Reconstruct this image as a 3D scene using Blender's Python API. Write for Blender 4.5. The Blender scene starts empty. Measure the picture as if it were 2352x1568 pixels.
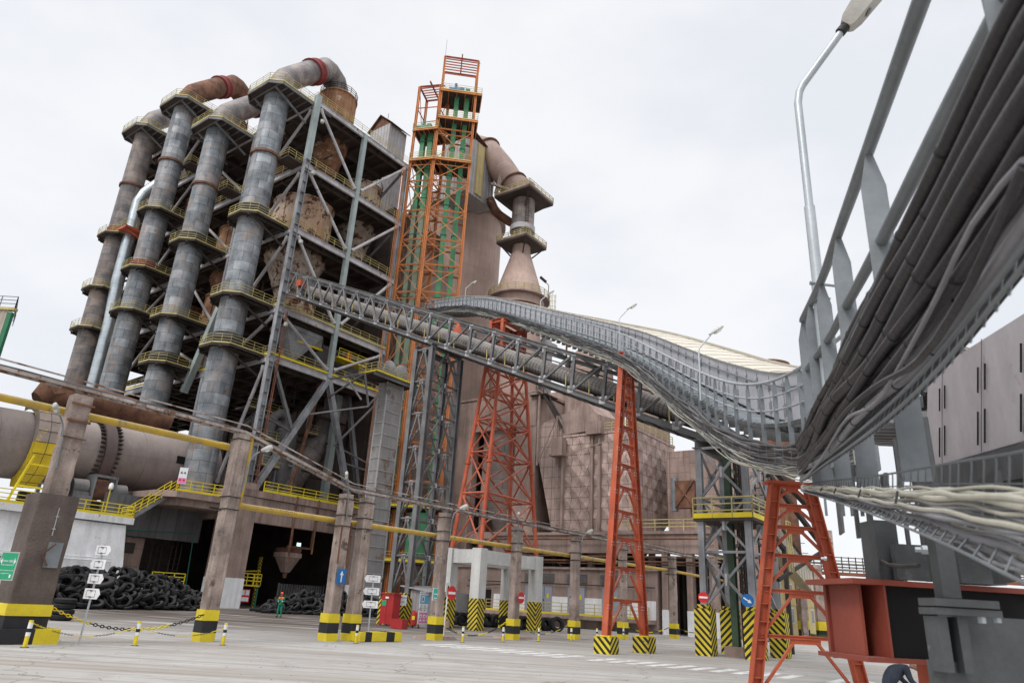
import bpy, math, random
from math import sin, cos, pi, radians, sqrt, atan2
from mathutils import Vector, Matrix, noise as mnoise
random.seed(7)
SC = bpy.context.scene
COL = SC.collection

# ---------------------------------------------------------------- camera
F, CX, CY, H = 1603., 1176., 784., 2.03
Zc = Vector((244, 4284, F)).normalized()            # world up seen by the camera (right, up, forward)
Yc = (Vector((0, 0, 1)) - Zc * Zc.z).normalized()
Xc = Vector((Yc.y*Zc.z-Yc.z*Zc.y, Yc.z*Zc.x-Yc.x*Zc.z, Yc.x*Zc.y-Yc.y*Zc.x))
if Xc.x < 0: Xc = -Xc
Xc.normalize()
cam = bpy.data.cameras.new('camera'); camo = bpy.data.objects.new('camera', cam); COL.objects.link(camo)
cam.sensor_width = 36; cam.lens = F/2352*36; cam.clip_end = 3000; cam.clip_start = .05
def c2w(v): return Vector((Xc.dot(v), Yc.dot(v), Zc.dot(v)))
cr, cu, cf = c2w(Vector((1, 0, 0))), c2w(Vector((0, 1, 0))), c2w(Vector((0, 0, 1)))
camo.matrix_world = Matrix(((cr.x, cu.x, -cf.x, 0), (cr.y, cu.y, -cf.y, 0), (cr.z, cu.z, -cf.z, H), (0, 0, 0, 1)))
cam.dof.use_dof = True; cam.dof.focus_distance = 38; cam.dof.aperture_fstop = 4.0
SC.camera = camo

# ---------------------------------------------------------------- light
SUN_EL, SUN_AZ = radians(47), radians(222)          # azimuth clockwise from +Y, behind left of the camera
sd = Vector((sin(SUN_AZ)*cos(SUN_EL), cos(SUN_AZ)*cos(SUN_EL), sin(SUN_EL)))
sl = bpy.data.lights.new('sun', 'SUN'); so = bpy.data.objects.new('sun', sl); COL.objects.link(so)
sl.energy = 1.5; sl.angle = radians(14); sl.color = (1, .97, .93)
so.rotation_euler = (-sd).to_track_quat('-Z', 'Y').to_euler()
W = bpy.data.worlds.new('World'); SC.world = W; W.use_nodes = True
nt = W.node_tree; N = nt.nodes; L = nt.links; N.clear()
def nd(t, **k):
    n = N.new(t)
    for a, b in k.items(): setattr(n, a, b)
    return n
out = nd('ShaderNodeOutputWorld'); add = nd('ShaderNodeAddShader')
sky = nd('ShaderNodeTexSky', sky_type='NISHITA', sun_disc=False, sun_elevation=SUN_EL, sun_rotation=SUN_AZ)
b1 = nd('ShaderNodeBackground'); b1.inputs[1].default_value = .012
L.new(sky.outputs[0], b1.inputs[0])
b2 = nd('ShaderNodeBackground')                     # the closed cloud deck
tc = nd('ShaderNodeTexCoord')
mp = nd('ShaderNodeMapping'); mp.inputs['Scale'].default_value = (1.6, 1.6, 3.2)
nz = nd('ShaderNodeTexNoise'); nz.inputs['Scale'].default_value = 1.5; nz.inputs['Detail'].default_value = 7; nz.inputs['Roughness'].default_value = .5
L.new(tc.outputs['Generated'], mp.inputs[0]); L.new(mp.outputs[0], nz.inputs['Vector'])
rp = nd('ShaderNodeValToRGB'); rp.color_ramp.elements[0].position = .38; rp.color_ramp.elements[0].color = (.79, .815, .86, 1)
rp.color_ramp.elements[1].position = .58; rp.color_ramp.elements[1].color = (.91, .915, .935, 1)
L.new(nz.outputs[0], rp.inputs[0]); L.new(rp.outputs[0], b2.inputs[0])
dp = nd('ShaderNodeVectorMath', operation='DOT_PRODUCT'); dp.inputs[1].default_value = Vector((-.12, -.3, 1)).normalized()   # extra cloud brightness added overhead, out of view, to light the scene
L.new(tc.outputs['Generated'], dp.inputs[0])
mr = nd('ShaderNodeMapRange', interpolation_type='SMOOTHSTEP'); mr.inputs['From Min'].default_value = .70; mr.inputs['From Max'].default_value = 1
mr.inputs['To Min'].default_value = 1; mr.inputs['To Max'].default_value = 4.0
L.new(dp.outputs['Value'], mr.inputs['Value']); L.new(mr.outputs[0], b2.inputs[1])
L.new(b1.outputs[0], add.inputs[0]); L.new(b2.outputs[0], add.inputs[1]); L.new(add.outputs[0], out.inputs[0])
vs = SC.view_settings; vs.view_transform = 'Standard'; vs.look = 'None'; vs.gamma = 1; vs.exposure = 0.0
SC.render.engine = 'CYCLES'; SC.render.resolution_x = 1024; SC.render.resolution_y = 682

# ---------------------------------------------------------------- frames
TH = radians(36.8)
U3 = Vector((sin(TH), cos(TH), 0)); V3 = Vector((-cos(TH), sin(TH), 0))
FR = {'W': (Vector((0, 0, 0)), 0.0),
      'P': (Vector((-27.79, 76.82, 0)), pi/2-TH),   # the plant: u along the tower's right face, v along its left face
      'E1': (None, 0), 'E2': (None, 0),
      'R': (Vector((-11.31, 29.62, 0)), atan2(50.22-29.62, 5.22+11.31))}   # the pipe rack: x along the row of pillars
_M = FR['P'][0]+U3*19.2-V3*3.6
FR['E1'] = (_M, pi/2-radians(83)); FR['E2'] = (_M, pi/2-radians(104))       # the two elevator towers meet at this leg
def toW(fr, p):
    o, a = FR[fr]; p = Vector(p)
    return Vector((o.x+p.x*cos(a)-p.y*sin(a), o.y+p.x*sin(a)+p.y*cos(a), p.z))
def toF(fr, p):
    o, a = FR[fr]; d = Vector(p)-o
    return Vector((d.x*cos(a)+d.y*sin(a), -d.x*sin(a)+d.y*cos(a), p[2]))
def ray(x, y): return c2w(Vector((x-CX, CY-y, F)))
def aty(x, y, Y): r = ray(x, y); return Vector((0, 0, H))+r*(Y/r.y)
def atz(x, y, z=0): r = ray(x, y); return Vector((0, 0, H))+r*((z-H)/r.z)

# ---------------------------------------------------------------- mesh builder
class MB:
    def __init__(s): s.v = []; s.f = []; s.uv = []; s.hasuv = False; s.pc = []; s.dep = 0
    def add(s, vs, fs, uvs=None):
        o = len(s.v); s.v += [tuple(p) for p in vs]
        for i, f in enumerate(fs):
            s.f.append([o+k for k in f]); s.uv.append(uvs[i] if uvs else None)
        if uvs: s.hasuv = True
        return s
    def bx(s, x0, x1, y0, y1, z0, z1):
        v = [(x, y, z) for z in (z0, z1) for x, y in ((x0, y0), (x1, y0), (x1, y1), (x0, y1))]
        return s.add(v, [(3, 2, 1, 0), (4, 5, 6, 7), (0, 1, 5, 4), (1, 2, 6, 5), (2, 3, 7, 6), (3, 0, 4, 7)])
    def beam(s, p, q, w, h=None, up=(0, 0, 1)):
        h = h or w; p = Vector(p); q = Vector(q); d = (q-p)
        if d.length < 1e-6: return s
        d.normalize(); a = d.cross(Vector(up))
        if a.length < 1e-3: a = d.cross(Vector((1, 0, 0)))
        a.normalize(); b = a.cross(d)
        v = [c+a*(i*w/2)+b*(j*h/2) for c in (p, q) for i, j in ((-1, -1), (1, -1), (1, 1), (-1, 1))]
        return s.add(v, [(0, 1, 2, 3), (7, 6, 5, 4), (1, 0, 4, 5), (2, 1, 5, 6), (3, 2, 6, 7), (0, 3, 7, 4)])
    def ib(s, p, q, w, h, t=.03, up=(0, 0, 1)):      # I section, web in the plane of up
        p = Vector(p); q = Vector(q); d = (q-p).normalized(); a = d.cross(Vector(up))
        if a.length < 1e-3: a = d.cross(Vector((1, 0, 0)))
        a.normalize(); b = a.cross(d)
        s.beam(p+b*(h/2-t/2), q+b*(h/2-t/2), w, t, up); s.beam(p-b*(h/2-t/2), q-b*(h/2-t/2), w, t, up)
        s.beam(p, q, t, h-2*t-.002, up); return s
    def tube(s, pts, r, n=10, cap=True, radii=None):
        pts = [Vector(p) for p in pts]; m = len(pts); fr = None; L_ = 0; rows = []; vs = []; us = []
        for i, p in enumerate(pts):
            t = (pts[min(i+1, m-1)]-pts[max(i-1, 0)]).normalized()
            if fr is None:
                a = t.cross(Vector((0, 0, 1)))
                if a.length < 1e-2: a = t.cross(Vector((0, 1, 0)))
            else: a = fr-t*fr.dot(t)
            a.normalize(); fr = a; b = t.cross(a)
            k = 1.0
            if 0 < i < m-1:
                c = (pts[i]-pts[i-1]).normalized().dot((pts[i+1]-pts[i]).normalized()); k = 1/max(.6, sqrt(max(.2, (1+c)/2)))
            if i: L_ += (p-pts[i-1]).length
            us.append(L_); rr = radii[i] if radii else r
            vs += [p+(a*cos(2*pi*j/n)+b*sin(2*pi*j/n))*rr*(k if n > 6 and False else 1) for j in range(n)]
        fs = []; uv = []
        for i in range(m-1):
            for j in range(n):
                j2 = (j+1) % n; fs.append((i*n+j2, i*n+j, (i+1)*n+j, (i+1)*n+j2))
                c = 2*pi*r/n
                uv.append(((c*(j+1), us[i]), (c*j, us[i]), (c*j, us[i+1]), (c*(j+1), us[i+1])))
        if cap:
            fs.append(tuple(range(n))); uv.append(((0, 0),)*n)
            fs.append(tuple(reversed(range((m-1)*n, m*n)))); uv.append(((0, 0),)*n)
        return s.add(vs, fs, uv)
    def lathe(s, c, prof, n=24, cap=True, axis=None, R=None):   # prof: (radius, height)
        c = Vector(c); vs = []; fs = []; uv = []; R = R or max(p[0] for p in prof)
        M_ = axis if axis is not None else Matrix.Identity(3)
        L_ = 0; us = []
        for i, (r, z) in enumerate(prof):
            if i: L_ += sqrt((r-prof[i-1][0])**2+(z-prof[i-1][1])**2)
            us.append(L_); vs += [c+M_ @ Vector((r*cos(2*pi*j/n), r*sin(2*pi*j/n), z)) for j in range(n)]
        for i in range(len(prof)-1):
            for j in range(n):
                j2 = (j+1) % n; fs.append((i*n+j, i*n+j2, (i+1)*n+j2, (i+1)*n+j)); k = 2*pi*R/n
                uv.append(((k*j, us[i]), (k*(j+1), us[i]), (k*(j+1), us[i+1]), (k*j, us[i+1])))
        if cap:
            m = len(prof); fs.append(tuple(reversed(range(n)))); uv.append(((0, 0),)*n)
            fs.append(tuple(range((m-1)*n, m*n))); uv.append(((0, 0),)*n)
        return s.add(vs, fs, uv)
    def prism(s, pts, z0, z1):                        # pts counter-clockwise in plan
        n = len(pts); v = [(x, y, z0) for x, y in pts]+[(x, y, z1) for x, y in pts]
        return s.add(v, [tuple(reversed(range(n))), tuple(range(n, 2*n))]+[(i, (i+1) % n, n+(i+1) % n, n+i) for i in range(n)])
    def quad(s, a, b, c, d, t=.02):                   # plate with thickness
        a, b, c, d = map(Vector, (a, b, c, d)); nn = (b-a).cross(d-a).normalized()*t
        return s.add([a, b, c, d, a-nn, b-nn, c-nn, d-nn], [(0, 1, 2, 3), (7, 6, 5, 4), (1, 0, 4, 5), (2, 1, 5, 6), (3, 2, 6, 7), (0, 3, 7, 4)])
    def grid(s, fn, nu, nv, uvs=1.0):                 # fn(i/nu, j/nv)
        vs = [fn(i/nu, j/nv) for i in range(nu+1) for j in range(nv+1)]
        fs = [(i*(nv+1)+j, (i+1)*(nv+1)+j, (i+1)*(nv+1)+j+1, i*(nv+1)+j+1) for i in range(nu) for j in range(nv)]
        return s.add(vs, fs)
    def rail(s, pts, h=1.1, sp=1.5, r=.021, levels=(1.1, .75, .4), closed=False):
        pts = [Vector(p) for p in pts]
        if closed: pts = pts+[pts[0]]
        for a, b in zip(pts, pts[1:]):
            for z in levels: s.beam(a+Vector((0, 0, z*h/1.1)), b+Vector((0, 0, z*h/1.1)), 2*r)
            n = max(1, int(round((b-a).length/sp)))
            for i in range(n+1):
                p = a.lerp(b, i/n); s.beam(p, p+Vector((0, 0, h)), 2*r)
        return s
    def toe(s, pts, h=.14, t=.04, closed=False):
        pts = [Vector(p) for p in pts]
        if closed: pts = pts+[pts[0]]
        for a, b in zip(pts, pts[1:]): s.beam(a+Vector((0, 0, h/2)), b+Vector((0, 0, h/2)), t, h)
        return s

def _piece(fn):
    def g(s, *a, **k):
        if s.dep == 0: s.pc.append((len(s.v), len(s.f)))
        s.dep += 1
        try: return fn(s, *a, **k)
        finally: s.dep -= 1
    return g
for _k in ('add', 'bx', 'beam', 'ib', 'tube', 'lathe', 'prism', 'quad', 'grid'): setattr(MB, _k, _piece(getattr(MB, _k)))
def pieces(mb):
    out = []; P_ = mb.pc+[(len(mb.v), len(mb.f))]
    for (v0, f0), (v1, f1) in zip(P_, P_[1:]):
        if f1 > f0:
            m = MB(); m.v = mb.v[v0:v1]; m.f = [[k-v0 for k in f] for f in mb.f[f0:f1]]; m.uv = mb.uv[f0:f1]; m.hasuv = mb.hasuv; m.pc = [(0, 0)]; out.append(m)
    return out
def join(ms):
    m = MB()
    for q in ms:
        o = len(m.v); m.v += q.v; m.f += [[k+o for k in f] for f in q.f]; m.uv += q.uv; m.hasuv |= q.hasuv
    return m
EACH = set('palisade_stake hanging_plate gusset_plate diagonal_strut window louvre roof_seam kerb_block support_leg stair_tread rail_post rung column floodlight prop hanger_strut rear_brace foot clamp bolt tie_beam boot cable_tie service_pipe bracket_plate cross_beam panel_slot pipe_clamp flange portal_pier horizontal_tie cross_brace diagonal_brace stiffener column_batten ring_lug cable pipe_run raking_column slat inner_pipe drain_pipe vertical_rib building_wall head_sheave inspection_cover warning_symbol cuff black_link yellow_link'.split())
INFO = {}
def tag(o, label=None, cat=None, group=None, kind=None):
    if label: o['label'] = label
    if cat: o['category'] = cat
    if group: o['group'] = group
    if kind: o['kind'] = kind
def thing(name, label, cat, base=(0, 0, 0), fr='W', group=None, rz=0):
    o = bpy.data.objects.new(name, None); COL.objects.link(o)
    o.empty_display_size = .3
    o.location = toW(fr, base); o.rotation_euler = (0, 0, FR[fr][1]+rz); tag(o, label, cat, group)
    INFO[o.name] = Vector(base); return o
def mesh(name, mb, mat, off=Vector((0, 0, 0)), smooth=True):
    me = bpy.data.meshes.new(name); me.from_pydata([(x-off[0], y-off[1], z-off[2]) for x, y, z in mb.v], [], mb.f)
    if mb.hasuv:
        uvl = me.uv_layers.new(name='UVMap'); k = 0; dat = []
        for f, u in zip(mb.f, mb.uv):
            for i in range(len(f)): dat += (list(u[i]) if u else [0, 0])
        uvl.data.foreach_set('uv', dat)
    me.materials.append(mat)
    if smooth:
        me.polygons.foreach_set('use_smooth', [True]*len(me.polygons)); me.set_sharp_from_angle(angle=radians(38))
    me.update(); return me
def part(parent, name, mb, mat, label=None, smooth=True, kind=None):
    if mb is not None and name in EACH and kind is None:
        ps = pieces(mb)
        if len(ps) > 1:
            r = None
            for q in ps[:99]:
                q.pc = [(0, 0)]; r = part(parent, name, q, mat, label, smooth)
            if len(ps) > 99: part(parent, name, join(ps[99:]), mat, label, smooth, 'stuff')
            return r
    o = bpy.data.objects.new(name, None if mb is None else mesh(name, mb, mat, TOP(parent), smooth)); COL.objects.link(o)
    o.parent = parent; INFO[o.name] = TOP(parent); tag(o, label, None, None, kind); return o
def TOP(o): return INFO[o.name]
def solo(name, label, cat, mb, mat, fr='W', group=None, kind=None, base=None, smooth=True):
    if base is None:
        n = len(mb.v); base = (sum(p[0] for p in mb.v)/n, sum(p[1] for p in mb.v)/n, min(p[2] for p in mb.v))
    o = bpy.data.objects.new(name, mesh(name, mb, mat, Vector(base), smooth)); COL.objects.link(o)
    o.location = toW(fr, base); o.rotation_euler = (0, 0, FR[fr][1]); tag(o, label, cat, group, kind); INFO[o.name] = Vector(base); return o
def struct(name, mb, mat, fr='W'): return solo(name, None, None, mb, mat, fr, None, 'structure', base=(0, 0, 0) if fr == 'W' else (0, 0, 0))
def dup(root, loc, rot=None, label=None, scale=None):
    r = root.copy(); COL.objects.link(r); r.location = loc
    if rot is not None: r.rotation_euler = rot
    if scale: r.scale = scale
    if label: r['label'] = label
    for ch in list(root.children):
        c = ch.copy(); COL.objects.link(c); c.parent = r
        for g in ch.children:
            d = g.copy(); COL.objects.link(d); d.parent = c
    return r
def text(parent, name, s, size, mat, M4, extrude=.002, spacing=1.0):   # lettering as a mesh part; M4 places it in the parent's frame
    cu_ = bpy.data.curves.new(name, 'FONT'); cu_.body = s; cu_.size = size; cu_.extrude = extrude; cu_.align_x = 'CENTER'; cu_.align_y = 'CENTER'; cu_.space_character = spacing
    t = bpy.data.objects.new('tmp', cu_); COL.objects.link(t); bpy.context.view_layer.update()
    me = bpy.data.meshes.new_from_object(t.evaluated_get(bpy.context.evaluated_depsgraph_get())); bpy.data.objects.remove(t)
    me.transform(M4); me.materials.clear(); me.materials.append(mat)
    o = bpy.data.objects.new(name, me); COL.objects.link(o); o.parent = parent; INFO[o.name] = Vector((0, 0, 0)); return o

# ---------------------------------------------------------------- materials
MATS = {}
def mat(name, c1, c2=None, sc=1.0, rough=.8, metal=0.0, c3=None, t3=.62, sc3=.8, streak=0.0, bump=.15, brick=None, bc=.55, bvar=.25, uv=False, dust=0.0, det=8, c3s=(1, 1, 1), spec=.3, tint=None):
    """c1/c2 mottled; c3 patches above threshold t3 (rust, bare metal); streak vertical run marks; brick=(w,h) sheet or panel joints"""
    m = bpy.data.materials.new(name); m.use_nodes = True; t = m.node_tree; n = t.nodes; l = t.links; b = n['Principled BSDF']
    b.inputs['Roughness'].default_value = rough; b.inputs['Metallic'].default_value = metal; b.inputs['Specular IOR Level'].default_value = spec
    def q(ty, **k):
        x = n.new(ty)
        for a, c in k.items(): setattr(x, a, c)
        return x
    g = q('ShaderNodeNewGeometry'); P = g.outputs['Position']
    c2 = c2 or tuple(x*.75 for x in c1)
    def noi(scale, detail=8, vec=None, sz=None, r=.6):
        x = q('ShaderNodeTexNoise'); x.inputs['Scale'].default_value = scale; x.inputs['Detail'].default_value = detail; x.inputs['Roughness'].default_value = r
        v = P if vec is None else vec
        if sz:
            mp_ = q('ShaderNodeMapping'); mp_.inputs['Scale'].default_value = sz; l.new(v, mp_.inputs[0]); v = mp_.outputs[0]
        l.new(v, x.inputs['Vector']); return x.outputs[0]
    def ramp(f, a, bb, p0=.35, p1=.65):
        x = q('ShaderNodeValToRGB'); e = x.color_ramp.elements; e[0].position = p0; e[0].color = (*a, 1); e[1].position = p1; e[1].color = (*bb, 1); l.new(f, x.inputs[0]); return x.outputs[0]
    def mix(f, a, bb, mode='MIX'):
        x = q('ShaderNodeMix', data_type='RGBA', blend_type=mode)
        if hasattr(f, 'is_output'): l.new(f, x.inputs['Factor'])
        else: x.inputs['Factor'].default_value = f
        for sck, vv in (('A', a), ('B', bb)):
            i = [s_ for s_ in x.inputs if s_.name == sck and s_.type == 'RGBA'][0]
            if hasattr(vv, 'is_output'): l.new(vv, i)
            else: i.default_value = (*vv, 1)
        return [s_ for s_ in x.outputs if s_.type == 'RGBA'][0]
    def mr_(f, a, bb, c=0, d=1):
        x = q('ShaderNodeMapRange'); x.inputs[1].default_value = a; x.inputs[2].default_value = bb; x.inputs[3].default_value = c; x.inputs[4].default_value = d; l.new(f, x.inputs[0]); return x.outputs[0]
    h = noi(.7*sc, det); col = ramp(h, c2, c1)
    fine = noi(9*sc, 5); col = mix(mr_(fine, .3, .7, 0, .22), col, tuple(x*.6 for x in c2))
    if brick:
        v = q('ShaderNodeTexCoord').outputs['UV'] if uv else P
        if not uv:                                   # panels on upright walls: run along the wall, up the wall
            sx = q('ShaderNodeSeparateXYZ'); l.new(P, sx.inputs[0])
            d1 = q('ShaderNodeVectorMath', operation='DOT_PRODUCT'); l.new(P, d1.inputs[0]); d1.inputs[1].default_value = U3
            d2 = q('ShaderNodeVectorMath', operation='DOT_PRODUCT'); l.new(P, d2.inputs[0]); d2.inputs[1].default_value = V3
            ad = q('ShaderNodeMath', operation='ADD'); l.new(d1.outputs['Value'], ad.inputs[0]); l.new(d2.outputs['Value'], ad.inputs[1])
            cx = q('ShaderNodeCombineXYZ'); l.new(ad.outputs[0], cx.inputs[0]); l.new(sx.outputs[2], cx.inputs[1]); v = cx.outputs[0]
        bt = q('ShaderNodeTexBrick'); bt.inputs['Scale'].default_value = 1; bt.inputs['Brick Width'].default_value = brick[0]; bt.inputs['Row Height'].default_value = brick[1]
        bt.inputs['Mortar Size'].default_value = brick[2] if len(brick) > 2 else .02; bt.offset = brick[3] if len(brick) > 3 else .5
        bt.inputs['Color1'].default_value = (1, 1, 1, 1); bt.inputs['Color2'].default_value = (1-bvar,)*3+(1,); bt.inputs['Mortar'].default_value = (bc,)*3+(1,); bt.inputs['Bias'].default_value = 0
        l.new(v, bt.inputs['Vector']); col = mix(1.0, col, bt.outputs[0], 'MULTIPLY')
    if tint: col = mix(mr_(noi(.45*sc, 6, r=.65), .5, .64, 0, .5), col, tint)
    if streak:
        s1 = noi(1.0, 6, sz=(2.2, 2.2, .12)); col = mix(mr_(s1, .45, .75, 0, streak), col, tuple(x*.35 for x in c2))
        s2 = noi(1.0, 6, sz=(3.1, 3.1, .2)); col = mix(mr_(s2, .55, .8, 0, streak*.6), col, tuple(min(1, x*1.7) for x in c1))
    if c3:
        s3 = noi(sc3, 10, sz=c3s, r=.68); col = mix(mr_(s3, t3-.02, t3+.03), col, ramp(noi(4, 6), tuple(x*.5 for x in c3), c3))
    if dust:
        sn = q('ShaderNodeSeparateXYZ'); l.new(g.outputs['Normal'], sn.inputs[0]); col = mix(mr_(sn.outputs[2], .2, .9, 0, dust), col, (.36, .31, .27))
    l.new(col, b.inputs['Base Color'])
    if bump:
        bp = q('ShaderNodeBump'); bp.inputs['Strength'].default_value = bump; bp.inputs['Distance'].default_value = .05; l.new(fine, bp.inputs['Height']); l.new(bp.outputs[0], b.inputs['Normal'])
    MATS[name] = m; return m
def hazard(name, sgn, period=.46):                   # black and yellow bars that climb (sgn 1) or fall (sgn -1) away from the near corner
    m = mat(name, (.7, .56, .03), (.50, .38, .04), rough=.7, bump=.1, streak=.3, c3=(.22, .18, .12), t3=.62, sc3=2.2); t = m.node_tree; n = t.nodes; l = t.links; b = n['Principled BSDF']
    src = b.inputs['Base Color'].links[0].from_socket
    g = n.new('ShaderNodeNewGeometry'); d = n.new('ShaderNodeVectorMath'); d.operation = 'DOT_PRODUCT'; l.new(g.outputs['Position'], d.inputs[0])
    k = (U3+V3)*(-sgn)*1.0; d.inputs[1].default_value = (k.x, k.y, 1.0)
    mu = n.new('ShaderNodeMath'); mu.operation = 'MULTIPLY'; mu.inputs[1].default_value = 1/period; l.new(d.outputs['Value'], mu.inputs[0])
    fr = n.new('ShaderNodeMath'); fr.operation = 'FRACT'; l.new(mu.outputs[0], fr.inputs[0])
    st = n.new('ShaderNodeMath'); st.operation = 'GREATER_THAN'; st.inputs[1].default_value = .5; l.new(fr.outputs[0], st.inputs[0])
    x = n.new('ShaderNodeMix'); x.data_type = 'RGBA'; l.new(st.outputs[0], x.inputs[0])
    ins = [s for s in x.inputs if s.type == 'RGBA']; l.new(src, ins[0]); ins[1].default_value = (.018, .018, .018, 1)
    l.new([s for s in x.outputs if s.type == 'RGBA'][0], b.inputs['Base Color']); return m
def plain(name, c, rough=.6, metal=0): return mat(name, c, tuple(x*.8 for x in c), rough=rough, metal=metal, bump=.03)
mConc = mat('dusty_concrete', (.38, .28, .24), (.22, .16, .137), sc=.5, streak=.5, bump=.3)
mConcP = mat('panelled_concrete', (.40, .285, .245), (.21, .15, .128), sc=.4, streak=.6, bump=.3, brick=(1.7, 1.7, .03, 0), bc=.5, bvar=.16)
mConcS = mat('silo_concrete', (.46, .335, .285), (.35, .25, .21), sc=.25, streak=.25, bump=.2, brick=(40, 1.25, .015, 0), bc=.8, bvar=.08)
mPil = mat('pillar_concrete', (.47, .375, .325), (.22, .17, .145), sc=1.4, streak=.5, bump=.9, c3=(.17, .13, .11), t3=.60, sc3=1.6)
mPilD = mat('dark_pillar_concrete', (.15, .115, .1), (.09, .07, .06), sc=1.6, streak=.3, bump=.6)
mWhiteC = mat('whitewashed_concrete', (.86, .86, .87), (.68, .68, .68), sc=.8, streak=.35, bump=.3, c3=(.36, .29, .26), t3=.66, sc3=.7)
mNewC = mat('pale_new_concrete', (.62, .62, .60), (.48, .475, .455), sc=.6, streak=.3, bump=.15)
mDark = mat('dark_steel', (.06, .047, .04), (.03, .024, .021), sc=.8, streak=.2)  # tone also lowered to put shade into the tower interiors
mUnder = mat('shaded_soffit', (.085, .062, .052), (.042, .032, .028), sc=.5)  # shade under decks and landings is put into this dark base colour
mSteel = mat('blue_grey_steel', (.37, .38, .40), (.165, .165, .175), sc=.6, rough=.55, c3=(.2, .09, .05), t3=.63, sc3=.9, streak=.25, dust=.5)
mSteelD = mat('dull_grey_steel', (.20, .20, .205), (.11, .105, .105), sc=.8, rough=.6, c3=(.17, .09, .06), t3=.66, streak=.2, dust=.6)
mBeamW = mat('pale_edge_beam', (.52, .51, .53), (.34, .32, .32), sc=.6, rough=.6, c3=(.2, .1, .06), t3=.64, streak=.35, dust=.7)
mGreenG = mat('grey_green_steel', (.34, .39, .38), (.24, .275, .27), sc=.6, rough=.55, streak=.2)
mDuct = mat('lagged_duct_sheet', (.42, .44, .46), (.17, .19, .21), sc=.8, rough=.42, metal=.25, brick=(1.9, 1.25, .03, .5), bc=.30, bvar=.5, uv=True, c3=(.24, .085, .04), t3=.66, sc3=1.1, bump=.12, streak=.3, tint=(.36, .27, .22))
mDuct2 = mat('dusty_duct_sheet', (.31, .26, .235), (.14, .135, .14), sc=.7, rough=.5, metal=.15, brick=(1.9, 1.25, .03, .5), bc=.35, bvar=.45, uv=True, c3=(.23, .09, .045), t3=.65, sc3=.9, bump=.12, streak=.2, tint=(.38, .28, .22))
mGalv = mat('galvanised_duct', (.62, .67, .69), (.45, .5, .53), sc=1.2, rough=.3, metal=.75, brick=(3.4, 1.1, .02, .5), bc=.6, bvar=.16, uv=True)
mRust = mat('rusted_steel', (.235, .115, .07), (.08, .04, .028), sc=1.1, rough=.9, streak=.3, c3=(.42, .30, .21), t3=.66, sc3=.9)
mCyc = mat('flaking_white_cyclone', (.62, .53, .45), (.42, .24, .13), sc=.5, rough=.8, c3=(.15, .06, .03), t3=.53, sc3=.7, streak=.5, bump=.4)
mCyc2 = mat('rusty_cyclone_top', (.42, .24, .13), (.15, .065, .035), sc=.45, rough=.85, c3=(.55, .44, .35), t3=.60, sc3=.6, streak=.5, bump=.4)
mYel = mat('yellow_rail_paint', (.56, .47, .16), (.36, .30, .15), sc=1.5, rough=.6, c3=(.25, .17, .1), t3=.66, sc3=2, bump=.05)
mYelB = mat('bright_yellow_paint', (.78, .62, .02), (.6, .46, .03), sc=1.5, rough=.55, bump=.08)
mYelP = mat('yellow_gas_pipe', (.62, .40, .035), (.42, .29, .07), sc=2, rough=.5, c3=(.33, .27, .2), t3=.58, sc3=1.6, c3s=(1, 1, .6), bump=.08, dust=.5)
mBlk = mat('black_paint', (.03, .03, .033), (.017, .017, .018), sc=2, rough=.7)
mOr = mat('orange_red_paint', (.52, .105, .045), (.33, .07, .038), sc=.9, rough=.6, streak=.45, dust=.5, bump=.06, tint=(.50, .16, .085))
mOrY = mat('amber_orange_paint', (.68, .26, .08), (.44, .16, .06), sc=.5, rough=.6, streak=.35, dust=.4, bump=.04)
mOrD = mat('old_red_primer', (.26, .1, .06), (.15, .06, .04), sc=.6)
mGrn = mat('green_elevator_casing', (.075, .26, .12), (.045, .16, .08), sc=.4, rough=.55, streak=.25, dust=.4)
mGrnP = mat('pale_green_casing', (.26, .33, .23), (.16, .22, .155), sc=.4, rough=.6, streak=.3, dust=.4)
mZinc = mat('galvanised_steel', (.235, .255, .27), (.165, .18, .19), sc=3, rough=.5, metal=.3, bump=.04)
mZincD = mat('weathered_shaded_zinc', (.14, .148, .152), (.085, .09, .093), sc=4, rough=.5, metal=.3, bump=.08, streak=.2, c3=(.2, .21, .21), t3=.62, sc3=3)  # darker copy of the zinc, shade of the near parts in its colour
mZincL = mat('bright_zinc_rail', (.46, .49, .51), (.36, .39, .41), sc=3, rough=.4, metal=.35, bump=.03)
mPanel = mat('grey_enclosure_sheet', (.40, .41, .44), (.31, .31, .335), sc=.8, rough=.5, metal=.2, c3=(.42, .33, .32), t3=.66, sc3=.8, bump=.03)
mCream = mat('cream_roof_sheet', (.56, .525, .44), (.48, .445, .37), sc=.5, rough=.6, bump=.03)
mCab1 = mat('dark_cable_sheath', (.05, .048, .05), (.028, .027, .029), sc=5, rough=.5, bump=.2, dust=.25, streak=.2)
mCab2 = mat('pale_cable_sheath', (.50, .48, .40), (.36, .345, .29), sc=3, rough=.5, bump=.1)
mCab3 = mat('grey_cable_sheath', (.26, .26, .275), (.17, .17, .18), sc=3, rough=.5, bump=.1)
mCorr = mat('corrugated_sheet', (.38, .37, .37), (.28, .26, .255), sc=.5, rough=.5, metal=.2, streak=.3, c3=(.4, .27, .2), t3=.66)
mRed = mat('signal_red_paint', (.42, .03, .03), (.3, .022, .022), sc=1.5, rough=.35, bump=.03)
mTyre = mat('tyre_rubber', (.026, .026, .028), (.013, .013, .014), sc=3, rough=.75, dust=.05, bump=.3, spec=.15, c3=(.05, .045, .04), t3=.6, sc3=1.2)
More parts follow.
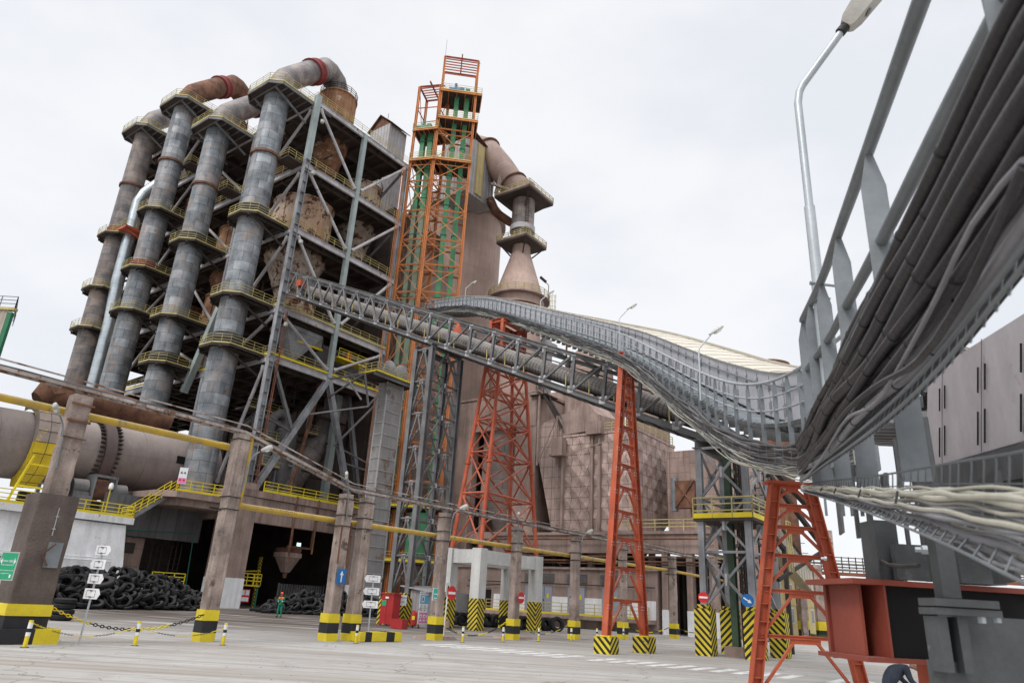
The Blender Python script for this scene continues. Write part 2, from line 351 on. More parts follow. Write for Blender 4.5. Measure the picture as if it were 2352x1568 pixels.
mWhite = plain('white_enamel', (.78, .79, .8)); mBlue = plain('blue_enamel', (.02, .15, .42)); mGreenS = plain('green_enamel', (.02, .33, .16)); mCyanS = plain('cyan_enamel', (.12, .42, .62))
mPink = plain('pink_enamel', (.72, .22, .42)); mBlackS = plain('black_ink', (.02, .02, .02)); mRedS = plain('red_enamel', (.6, .025, .03)); mTeal = plain('teal_enamel', (.05, .5, .4))
mGlass = plain('dark_window_glass', (.05, .06, .07), rough=.15)
mYB = mat('yellow_render', (.66, .54, .26), (.55, .44, .22), sc=.4, streak=.15, bump=.1)
mHzU = hazard('hazard_bars_rising', -1, .36); mHzD = hazard('hazard_bars_falling', 1, .36)
mLampG = plain('lamp_housing', (.45, .45, .42)); mShade = plain('recess_shade_black', (.012, .011, .011), rough=1)  # the last black paints the shade of recesses
mDoor = mat('grey_steel_door', (.30, .32, .38), (.25, .27, .32), sc=1, rough=.5, bump=.03)

# ================================================================ THE GROUND
gm = mat('dusty_yard_concrete', (.41, .40, .38), (.325, .312, .295), sc=.25, rough=.9, bump=.25, det=10)
t = gm.node_tree; n = t.nodes; l = t.links; b = n['Principled BSDF']; src = b.inputs['Base Color'].links[0].from_socket
def _n(ty, **k):
    x = n.new(ty)
    for a, c in k.items(): setattr(x, a, c)
    return x
def _mix(f, A, B):
    x = _n('ShaderNodeMix', data_type='RGBA'); l.new(f, x.inputs[0]); i = [s for s in x.inputs if s.type == 'RGBA']
    for s, v in zip(i, (A, B)):
        if hasattr(v, 'is_output'): l.new(v, s)
        else: s.default_value = (*v, 1)
    return [s for s in x.outputs if s.type == 'RGBA'][0]
def _mr(f, a, bb, c=0, d=1):
    x = _n('ShaderNodeMapRange'); l.new(f, x.inputs[0])
    for i, v in zip((1, 2, 3, 4), (a, bb, c, d)): x.inputs[i].default_value = v
    return x.outputs[0]
g = _n('ShaderNodeNewGeometry'); P = g.outputs['Position']
def _noise(scale, rot, size, detail=8):
    mp_ = _n('ShaderNodeMapping'); mp_.inputs['Scale'].default_value = size; mp_.inputs['Rotation'].default_value = (0, 0, rot); l.new(P, mp_.inputs[0])
    x = _n('ShaderNodeTexNoise'); x.inputs['Scale'].default_value = scale; x.inputs['Detail'].default_value = detail; x.inputs['Distortion'].default_value = .25; l.new(mp_.outputs[0], x.inputs['Vector']); return x.outputs[0]
# wheel tracks: long narrow bands in two headings, grubby brown
c = _mix(_mr(_noise(1.0, radians(-7), (.035, .42, 1)), .46, .60, 0, .6), src, (.27, .235, .20))
c = _mix(_mr(_noise(1.0, radians(-6), (.06, 1.9, 1)), .50, .66, 0, .55), c, (.235, .195, .16))
c = _mix(_mr(_noise(1.0, radians(14), (.05, .9, 1)), .54, .70, 0, .35), c, (.53, .52, .50))
c = _mix(_mr(_noise(1.0, radians(-4), (.12, 6.5, 1), 6), .56, .62, 0, .5), c, (.19, .16, .135))
c = _mix(_mr(_noise(.6, 0, (1, 1, 1)), .56, .66, 0, .35), c, (.24, .21, .19))
vo = _n('ShaderNodeTexVoronoi', feature='DISTANCE_TO_EDGE'); vo.inputs['Scale'].default_value = .15
wp = _n('ShaderNodeTexNoise'); wp.inputs['Scale'].default_value = 1.2; l.new(P, wp.inputs['Vector']); va = _n('ShaderNodeVectorMath', operation='ADD'); l.new(P, va.inputs[0]); l.new(wp.outputs['Color'], va.inputs[1]); l.new(va.outputs[0], vo.inputs['Vector'])
c = _mix(_mr(vo.outputs['Distance'], .0015, .006, .5, 0), c, (.10, .085, .07))
# joints between cast slabs
bt = _n('ShaderNodeTexBrick'); bt.offset = 0; bt.inputs['Brick Width'].default_value = 4.5; bt.inputs['Row Height'].default_value = 3.6; bt.inputs['Scale'].default_value = 1; bt.inputs['Mortar Size'].default_value = .02
bt.inputs['Color1'].default_value = (1, 1, 1, 1); bt.inputs['Color2'].default_value = (.95, .95, .95, 1); bt.inputs['Mortar'].default_value = (.84, .83, .82, 1)
mp_ = _n('ShaderNodeMapping'); mp_.inputs['Rotation'].default_value = (0, 0, radians(-51)); l.new(P, mp_.inputs[0]); l.new(mp_.outputs[0], bt.inputs[0])
x = _n('ShaderNodeMix', data_type='RGBA', blend_type='MULTIPLY'); x.inputs[0].default_value = 1; i = [s for s in x.inputs if s.type == 'RGBA']; l.new(c, i[0]); l.new(bt.outputs[0], i[1]); c = [s for s in x.outputs if s.type == 'RGBA'][0]
# oily rubber-blackened dirt where the tyres are tipped
ln = _n('ShaderNodeVectorMath', operation='DISTANCE'); l.new(P, ln.inputs[0]); ln.inputs[1].default_value = (-17, 60, 0)
s1 = _mr(ln.outputs['Value'], 13, 31, 1, 0)
mu = _n('ShaderNodeMath', operation='MULTIPLY'); l.new(s1, mu.inputs[0]); l.new(_mr(_noise(.35, .3, (.45, 1.6, 1), 10), .30, .50), mu.inputs[1])
c = _mix(mu.outputs[0], c, (.075, .058, .048))
l.new(c, b.inputs['Base Color'])
gb = MB(); gb.add([(-900, -60, 0), (900, -60, 0), (900, 1500, 0), (-900, 1500, 0)], [(0, 1, 2, 3)]); struct('ground', gb, gm)
pe = MB(); _r = random.Random(31)
for k in range(650):
    a = atz(_r.uniform(-60, 2300), _r.uniform(1420, 1600)); 
    if a.y > 75: continue
    r_ = _r.uniform(.006, .02)*(1+a.y/60); pe.add([(a.x+r_*_r.uniform(.6, 1.3)*cx, a.y+r_*_r.uniform(.6, 1.3)*cy, r_*_r.uniform(.3, .9)*cz+.002) for cx, cy, cz in ((1, 0, 0), (0, 1, 0), (-1, 0, 0), (0, -1, 0), (.2, .1, 1))], [(0, 1, 4), (1, 2, 4), (2, 3, 4), (3, 0, 4)])
solo('gravel', 'loose grit and small stones scattered over the yard', 'gravel', pe, mat('grit', (.3, .26, .22), (.12, .1, .085), sc=3), kind='stuff', base=(0, 0, 0))
zm = mat('worn_road_paint', (.70, .70, .68), (.50, .49, .47), sc=2, rough=.8, c3=(.40, .38, .36), t3=.56, sc3=2.5)
zb = MB()                                            # zebra crossing: bars side by side along the lane
z0, z1_ = atz(1000, 1479), atz(1960, 1566); dz_ = (z1_-z0); Lz = dz_.length; dz_.normalize(); nz_ = Vector((-dz_.y, dz_.x, 0))
bd = U3.copy()
k = 0
while k*.82 < Lz+8:
    if k != 9 and k != 20:
        a = z0+dz_*(k*.82); q = [a-bd*1.2, a+dz_*.42-bd*1.2, a+dz_*.42+bd*1.2, a+bd*1.2]
        zb.add([(p.x, p.y, .004) for p in q], [(0, 1, 2, 3)])
    k += 1
struct('zebra_crossing_marking', zb, zm)

# ================================================================ PREHEATER TOWERS
def pipe_platform(root, v0, z, r, u0=-3.6, front=2.45, half=2.85, name='service_platform', label=None):
    """chamfered grating landing round a riser pipe, carried from the tower face, with toe board and railing"""
    f = u0-front; pts = [(-.3, v0-half), (-.3, v0+half), (f+1.3, v0+half), (f, v0+half-1.6), (f, v0-half+1.6), (f+1.3, v0-half)]
    pts = pts[::-1]
    m = MB(); m.prism(pts, z-.07, z)
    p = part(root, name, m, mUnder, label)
    fr = MB()
    for i in range(6): a = pts[i]; c_ = pts[(i+1) % 6]; fr.beam((*a, z-.22), (*c_, z-.22), .08, .18)
    for k in range(1, 5): uu = f+(-.3-f)*k/5; fr.beam((uu, v0-half+.3, z-.24), (uu, v0+half-.3, z-.24), .1, .2)
    for s_ in (-1, 1):
        fr.beam((f+1.0, v0+s_*(r+.45), z-.3), (-.2, v0+s_*(r+.45), z-2.4), .16, .22); fr.beam((f+.6, v0+s_*(r+.45), z-.36), (-.2, v0+s_*(r+.45), z-.36), .2, .3)
    part(p, 'bracket_frame', fr, mDark)
    rl = [(*pts[j], z) for j in range(6)]
    rl = [q for q in rl]; k0 = [i for i in range(6) if pts[i][0] == -.3]
    order = pts[k0[0]+1 if False else 0:]            # open on the wall side
    seq = [(-.3, v0-half, z), (f+1.3, v0-half, z), (f, v0-half+1.6, z), (f, v0+half-1.6, z), (f+1.3, v0+half, z), (-.3, v0+half, z)]
    part(p, 'railing', MB().rail(seq, 1.1, 1.3), mYel); part(p, 'toe_board', MB().toe(seq, .15, .04), mYel)
    return p
def riser(v, zbase, ztop, lv, label, m_=mDuct, r=1.62, top=None, u0=-3.6, rings=(), wraps=(), seedpatch=0):
    o = thing('riser_duct', label, 'duct', (u0, v, zbase), 'P', group='riser ducts up the front of the preheater')
    b_ = MB(); zs = [zbase]; z = zbase
    b_.lathe((u0, v, 0), [(r*.92, zbase), (r, zbase+1.2), (r, ztop)], 26); part(o, 'pipe_shell', b_, m_)
    for z in rings: part(o, 'flange_ring', MB().lathe((u0, v, z), [(r+.02, -.16), (r+.24, -.16), (r+.24, .16), (r+.02, .16)], 26, cap=False), mRust)
    for z, mm in wraps:
        w = MB(); w.lathe((u0, v, z), [(r+.01, 0)]+[(r+.10+.07*((k*7) % 3), .12+.24*k) for k in range(5)]+[(r+.01, 1.2)], 26, cap=False); part(o, 'bellows_wrap', w, mm)
    for z in lv: pipe_platform(o, v, z, r, u0)
    return o
mWrap = mat('black_tarpaulin', (.06, .06, .065), (.03, .03, .033), sc=4, rough=.5, bump=.5)
mWrapR = mat('red_expansion_fabric', (.26, .045, .045), (.16, .035, .035), sc=3, rough=.7, bump=.4)
R4 = riser(3.7, 10.7, 64.3, (27.4, 33.6, 44.3), 'lagged grey riser duct nearest the bare front corner column', rings=(53.7,), wraps=((28.0, mWrap), (44.9, mWrap)))
R3 = riser(17.2, 9, 64.3, (27.4, 33.6, 44.3), 'lagged grey riser duct, second from the front corner column', rings=(53.5,), wraps=((27.9, mWrap), (44.8, mWrap)))
R2 = riser(29.6, 8, 73.5, (37.0, 43.5, 53.0), 'taller lagged riser duct beside the shiny galvanised one', rings=(62.0,), wraps=((43.8, mWrapR),))
R1 = riser(41.4, 14, 73.2, (36.6, 43.1, 52.3), 'outermost lagged riser duct at the left edge of the tower', rings=(61.7,), wraps=((52.6, mWrapR),), m_=mDuct2)
for o, v, z in ((R4, 3.9, 53.6), (R3, 17.2, 53.4), (R2, 29.6, 62.0)):     # small side landing beside each flange ring
    p = part(o, 'side_landing', MB().bx(-2.6, -.3, v-3.6, v-1.3, z-.3, z-.1), mUnder)
    part(p, 'railing', MB().rail([(-.3, v-3.6, z-.1), (-2.6, v-3.6, z-.1), (-2.6, v-1.6, z-.1)]), mYel)
def elbow(o, v, z0, vc, uc, zc, m_, r=1.62, u0=-3.6):
    """gas duct that leaves the riser, climbs slantwise over the deck and turns down into the cyclone"""
    k = z0-64
    pts = [(u0, v, z0-.6), (u0+.1, v, z0+.7), (u0+.7, v+.1, z0+2.2), (u0+1.9, v+(vc-v)*.15, z0+3.7), (1.2, v+(vc-v)*.45, z0+7.2), (3.1, v+(vc-v)*.65, z0+9.0)]
    b_ = MB().tube(pts, r, 22); part(o, 'inclined_duct', b_, m_)
    a = Vector(pts[-2]); c_ = Vector(pts[-1]); d = (c_-a).normalized()
    bel = MB().tube([a+d*.1, a+d*.35, a+d*.6, a+d*1.1, a+d*1.35, a+d*1.6], r+.12, 22, radii=[r+.3, r+.3, r+.1, r+.1, r+.3, r+.3]); part(o, 'red_bellows', bel, mWrapR)
    pts = [c_-d*.2, (4.1, v+(vc-v)*.75, z0+10.3), (4.9, v+(vc-v)*.9, z0+10.6), (uc-.9, vc, z0+10.0), (uc-.3, vc, z0+9.0), (uc-.1, vc, zc+1.5)]
    part(o, 'top_elbow', MB().tube(pts, r*1.02, 22, radii=[r*1.02, r*1.05, r*1.08, r*1.05, r, r*.95]), m_)
    # big top landing
    f = u0-2.9; h = 3.6; z = z0-1.4; P_ = [(2.5, v-h), (f+1.2, v-h), (f, v-h+1.4), (f, v+h-1.4), (f+1.2, v+h), (-.3, v+h)]
    p = part(o, 'top_landing', MB().prism([(2.5, v-h), (2.5, v-h+2.0), (-.3, v+h), (f+1.2, v+h), (f, v+h-1.4), (f, v-h+1.4), (f+1.2, v-h)], z-.14, z), mUnder)
    fr = MB()
    for i in range(5): fr.beam((*P_[i], z-.3), (*P_[i+1], z-.3), .14, .32)
    for k in range(1, 6): uu = f+(-.3-f)*k/6; fr.beam((uu, v-h+.3, z-.28), (uu, v+h-.3, z-.28), .1, .24)
    for s_ in (-1, 1): fr.beam((f+1, v+s_*2.2, z-.3), (-.2, v+s_*2.2, z-2.6), .2, .24)
    part(p, 'bracket_frame', fr, mSteelD); part(p, 'railing', MB().rail([(*q, z) for q in P_], 1.15, 1.3), mYel); part(p, 'toe_board', MB().toe([(*q, z) for q in P_], .2, .05), mYel)
elbow(R4, 3.7, 64.3, 6.5, 7.6, 70, mDuct2); elbow(R3, 17.2, 64.3, 20, 7.6, 70, mDuct2)
elbow(R2, 29.6, 73.5, 33, 7.6, 79, mRust); elbow(R1, 41.4, 73.2, 45.5, 7.6, 79, mDuct2)
# galvanised duct
o = thing('galvanised_duct', 'shiny galvanised thin duct with a dog-leg between the two outer riser ducts', 'duct', (-1.2, 38, 20), 'P')
part(o, 'pipe_shell', MB().tube([(1.5, 36.0, 66), (-.2, 37.4, 64.4), (-2.6, 38.6, 60.2), (-3.0, 38.9, 58.5), (-3.0, 38.5, 44.5), (-2.7, 38.0, 38), (-2.6, 37.6, 12)], .92, 18), mGalv)
p = part(o, 'red_platform', MB().bx(-4.9, -.3, 36.3, 40.8, 52.5, 52.9), mOr); part(p, 'red_bracket', MB().beam((-4.6, 36.6, 52.4), (-.3, 36.6, 51.0), .2).beam((-4.6, 40.4, 52.4), (-.3, 40.4, 51.0), .2), mOr)
part(p, 'railing', MB().rail([(-.3, 36.3, 52.9), (-4.9, 36.3, 52.9), (-4.9, 40.8, 52.9), (-.3, 40.8, 52.9)]), mYel)

def deck_edge(root, pts, z, h=.75):
    e = MB(); s_ = MB()
    for a, c_ in zip(pts, pts[1:]):
        a = Vector((*a, z-.1-h/2)); c_ = Vector((*c_, z-.1-h/2)); e.ib(a, c_, .3, h, .05)
        d = c_-a; k = max(2, int(d.length/1.9)); dn = d.normalized(); nn = Vector((dn.y, -dn.x, 0))
        for i in range(1, k): q = a+d*(i/k)+nn*.09; s_.beam(q-Vector((0, 0, h/2-.06)), q+Vector((0, 0, h/2-.06)), .05, .14, up=dn)
    part(root, 'edge_beam', e, mBeamW); part(root, 'stiffener', s_, mRust)
def tower(label, v0, v1, cols_v, levels, zlow, corner, right, group):
    o = thing('preheater_tower', label, 'tower', (0, v0, 0), 'P', group=group)
    for z in levels:
        s_ = part(o, 'floor_deck', MB().bx(-.1, 17.3, v0-.1, v1+.1, z-.1, z), mConc)
        j = MB()
        for k in range(8): uu = .6+k*16/7; j.ib((uu, v0+.3, z-.5), (uu, v1-.3, z-.5), .25, .7, .04)
        for k in range(7): vv = v0+1+k*(v1-v0-2)/6; j.ib((.2, vv, z-.62), (17, vv, z-.62), .3, .9, .04)
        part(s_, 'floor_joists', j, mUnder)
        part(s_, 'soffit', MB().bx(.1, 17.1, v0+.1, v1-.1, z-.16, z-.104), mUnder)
        deck_edge(s_, [(17.3, v0-.2), (-.2, v0-.2), (-.2, v1)] if right else [(-.2, v0), (-.2, v1)], z)
        rl = [(17.2, v0-.3, z), (-.3, v0-.3, z), (-.3, v1, z)] if right else [(-.3, v0, z), (-.3, v1, z)]
        part(s_, 'railing', MB().rail(rl, 1.1, 1.6), mYel)
        if z < 34: part(s_, 'toe_board', MB().toe([(q[0], q[1], z+.02) for q in rl], .24, .05), mYelB if z < 30 else mYel)
    top = levels[-1]
    for vv in cols_v:
        for uu in (0, 8.5, 17):
            if uu == 8.5 and vv == cols_v[0] and right: continue
            if uu == 0 and vv == corner: continue
            z0 = zlow if not (uu == 8.5) else zlow
            part(o, 'column', MB().ib((uu, vv, z0), (uu, vv, top+.1), .46, .55, .07, up=(1, 0, 0)), mSteel)
    return o
TA = tower('lower steel preheater tower with the bare front corner column and pale edge beams', 0, 27, (0, 13.5, 27), (27.4, 33.6, 44.3, 53.6, 63.5), 12, 0, True, 'preheater tower structures')
TB = tower('taller steel preheater tower behind the two outer riser ducts', 27.4, 54, (40.5, 54), (27.4, 36.8, 43.3, 53, 62, 72), 8, None, False, 'preheater tower structures')
part(TA, 'column', MB().ib((-.05, -.1, 12), (-.05, -.1, 54), .62, .72, .08, up=(1, 0, 0)), mSteel, 'tall front corner column')
part(TA, 'column', MB().bx(-.4, .3, -.45, .25, 54, 64.2), mGreenG, 'pale green boxed top of the front corner column')
part(TA, 'column', MB().bx(8.2, 8.8, -.4, .2, 27, 63.4), mGreenG, 'pale green middle column of the right face')
bat = MB()
for k in range(26): bat.bx(-.36, .26, -.38, .18, 13.5+k*1.55, 13.58+k*1.55)
part(TA, 'column_batten', bat, mSteelD)
def strut(o, a, c_, r=.2, m_=mBeamW):
    a = Vector(a); c_ = Vector(c_); d = (c_-a).normalized(); q = MB().tube([a, a+d*.25, a+d*.7, c_-d*.7, c_-d*.25, c_], r, 10, radii=[r*1.5, r*1.5, r, r, r*1.5, r*1.5]); part(o, 'diagonal_strut', q, m_)
LV = (12, 27.4, 33.6, 44.3, 53.6, 63.5)
for a, c_ in ((1, 2), (2, 3), (3, 4), (4, 5)):
    zl, zh = LV[a], LV[c_]; strut(TA, (.5, -.2, zh-1.1), (8.0, -.2, zl+.5)); strut(TA, (9.0, -.2, zl+.7), (16.6, -.2, zh-1.1))
    strut(TA, (-.1, .8, zh-1.2), (-.1, 9.5, zl+.5)); strut(TA, (0, 24, zh-1.2), (0, 14.2, zl+.5)); strut(TA, (17, .6, zh-1.2), (17, 12, zl+.5), m_=mSteelD)
strut(TA, (-.1, .8, 26.2), (-.1, 5.8, 13))
LB = (27.4, 36.8, 43.3, 53, 62, 72)
for zl, zh in zip(LB, LB[1:]): strut(TB, (0, 28.4, zh-1.2), (0, 37.5, zl+.5)); strut(TB, (0, 53, zh-1.2), (0, 42, zl+.5))
part(TB, 'column', MB().ib((-.1, 27.2, 8), (-.1, 27.2, 64), .62, .75, .07, up=(1, 0, 0)), mSteel); part(TB, 'column', MB().bx(-.5, .3, 26.8, 27.6, 64, 72.4), mGreenG)
# green-grey raking column that leans out behind the front riser
part(TA, 'raking_column', MB().beam((-1.0, 8.2, 43.6), (-1.2, 15.3, 24.5), .75, .75), mGreenG)
part(TA, 'raking_column', MB().bx(-1.6, -.8, 6.6, 7.5, 12, 26.5), mGreenG)
# the inverted V and lower bracing of the right face
part(TA, 'raking_leg', MB().ib((8.3, -.2, 26.5), (.8, -.2, 12.1), .6, .7, .08, up=(0, 1, 0)), mSteel)
part(TA, 'raking_leg', MB().ib((8.6, -.2, 26.5), (14.6, -.2, 12), .6, .7, .08, up=(0, 1, 0)), mSteel)
part(TA, 'raking_leg', MB().bx(13.1, 13.9, 3.2, 4.0, 12, 26.5), mGreenG)
part(TA, 'raking_leg', MB().ib((14.7, 3, 26.5), (16.4, 0, 12), .5, .6, .08, up=(0, 1, 0)), mSteelD)
part(TA, 'tie_beam', MB().ib((.4, -.15, 26.6), (4.3, -.15, 19.6), .35, .4, .05, up=(0, 1, 0)).ib((0, -.1, 20.4), (4.3, -.15, 19.4), .35, .4, .05), mSteelD)
part(TA, 'tie_beam', MB().beam((11, -.1, 19), (16.9, -.1, 25.8), .2).beam((11.1, -.1, 19), (16.9, -.1, 17.8), .2).beam((12.4, -.1, 17.2), (17, -.1, 16.9), .2), mSteelD)
part(TA, 'cable_ladder', MB().beam((.75, -.6, 12), (.75, -.6, 33), .1, .1).beam((.55, -.6, 12), (.55, -.6, 33), .05, .05), mOrD, 'thin red service pipe up the corner column')
part(TA, 'caged_ladder', MB().beam((16.3, -.6, 12), (16.3, -.6, 62), .05).beam((16.0, -.7, 12), (16.0, -.7, 63), .05).beam((15.9, -.5, 36), (15.9, -.5, 62), .1, .05), mOrY)
lf = MB()
for z, v_ in ((52, .2), (42, .3), (31, .4), (60, .3)): lf.lathe((.75, -.75, z), [(.12, 0), (.26, .1), (.26, .5), (.1, .6)], 10)
part(TA, 'floodlight', lf, mLampG)
# inner stair, gantries and pipework seen in the open bays
for (u_, v_, z_, w_) in ((2, 3, 18.4, 5.5), (2, 6, 22.5, 6), (10.5, 5, 21, 3), (2.4, 1.5, 15.2, 2.4), (5, 8, 15, 3)):
    p = part(TA, 'inner_gantry', MB().bx(u_, u_+w_, v_, v_+2.4, z_-.2, z_), mUnder); part(p, 'railing', MB().rail([(u_, v_, z_), (u_+w_, v_, z_), (u_+w_, v_+2.4, z_)]), mYel); part(p, 'toe_board', MB().toe([(u_, v_, z_), (u_+w_, v_, z_)], .2, .05), mYel)
st = MB()
for k in range(3):
    a = Vector((1.2+k*.3, 4.5+k*.4, 12+k*4)); c_ = a+Vector((3.2, 0, 4)); st.beam(a, c_, .08, .3); st.beam(a+Vector((0, .9, 0)), c_+Vector((0, .9, 0)), .08, .3)
    for i in range(14): q = a.lerp(c_, i/13); st.bx(q.x-.13, q.x+.13, q.y, q.y+.9, q.z, q.z+.04)
part(TA, 'inner_stair', st, mSteelD)
pp = MB(); random.seed(3)
for k in range(46):
    z_ = random.choice((13, 16, 20, 23, 25)); u_ = random.uniform(1, 16); v_ = random.uniform(3, 12)
    if random.random() < .5: pp.tube([(u_, v_, z_-1), (u_, v_, z_+random.uniform(1, 7))], random.uniform(.05, .14), 6)
    else: pp.tube([(u_, v_, z_), (min(17, u_+random.uniform(2, 6)), v_, z_)], random.uniform(.06, .16), 6)
for z_ in (30, 36, 39, 47, 50, 57, 60):
    for k in range(7):
        u_ = random.uniform(1, 16); v_ = random.uniform(10, 25)
        pp.tube([(u_, v_, z_-2), (u_, v_, z_+random.uniform(2, 5))], random.uniform(.07, .2), 6); pp.tube([(u_, 3.5, z_), (u_, 12, z_)], .09, 6)
part(TA, 'service_pipe', pp, mDark)
pp = MB()
for z_ in (30, 33, 39, 48, 50, 57, 60, 66):
    for k in range(5):
        v_ = random.uniform(28, 53); pp.tube([(4, v_, z_-2), (4, v_, z_+3)], random.uniform(.1, .3), 6); pp.tube([(random.uniform(1, 4), 28, z_), (3, 53, z_)], .12, 6)
part(TB, 'service_pipe', pp, mDark)

# cyclones
mCone = mat('scaly_rust_cone', (.33, .17, .095), (.12, .055, .035), sc=.9, rough=.9, streak=.4, c3=(.50, .38, .27), t3=.58, sc3=1.1)
mConeW = mat('scaly_pale_cone', (.46, .39, .33), (.26, .2, .16), sc=.9, rough=.9, streak=.4, c3=(.12, .055, .03), t3=.55, sc3=1.3)
def cyclone(u, v, z, r, hc, hk, label, m1=mCyc, m2=mCone, rt=.75, railed=True):
    """z floor of the barrel, hc barrel height, hk cone length below it"""
    o = thing('cyclone', label, 'cyclone', (u, v, z), 'P', group='cyclones inside the preheater')
    part(o, 'barrel', MB().lathe((u, v, z), [(r, 0), (r+.1, .0), (r+.1, .15), (r, .16), (r, hc*.48), (r+.12, hc*.5), (r+.12, hc*.5+.14), (r, hc*.53), (r, hc-.2), (r+.2, hc-.18), (r+.2, hc), (r*.5, hc+.25), (r*.5, hc+.9)], 30), m1)
    part(o, 'cone', MB().lathe((u, v, z), [(rt, -hk), (rt*1.05, -hk+.8), (r*.62, -hk*.42), (r*.64, -hk*.41), (r*.64, -hk*.38), (r, -.02)], 30), m2)
    ribs = MB()
    for k in range(8): a = k*pi/4+.3; ribs.beam((u+cos(a)*(r+.04), v+sin(a)*(r+.04), z+.1), (u+cos(a)*(r+.04), v+sin(a)*(r+.04), z+hc-.2), .12, .12)
    part(o, 'vertical_rib', ribs, m1)
    if railed:
        ps = [(u+cos(a*pi/8)*(r+.1), v+sin(a*pi/8)*(r+.1), z+hc) for a in range(16)]; part(o, 'crown_railing', MB().rail(ps, 1.1, 1.2, .03, closed=True), mDark)
    return o
cyclone(7.7, 6.5, 63.6, 2.7, 8.2, 10, 'rust-topped cyclone standing above the deck under the highest bent duct', mCyc2)
cyclone(5.6, 7, 43.4, 3.95, 8.6, 8.5, 'widest cyclone, streaked white and rust, behind the long diagonal strut', mCyc, mConeW)
cyclone(15.2, 7.2, 53.6, 3.0, 6.8, 9.5, 'white flaking cyclone behind the far column of the top open bay', mCyc, mConeW)
cyclone(7.6, 20, 63.6, 2.7, 7.6, 10, 'rusty cyclone of the top deck, second behind the corner one', mCyc2)
cyclone(3.8, 14, 53.6, 1.9, 7, 4, 'slim rusty cone vessel left of the tall top cone', mRust, railed=False)
cyclone(5.6, 20.5, 43.4, 3.6, 8.0, 8.5, 'rusty cyclone seen between the second and third riser ducts', mCyc2)
cyclone(5.6, 21, 33.8, 3.2, 7.0, 6, 'lower cyclone seen low between the first two riser ducts', mCyc2)
cyclone(6, 34, 72.1, 2.75, 5.8, 9, 'brown rusted cyclone crowning the taller tower', mRust)
cyclone(6, 34, 53.2, 3.4, 7.6, 8, 'rusted cyclone halfway up the taller tower', mCyc2)
cyclone(6, 34, 37, 3.4, 5, 7, 'rusted cyclone low in the taller tower', mCyc2)
cyclone(6, 47, 60, 2.75, 8, 9, 'rusted cyclone behind the outermost riser duct', mRust)
cyclone(6.2, 6, 35.2, 2.4, 2.2, 6, 'white spotted cyclone neck just above the conveyor head', mCyc, mCyc)
# feed hoppers and burner floor below
def hopper(u, v, z, w, d, h, label, m_=mSteelD, name='feed_hopper'):
    o = thing(name, label, 'hopper', (u, v, z), 'P')
    t_ = .35; a = [(u-w/2, v-d/2, z+h), (u+w/2, v-d/2, z+h), (u+w/2, v+d/2, z+h), (u-w/2, v+d/2, z+h)]; c_ = [(u-t_, v-t_, z), (u+t_, v-t_, z), (u+t_, v+t_, z), (u-t_, v+t_, z)]
    part(o, 'hopper_cone', MB().add(c_+a, [(0, 1, 5, 4), (1, 2, 6, 5), (2, 3, 7, 6), (3, 0, 4, 7), (3, 2, 1, 0), (4, 5, 6, 7)]), m_)
    part(o, 'rim_frame', MB().bx(u-w/2-.1, u+w/2+.1, v-d/2-.1, v+d/2+.1, z+h, z+h+.5), m_); return o
hopper(4.6, 2.4, 28.6, 5.2, 3.2, 3.2, 'pale grey steel hopper under the slatted yellow screens', mSteel); hopper(9.6, 4.2, 28.2, 4, 3, 3.4, 'dull hopper behind the middle column')
hopper(13.2, 2.4, 28.0, 4.4, 3, 3.0, 'grey hopper right of the middle column', mSteelD)
o = thing('ventilated_screen', 'slatted screen box with yellow sills hung under the deck', 'screen', (6, 0, 31), 'P'); s_ = MB(); y_ = MB(); d_ = MB()
for k in range(11): s_.bx(4.2, 7.9, 1.35, 1.42, 31.0+k*.2, 31.09+k*.2)
y_.bx(4.1, 8, 1.2, 1.5, 30.6, 30.85); d_.bx(4.2, 7.9, 1.6, 3.5, 30.7, 33); [d_.bx(x_, x_+.12, 1.25, 1.4, 30.6, 33.2) for x_ in (4.1, 6, 7.9)]
part(o, 'slats', s_, mCream); part(o, 'sill', y_, mYelB); part(o, 'housing', d_, mDark)
o = thing('hanging_gallery', 'small railed gallery with an orange box hung under the deck right of the middle column', 'gallery', (12, -.2, 30.2), 'P')
part(o, 'gallery_floor', MB().bx(9.4, 14.2, -.3, 1.4, 30.0, 30.2), mYelB); part(o, 'railing', MB().rail([(9.4, -.3, 30.2), (14.2, -.3, 30.2), (14.2, 1.4, 30.2)]), mYelB); part(o, 'control_box', MB().bx(11.4, 12.3, .6, 1.0, 30.3, 31.5), mOr); part(o, 'hanger', MB().beam((9.4, 1.4, 30), (9.4, 1.4, 33), .12).beam((14.2, 1.4, 30), (14.2, 1.4, 33), .12), mDark)
o = thing('dust_filter', 'small grey cylindrical filter with a bent outlet pipe on the arch deck', 'filter', (6.4, 3.6, 12), 'P')
part(o, 'filter_body', MB().lathe((6.4, 3.6, 12), [(.4, .6), (1.0, 2.2), (1.0, 5.4), (1.35, 5.9), (1.35, 8.0), (1.1, 8.3)], 20), mSteelD)
part(o, 'outlet_pipe', MB().tube([(6.4, 3.6, 20), (6.4, 3.6, 21.2), (6.0, 3.6, 21.9), (5.0, 3.6, 22), (4.3, 3.6, 21.4), (4.1, 3.6, 20), (4.1, 3.6, 15)], .55, 14), mSteelD)
part(o, 'support_leg', MB().beam((5.2, 2.8, 12), (5.2, 2.8, 16.6), .2).beam((7.6, 2.8, 12), (7.6, 2.8, 16.6), .2).beam((5.2, 2.8, 16), (7.6, 2.8, 16), .2), mSteel)
o = thing('air_duct', 'fat dusty duct slanting down under the tower beside the raking legs', 'duct', (10, 8, 11), 'P')
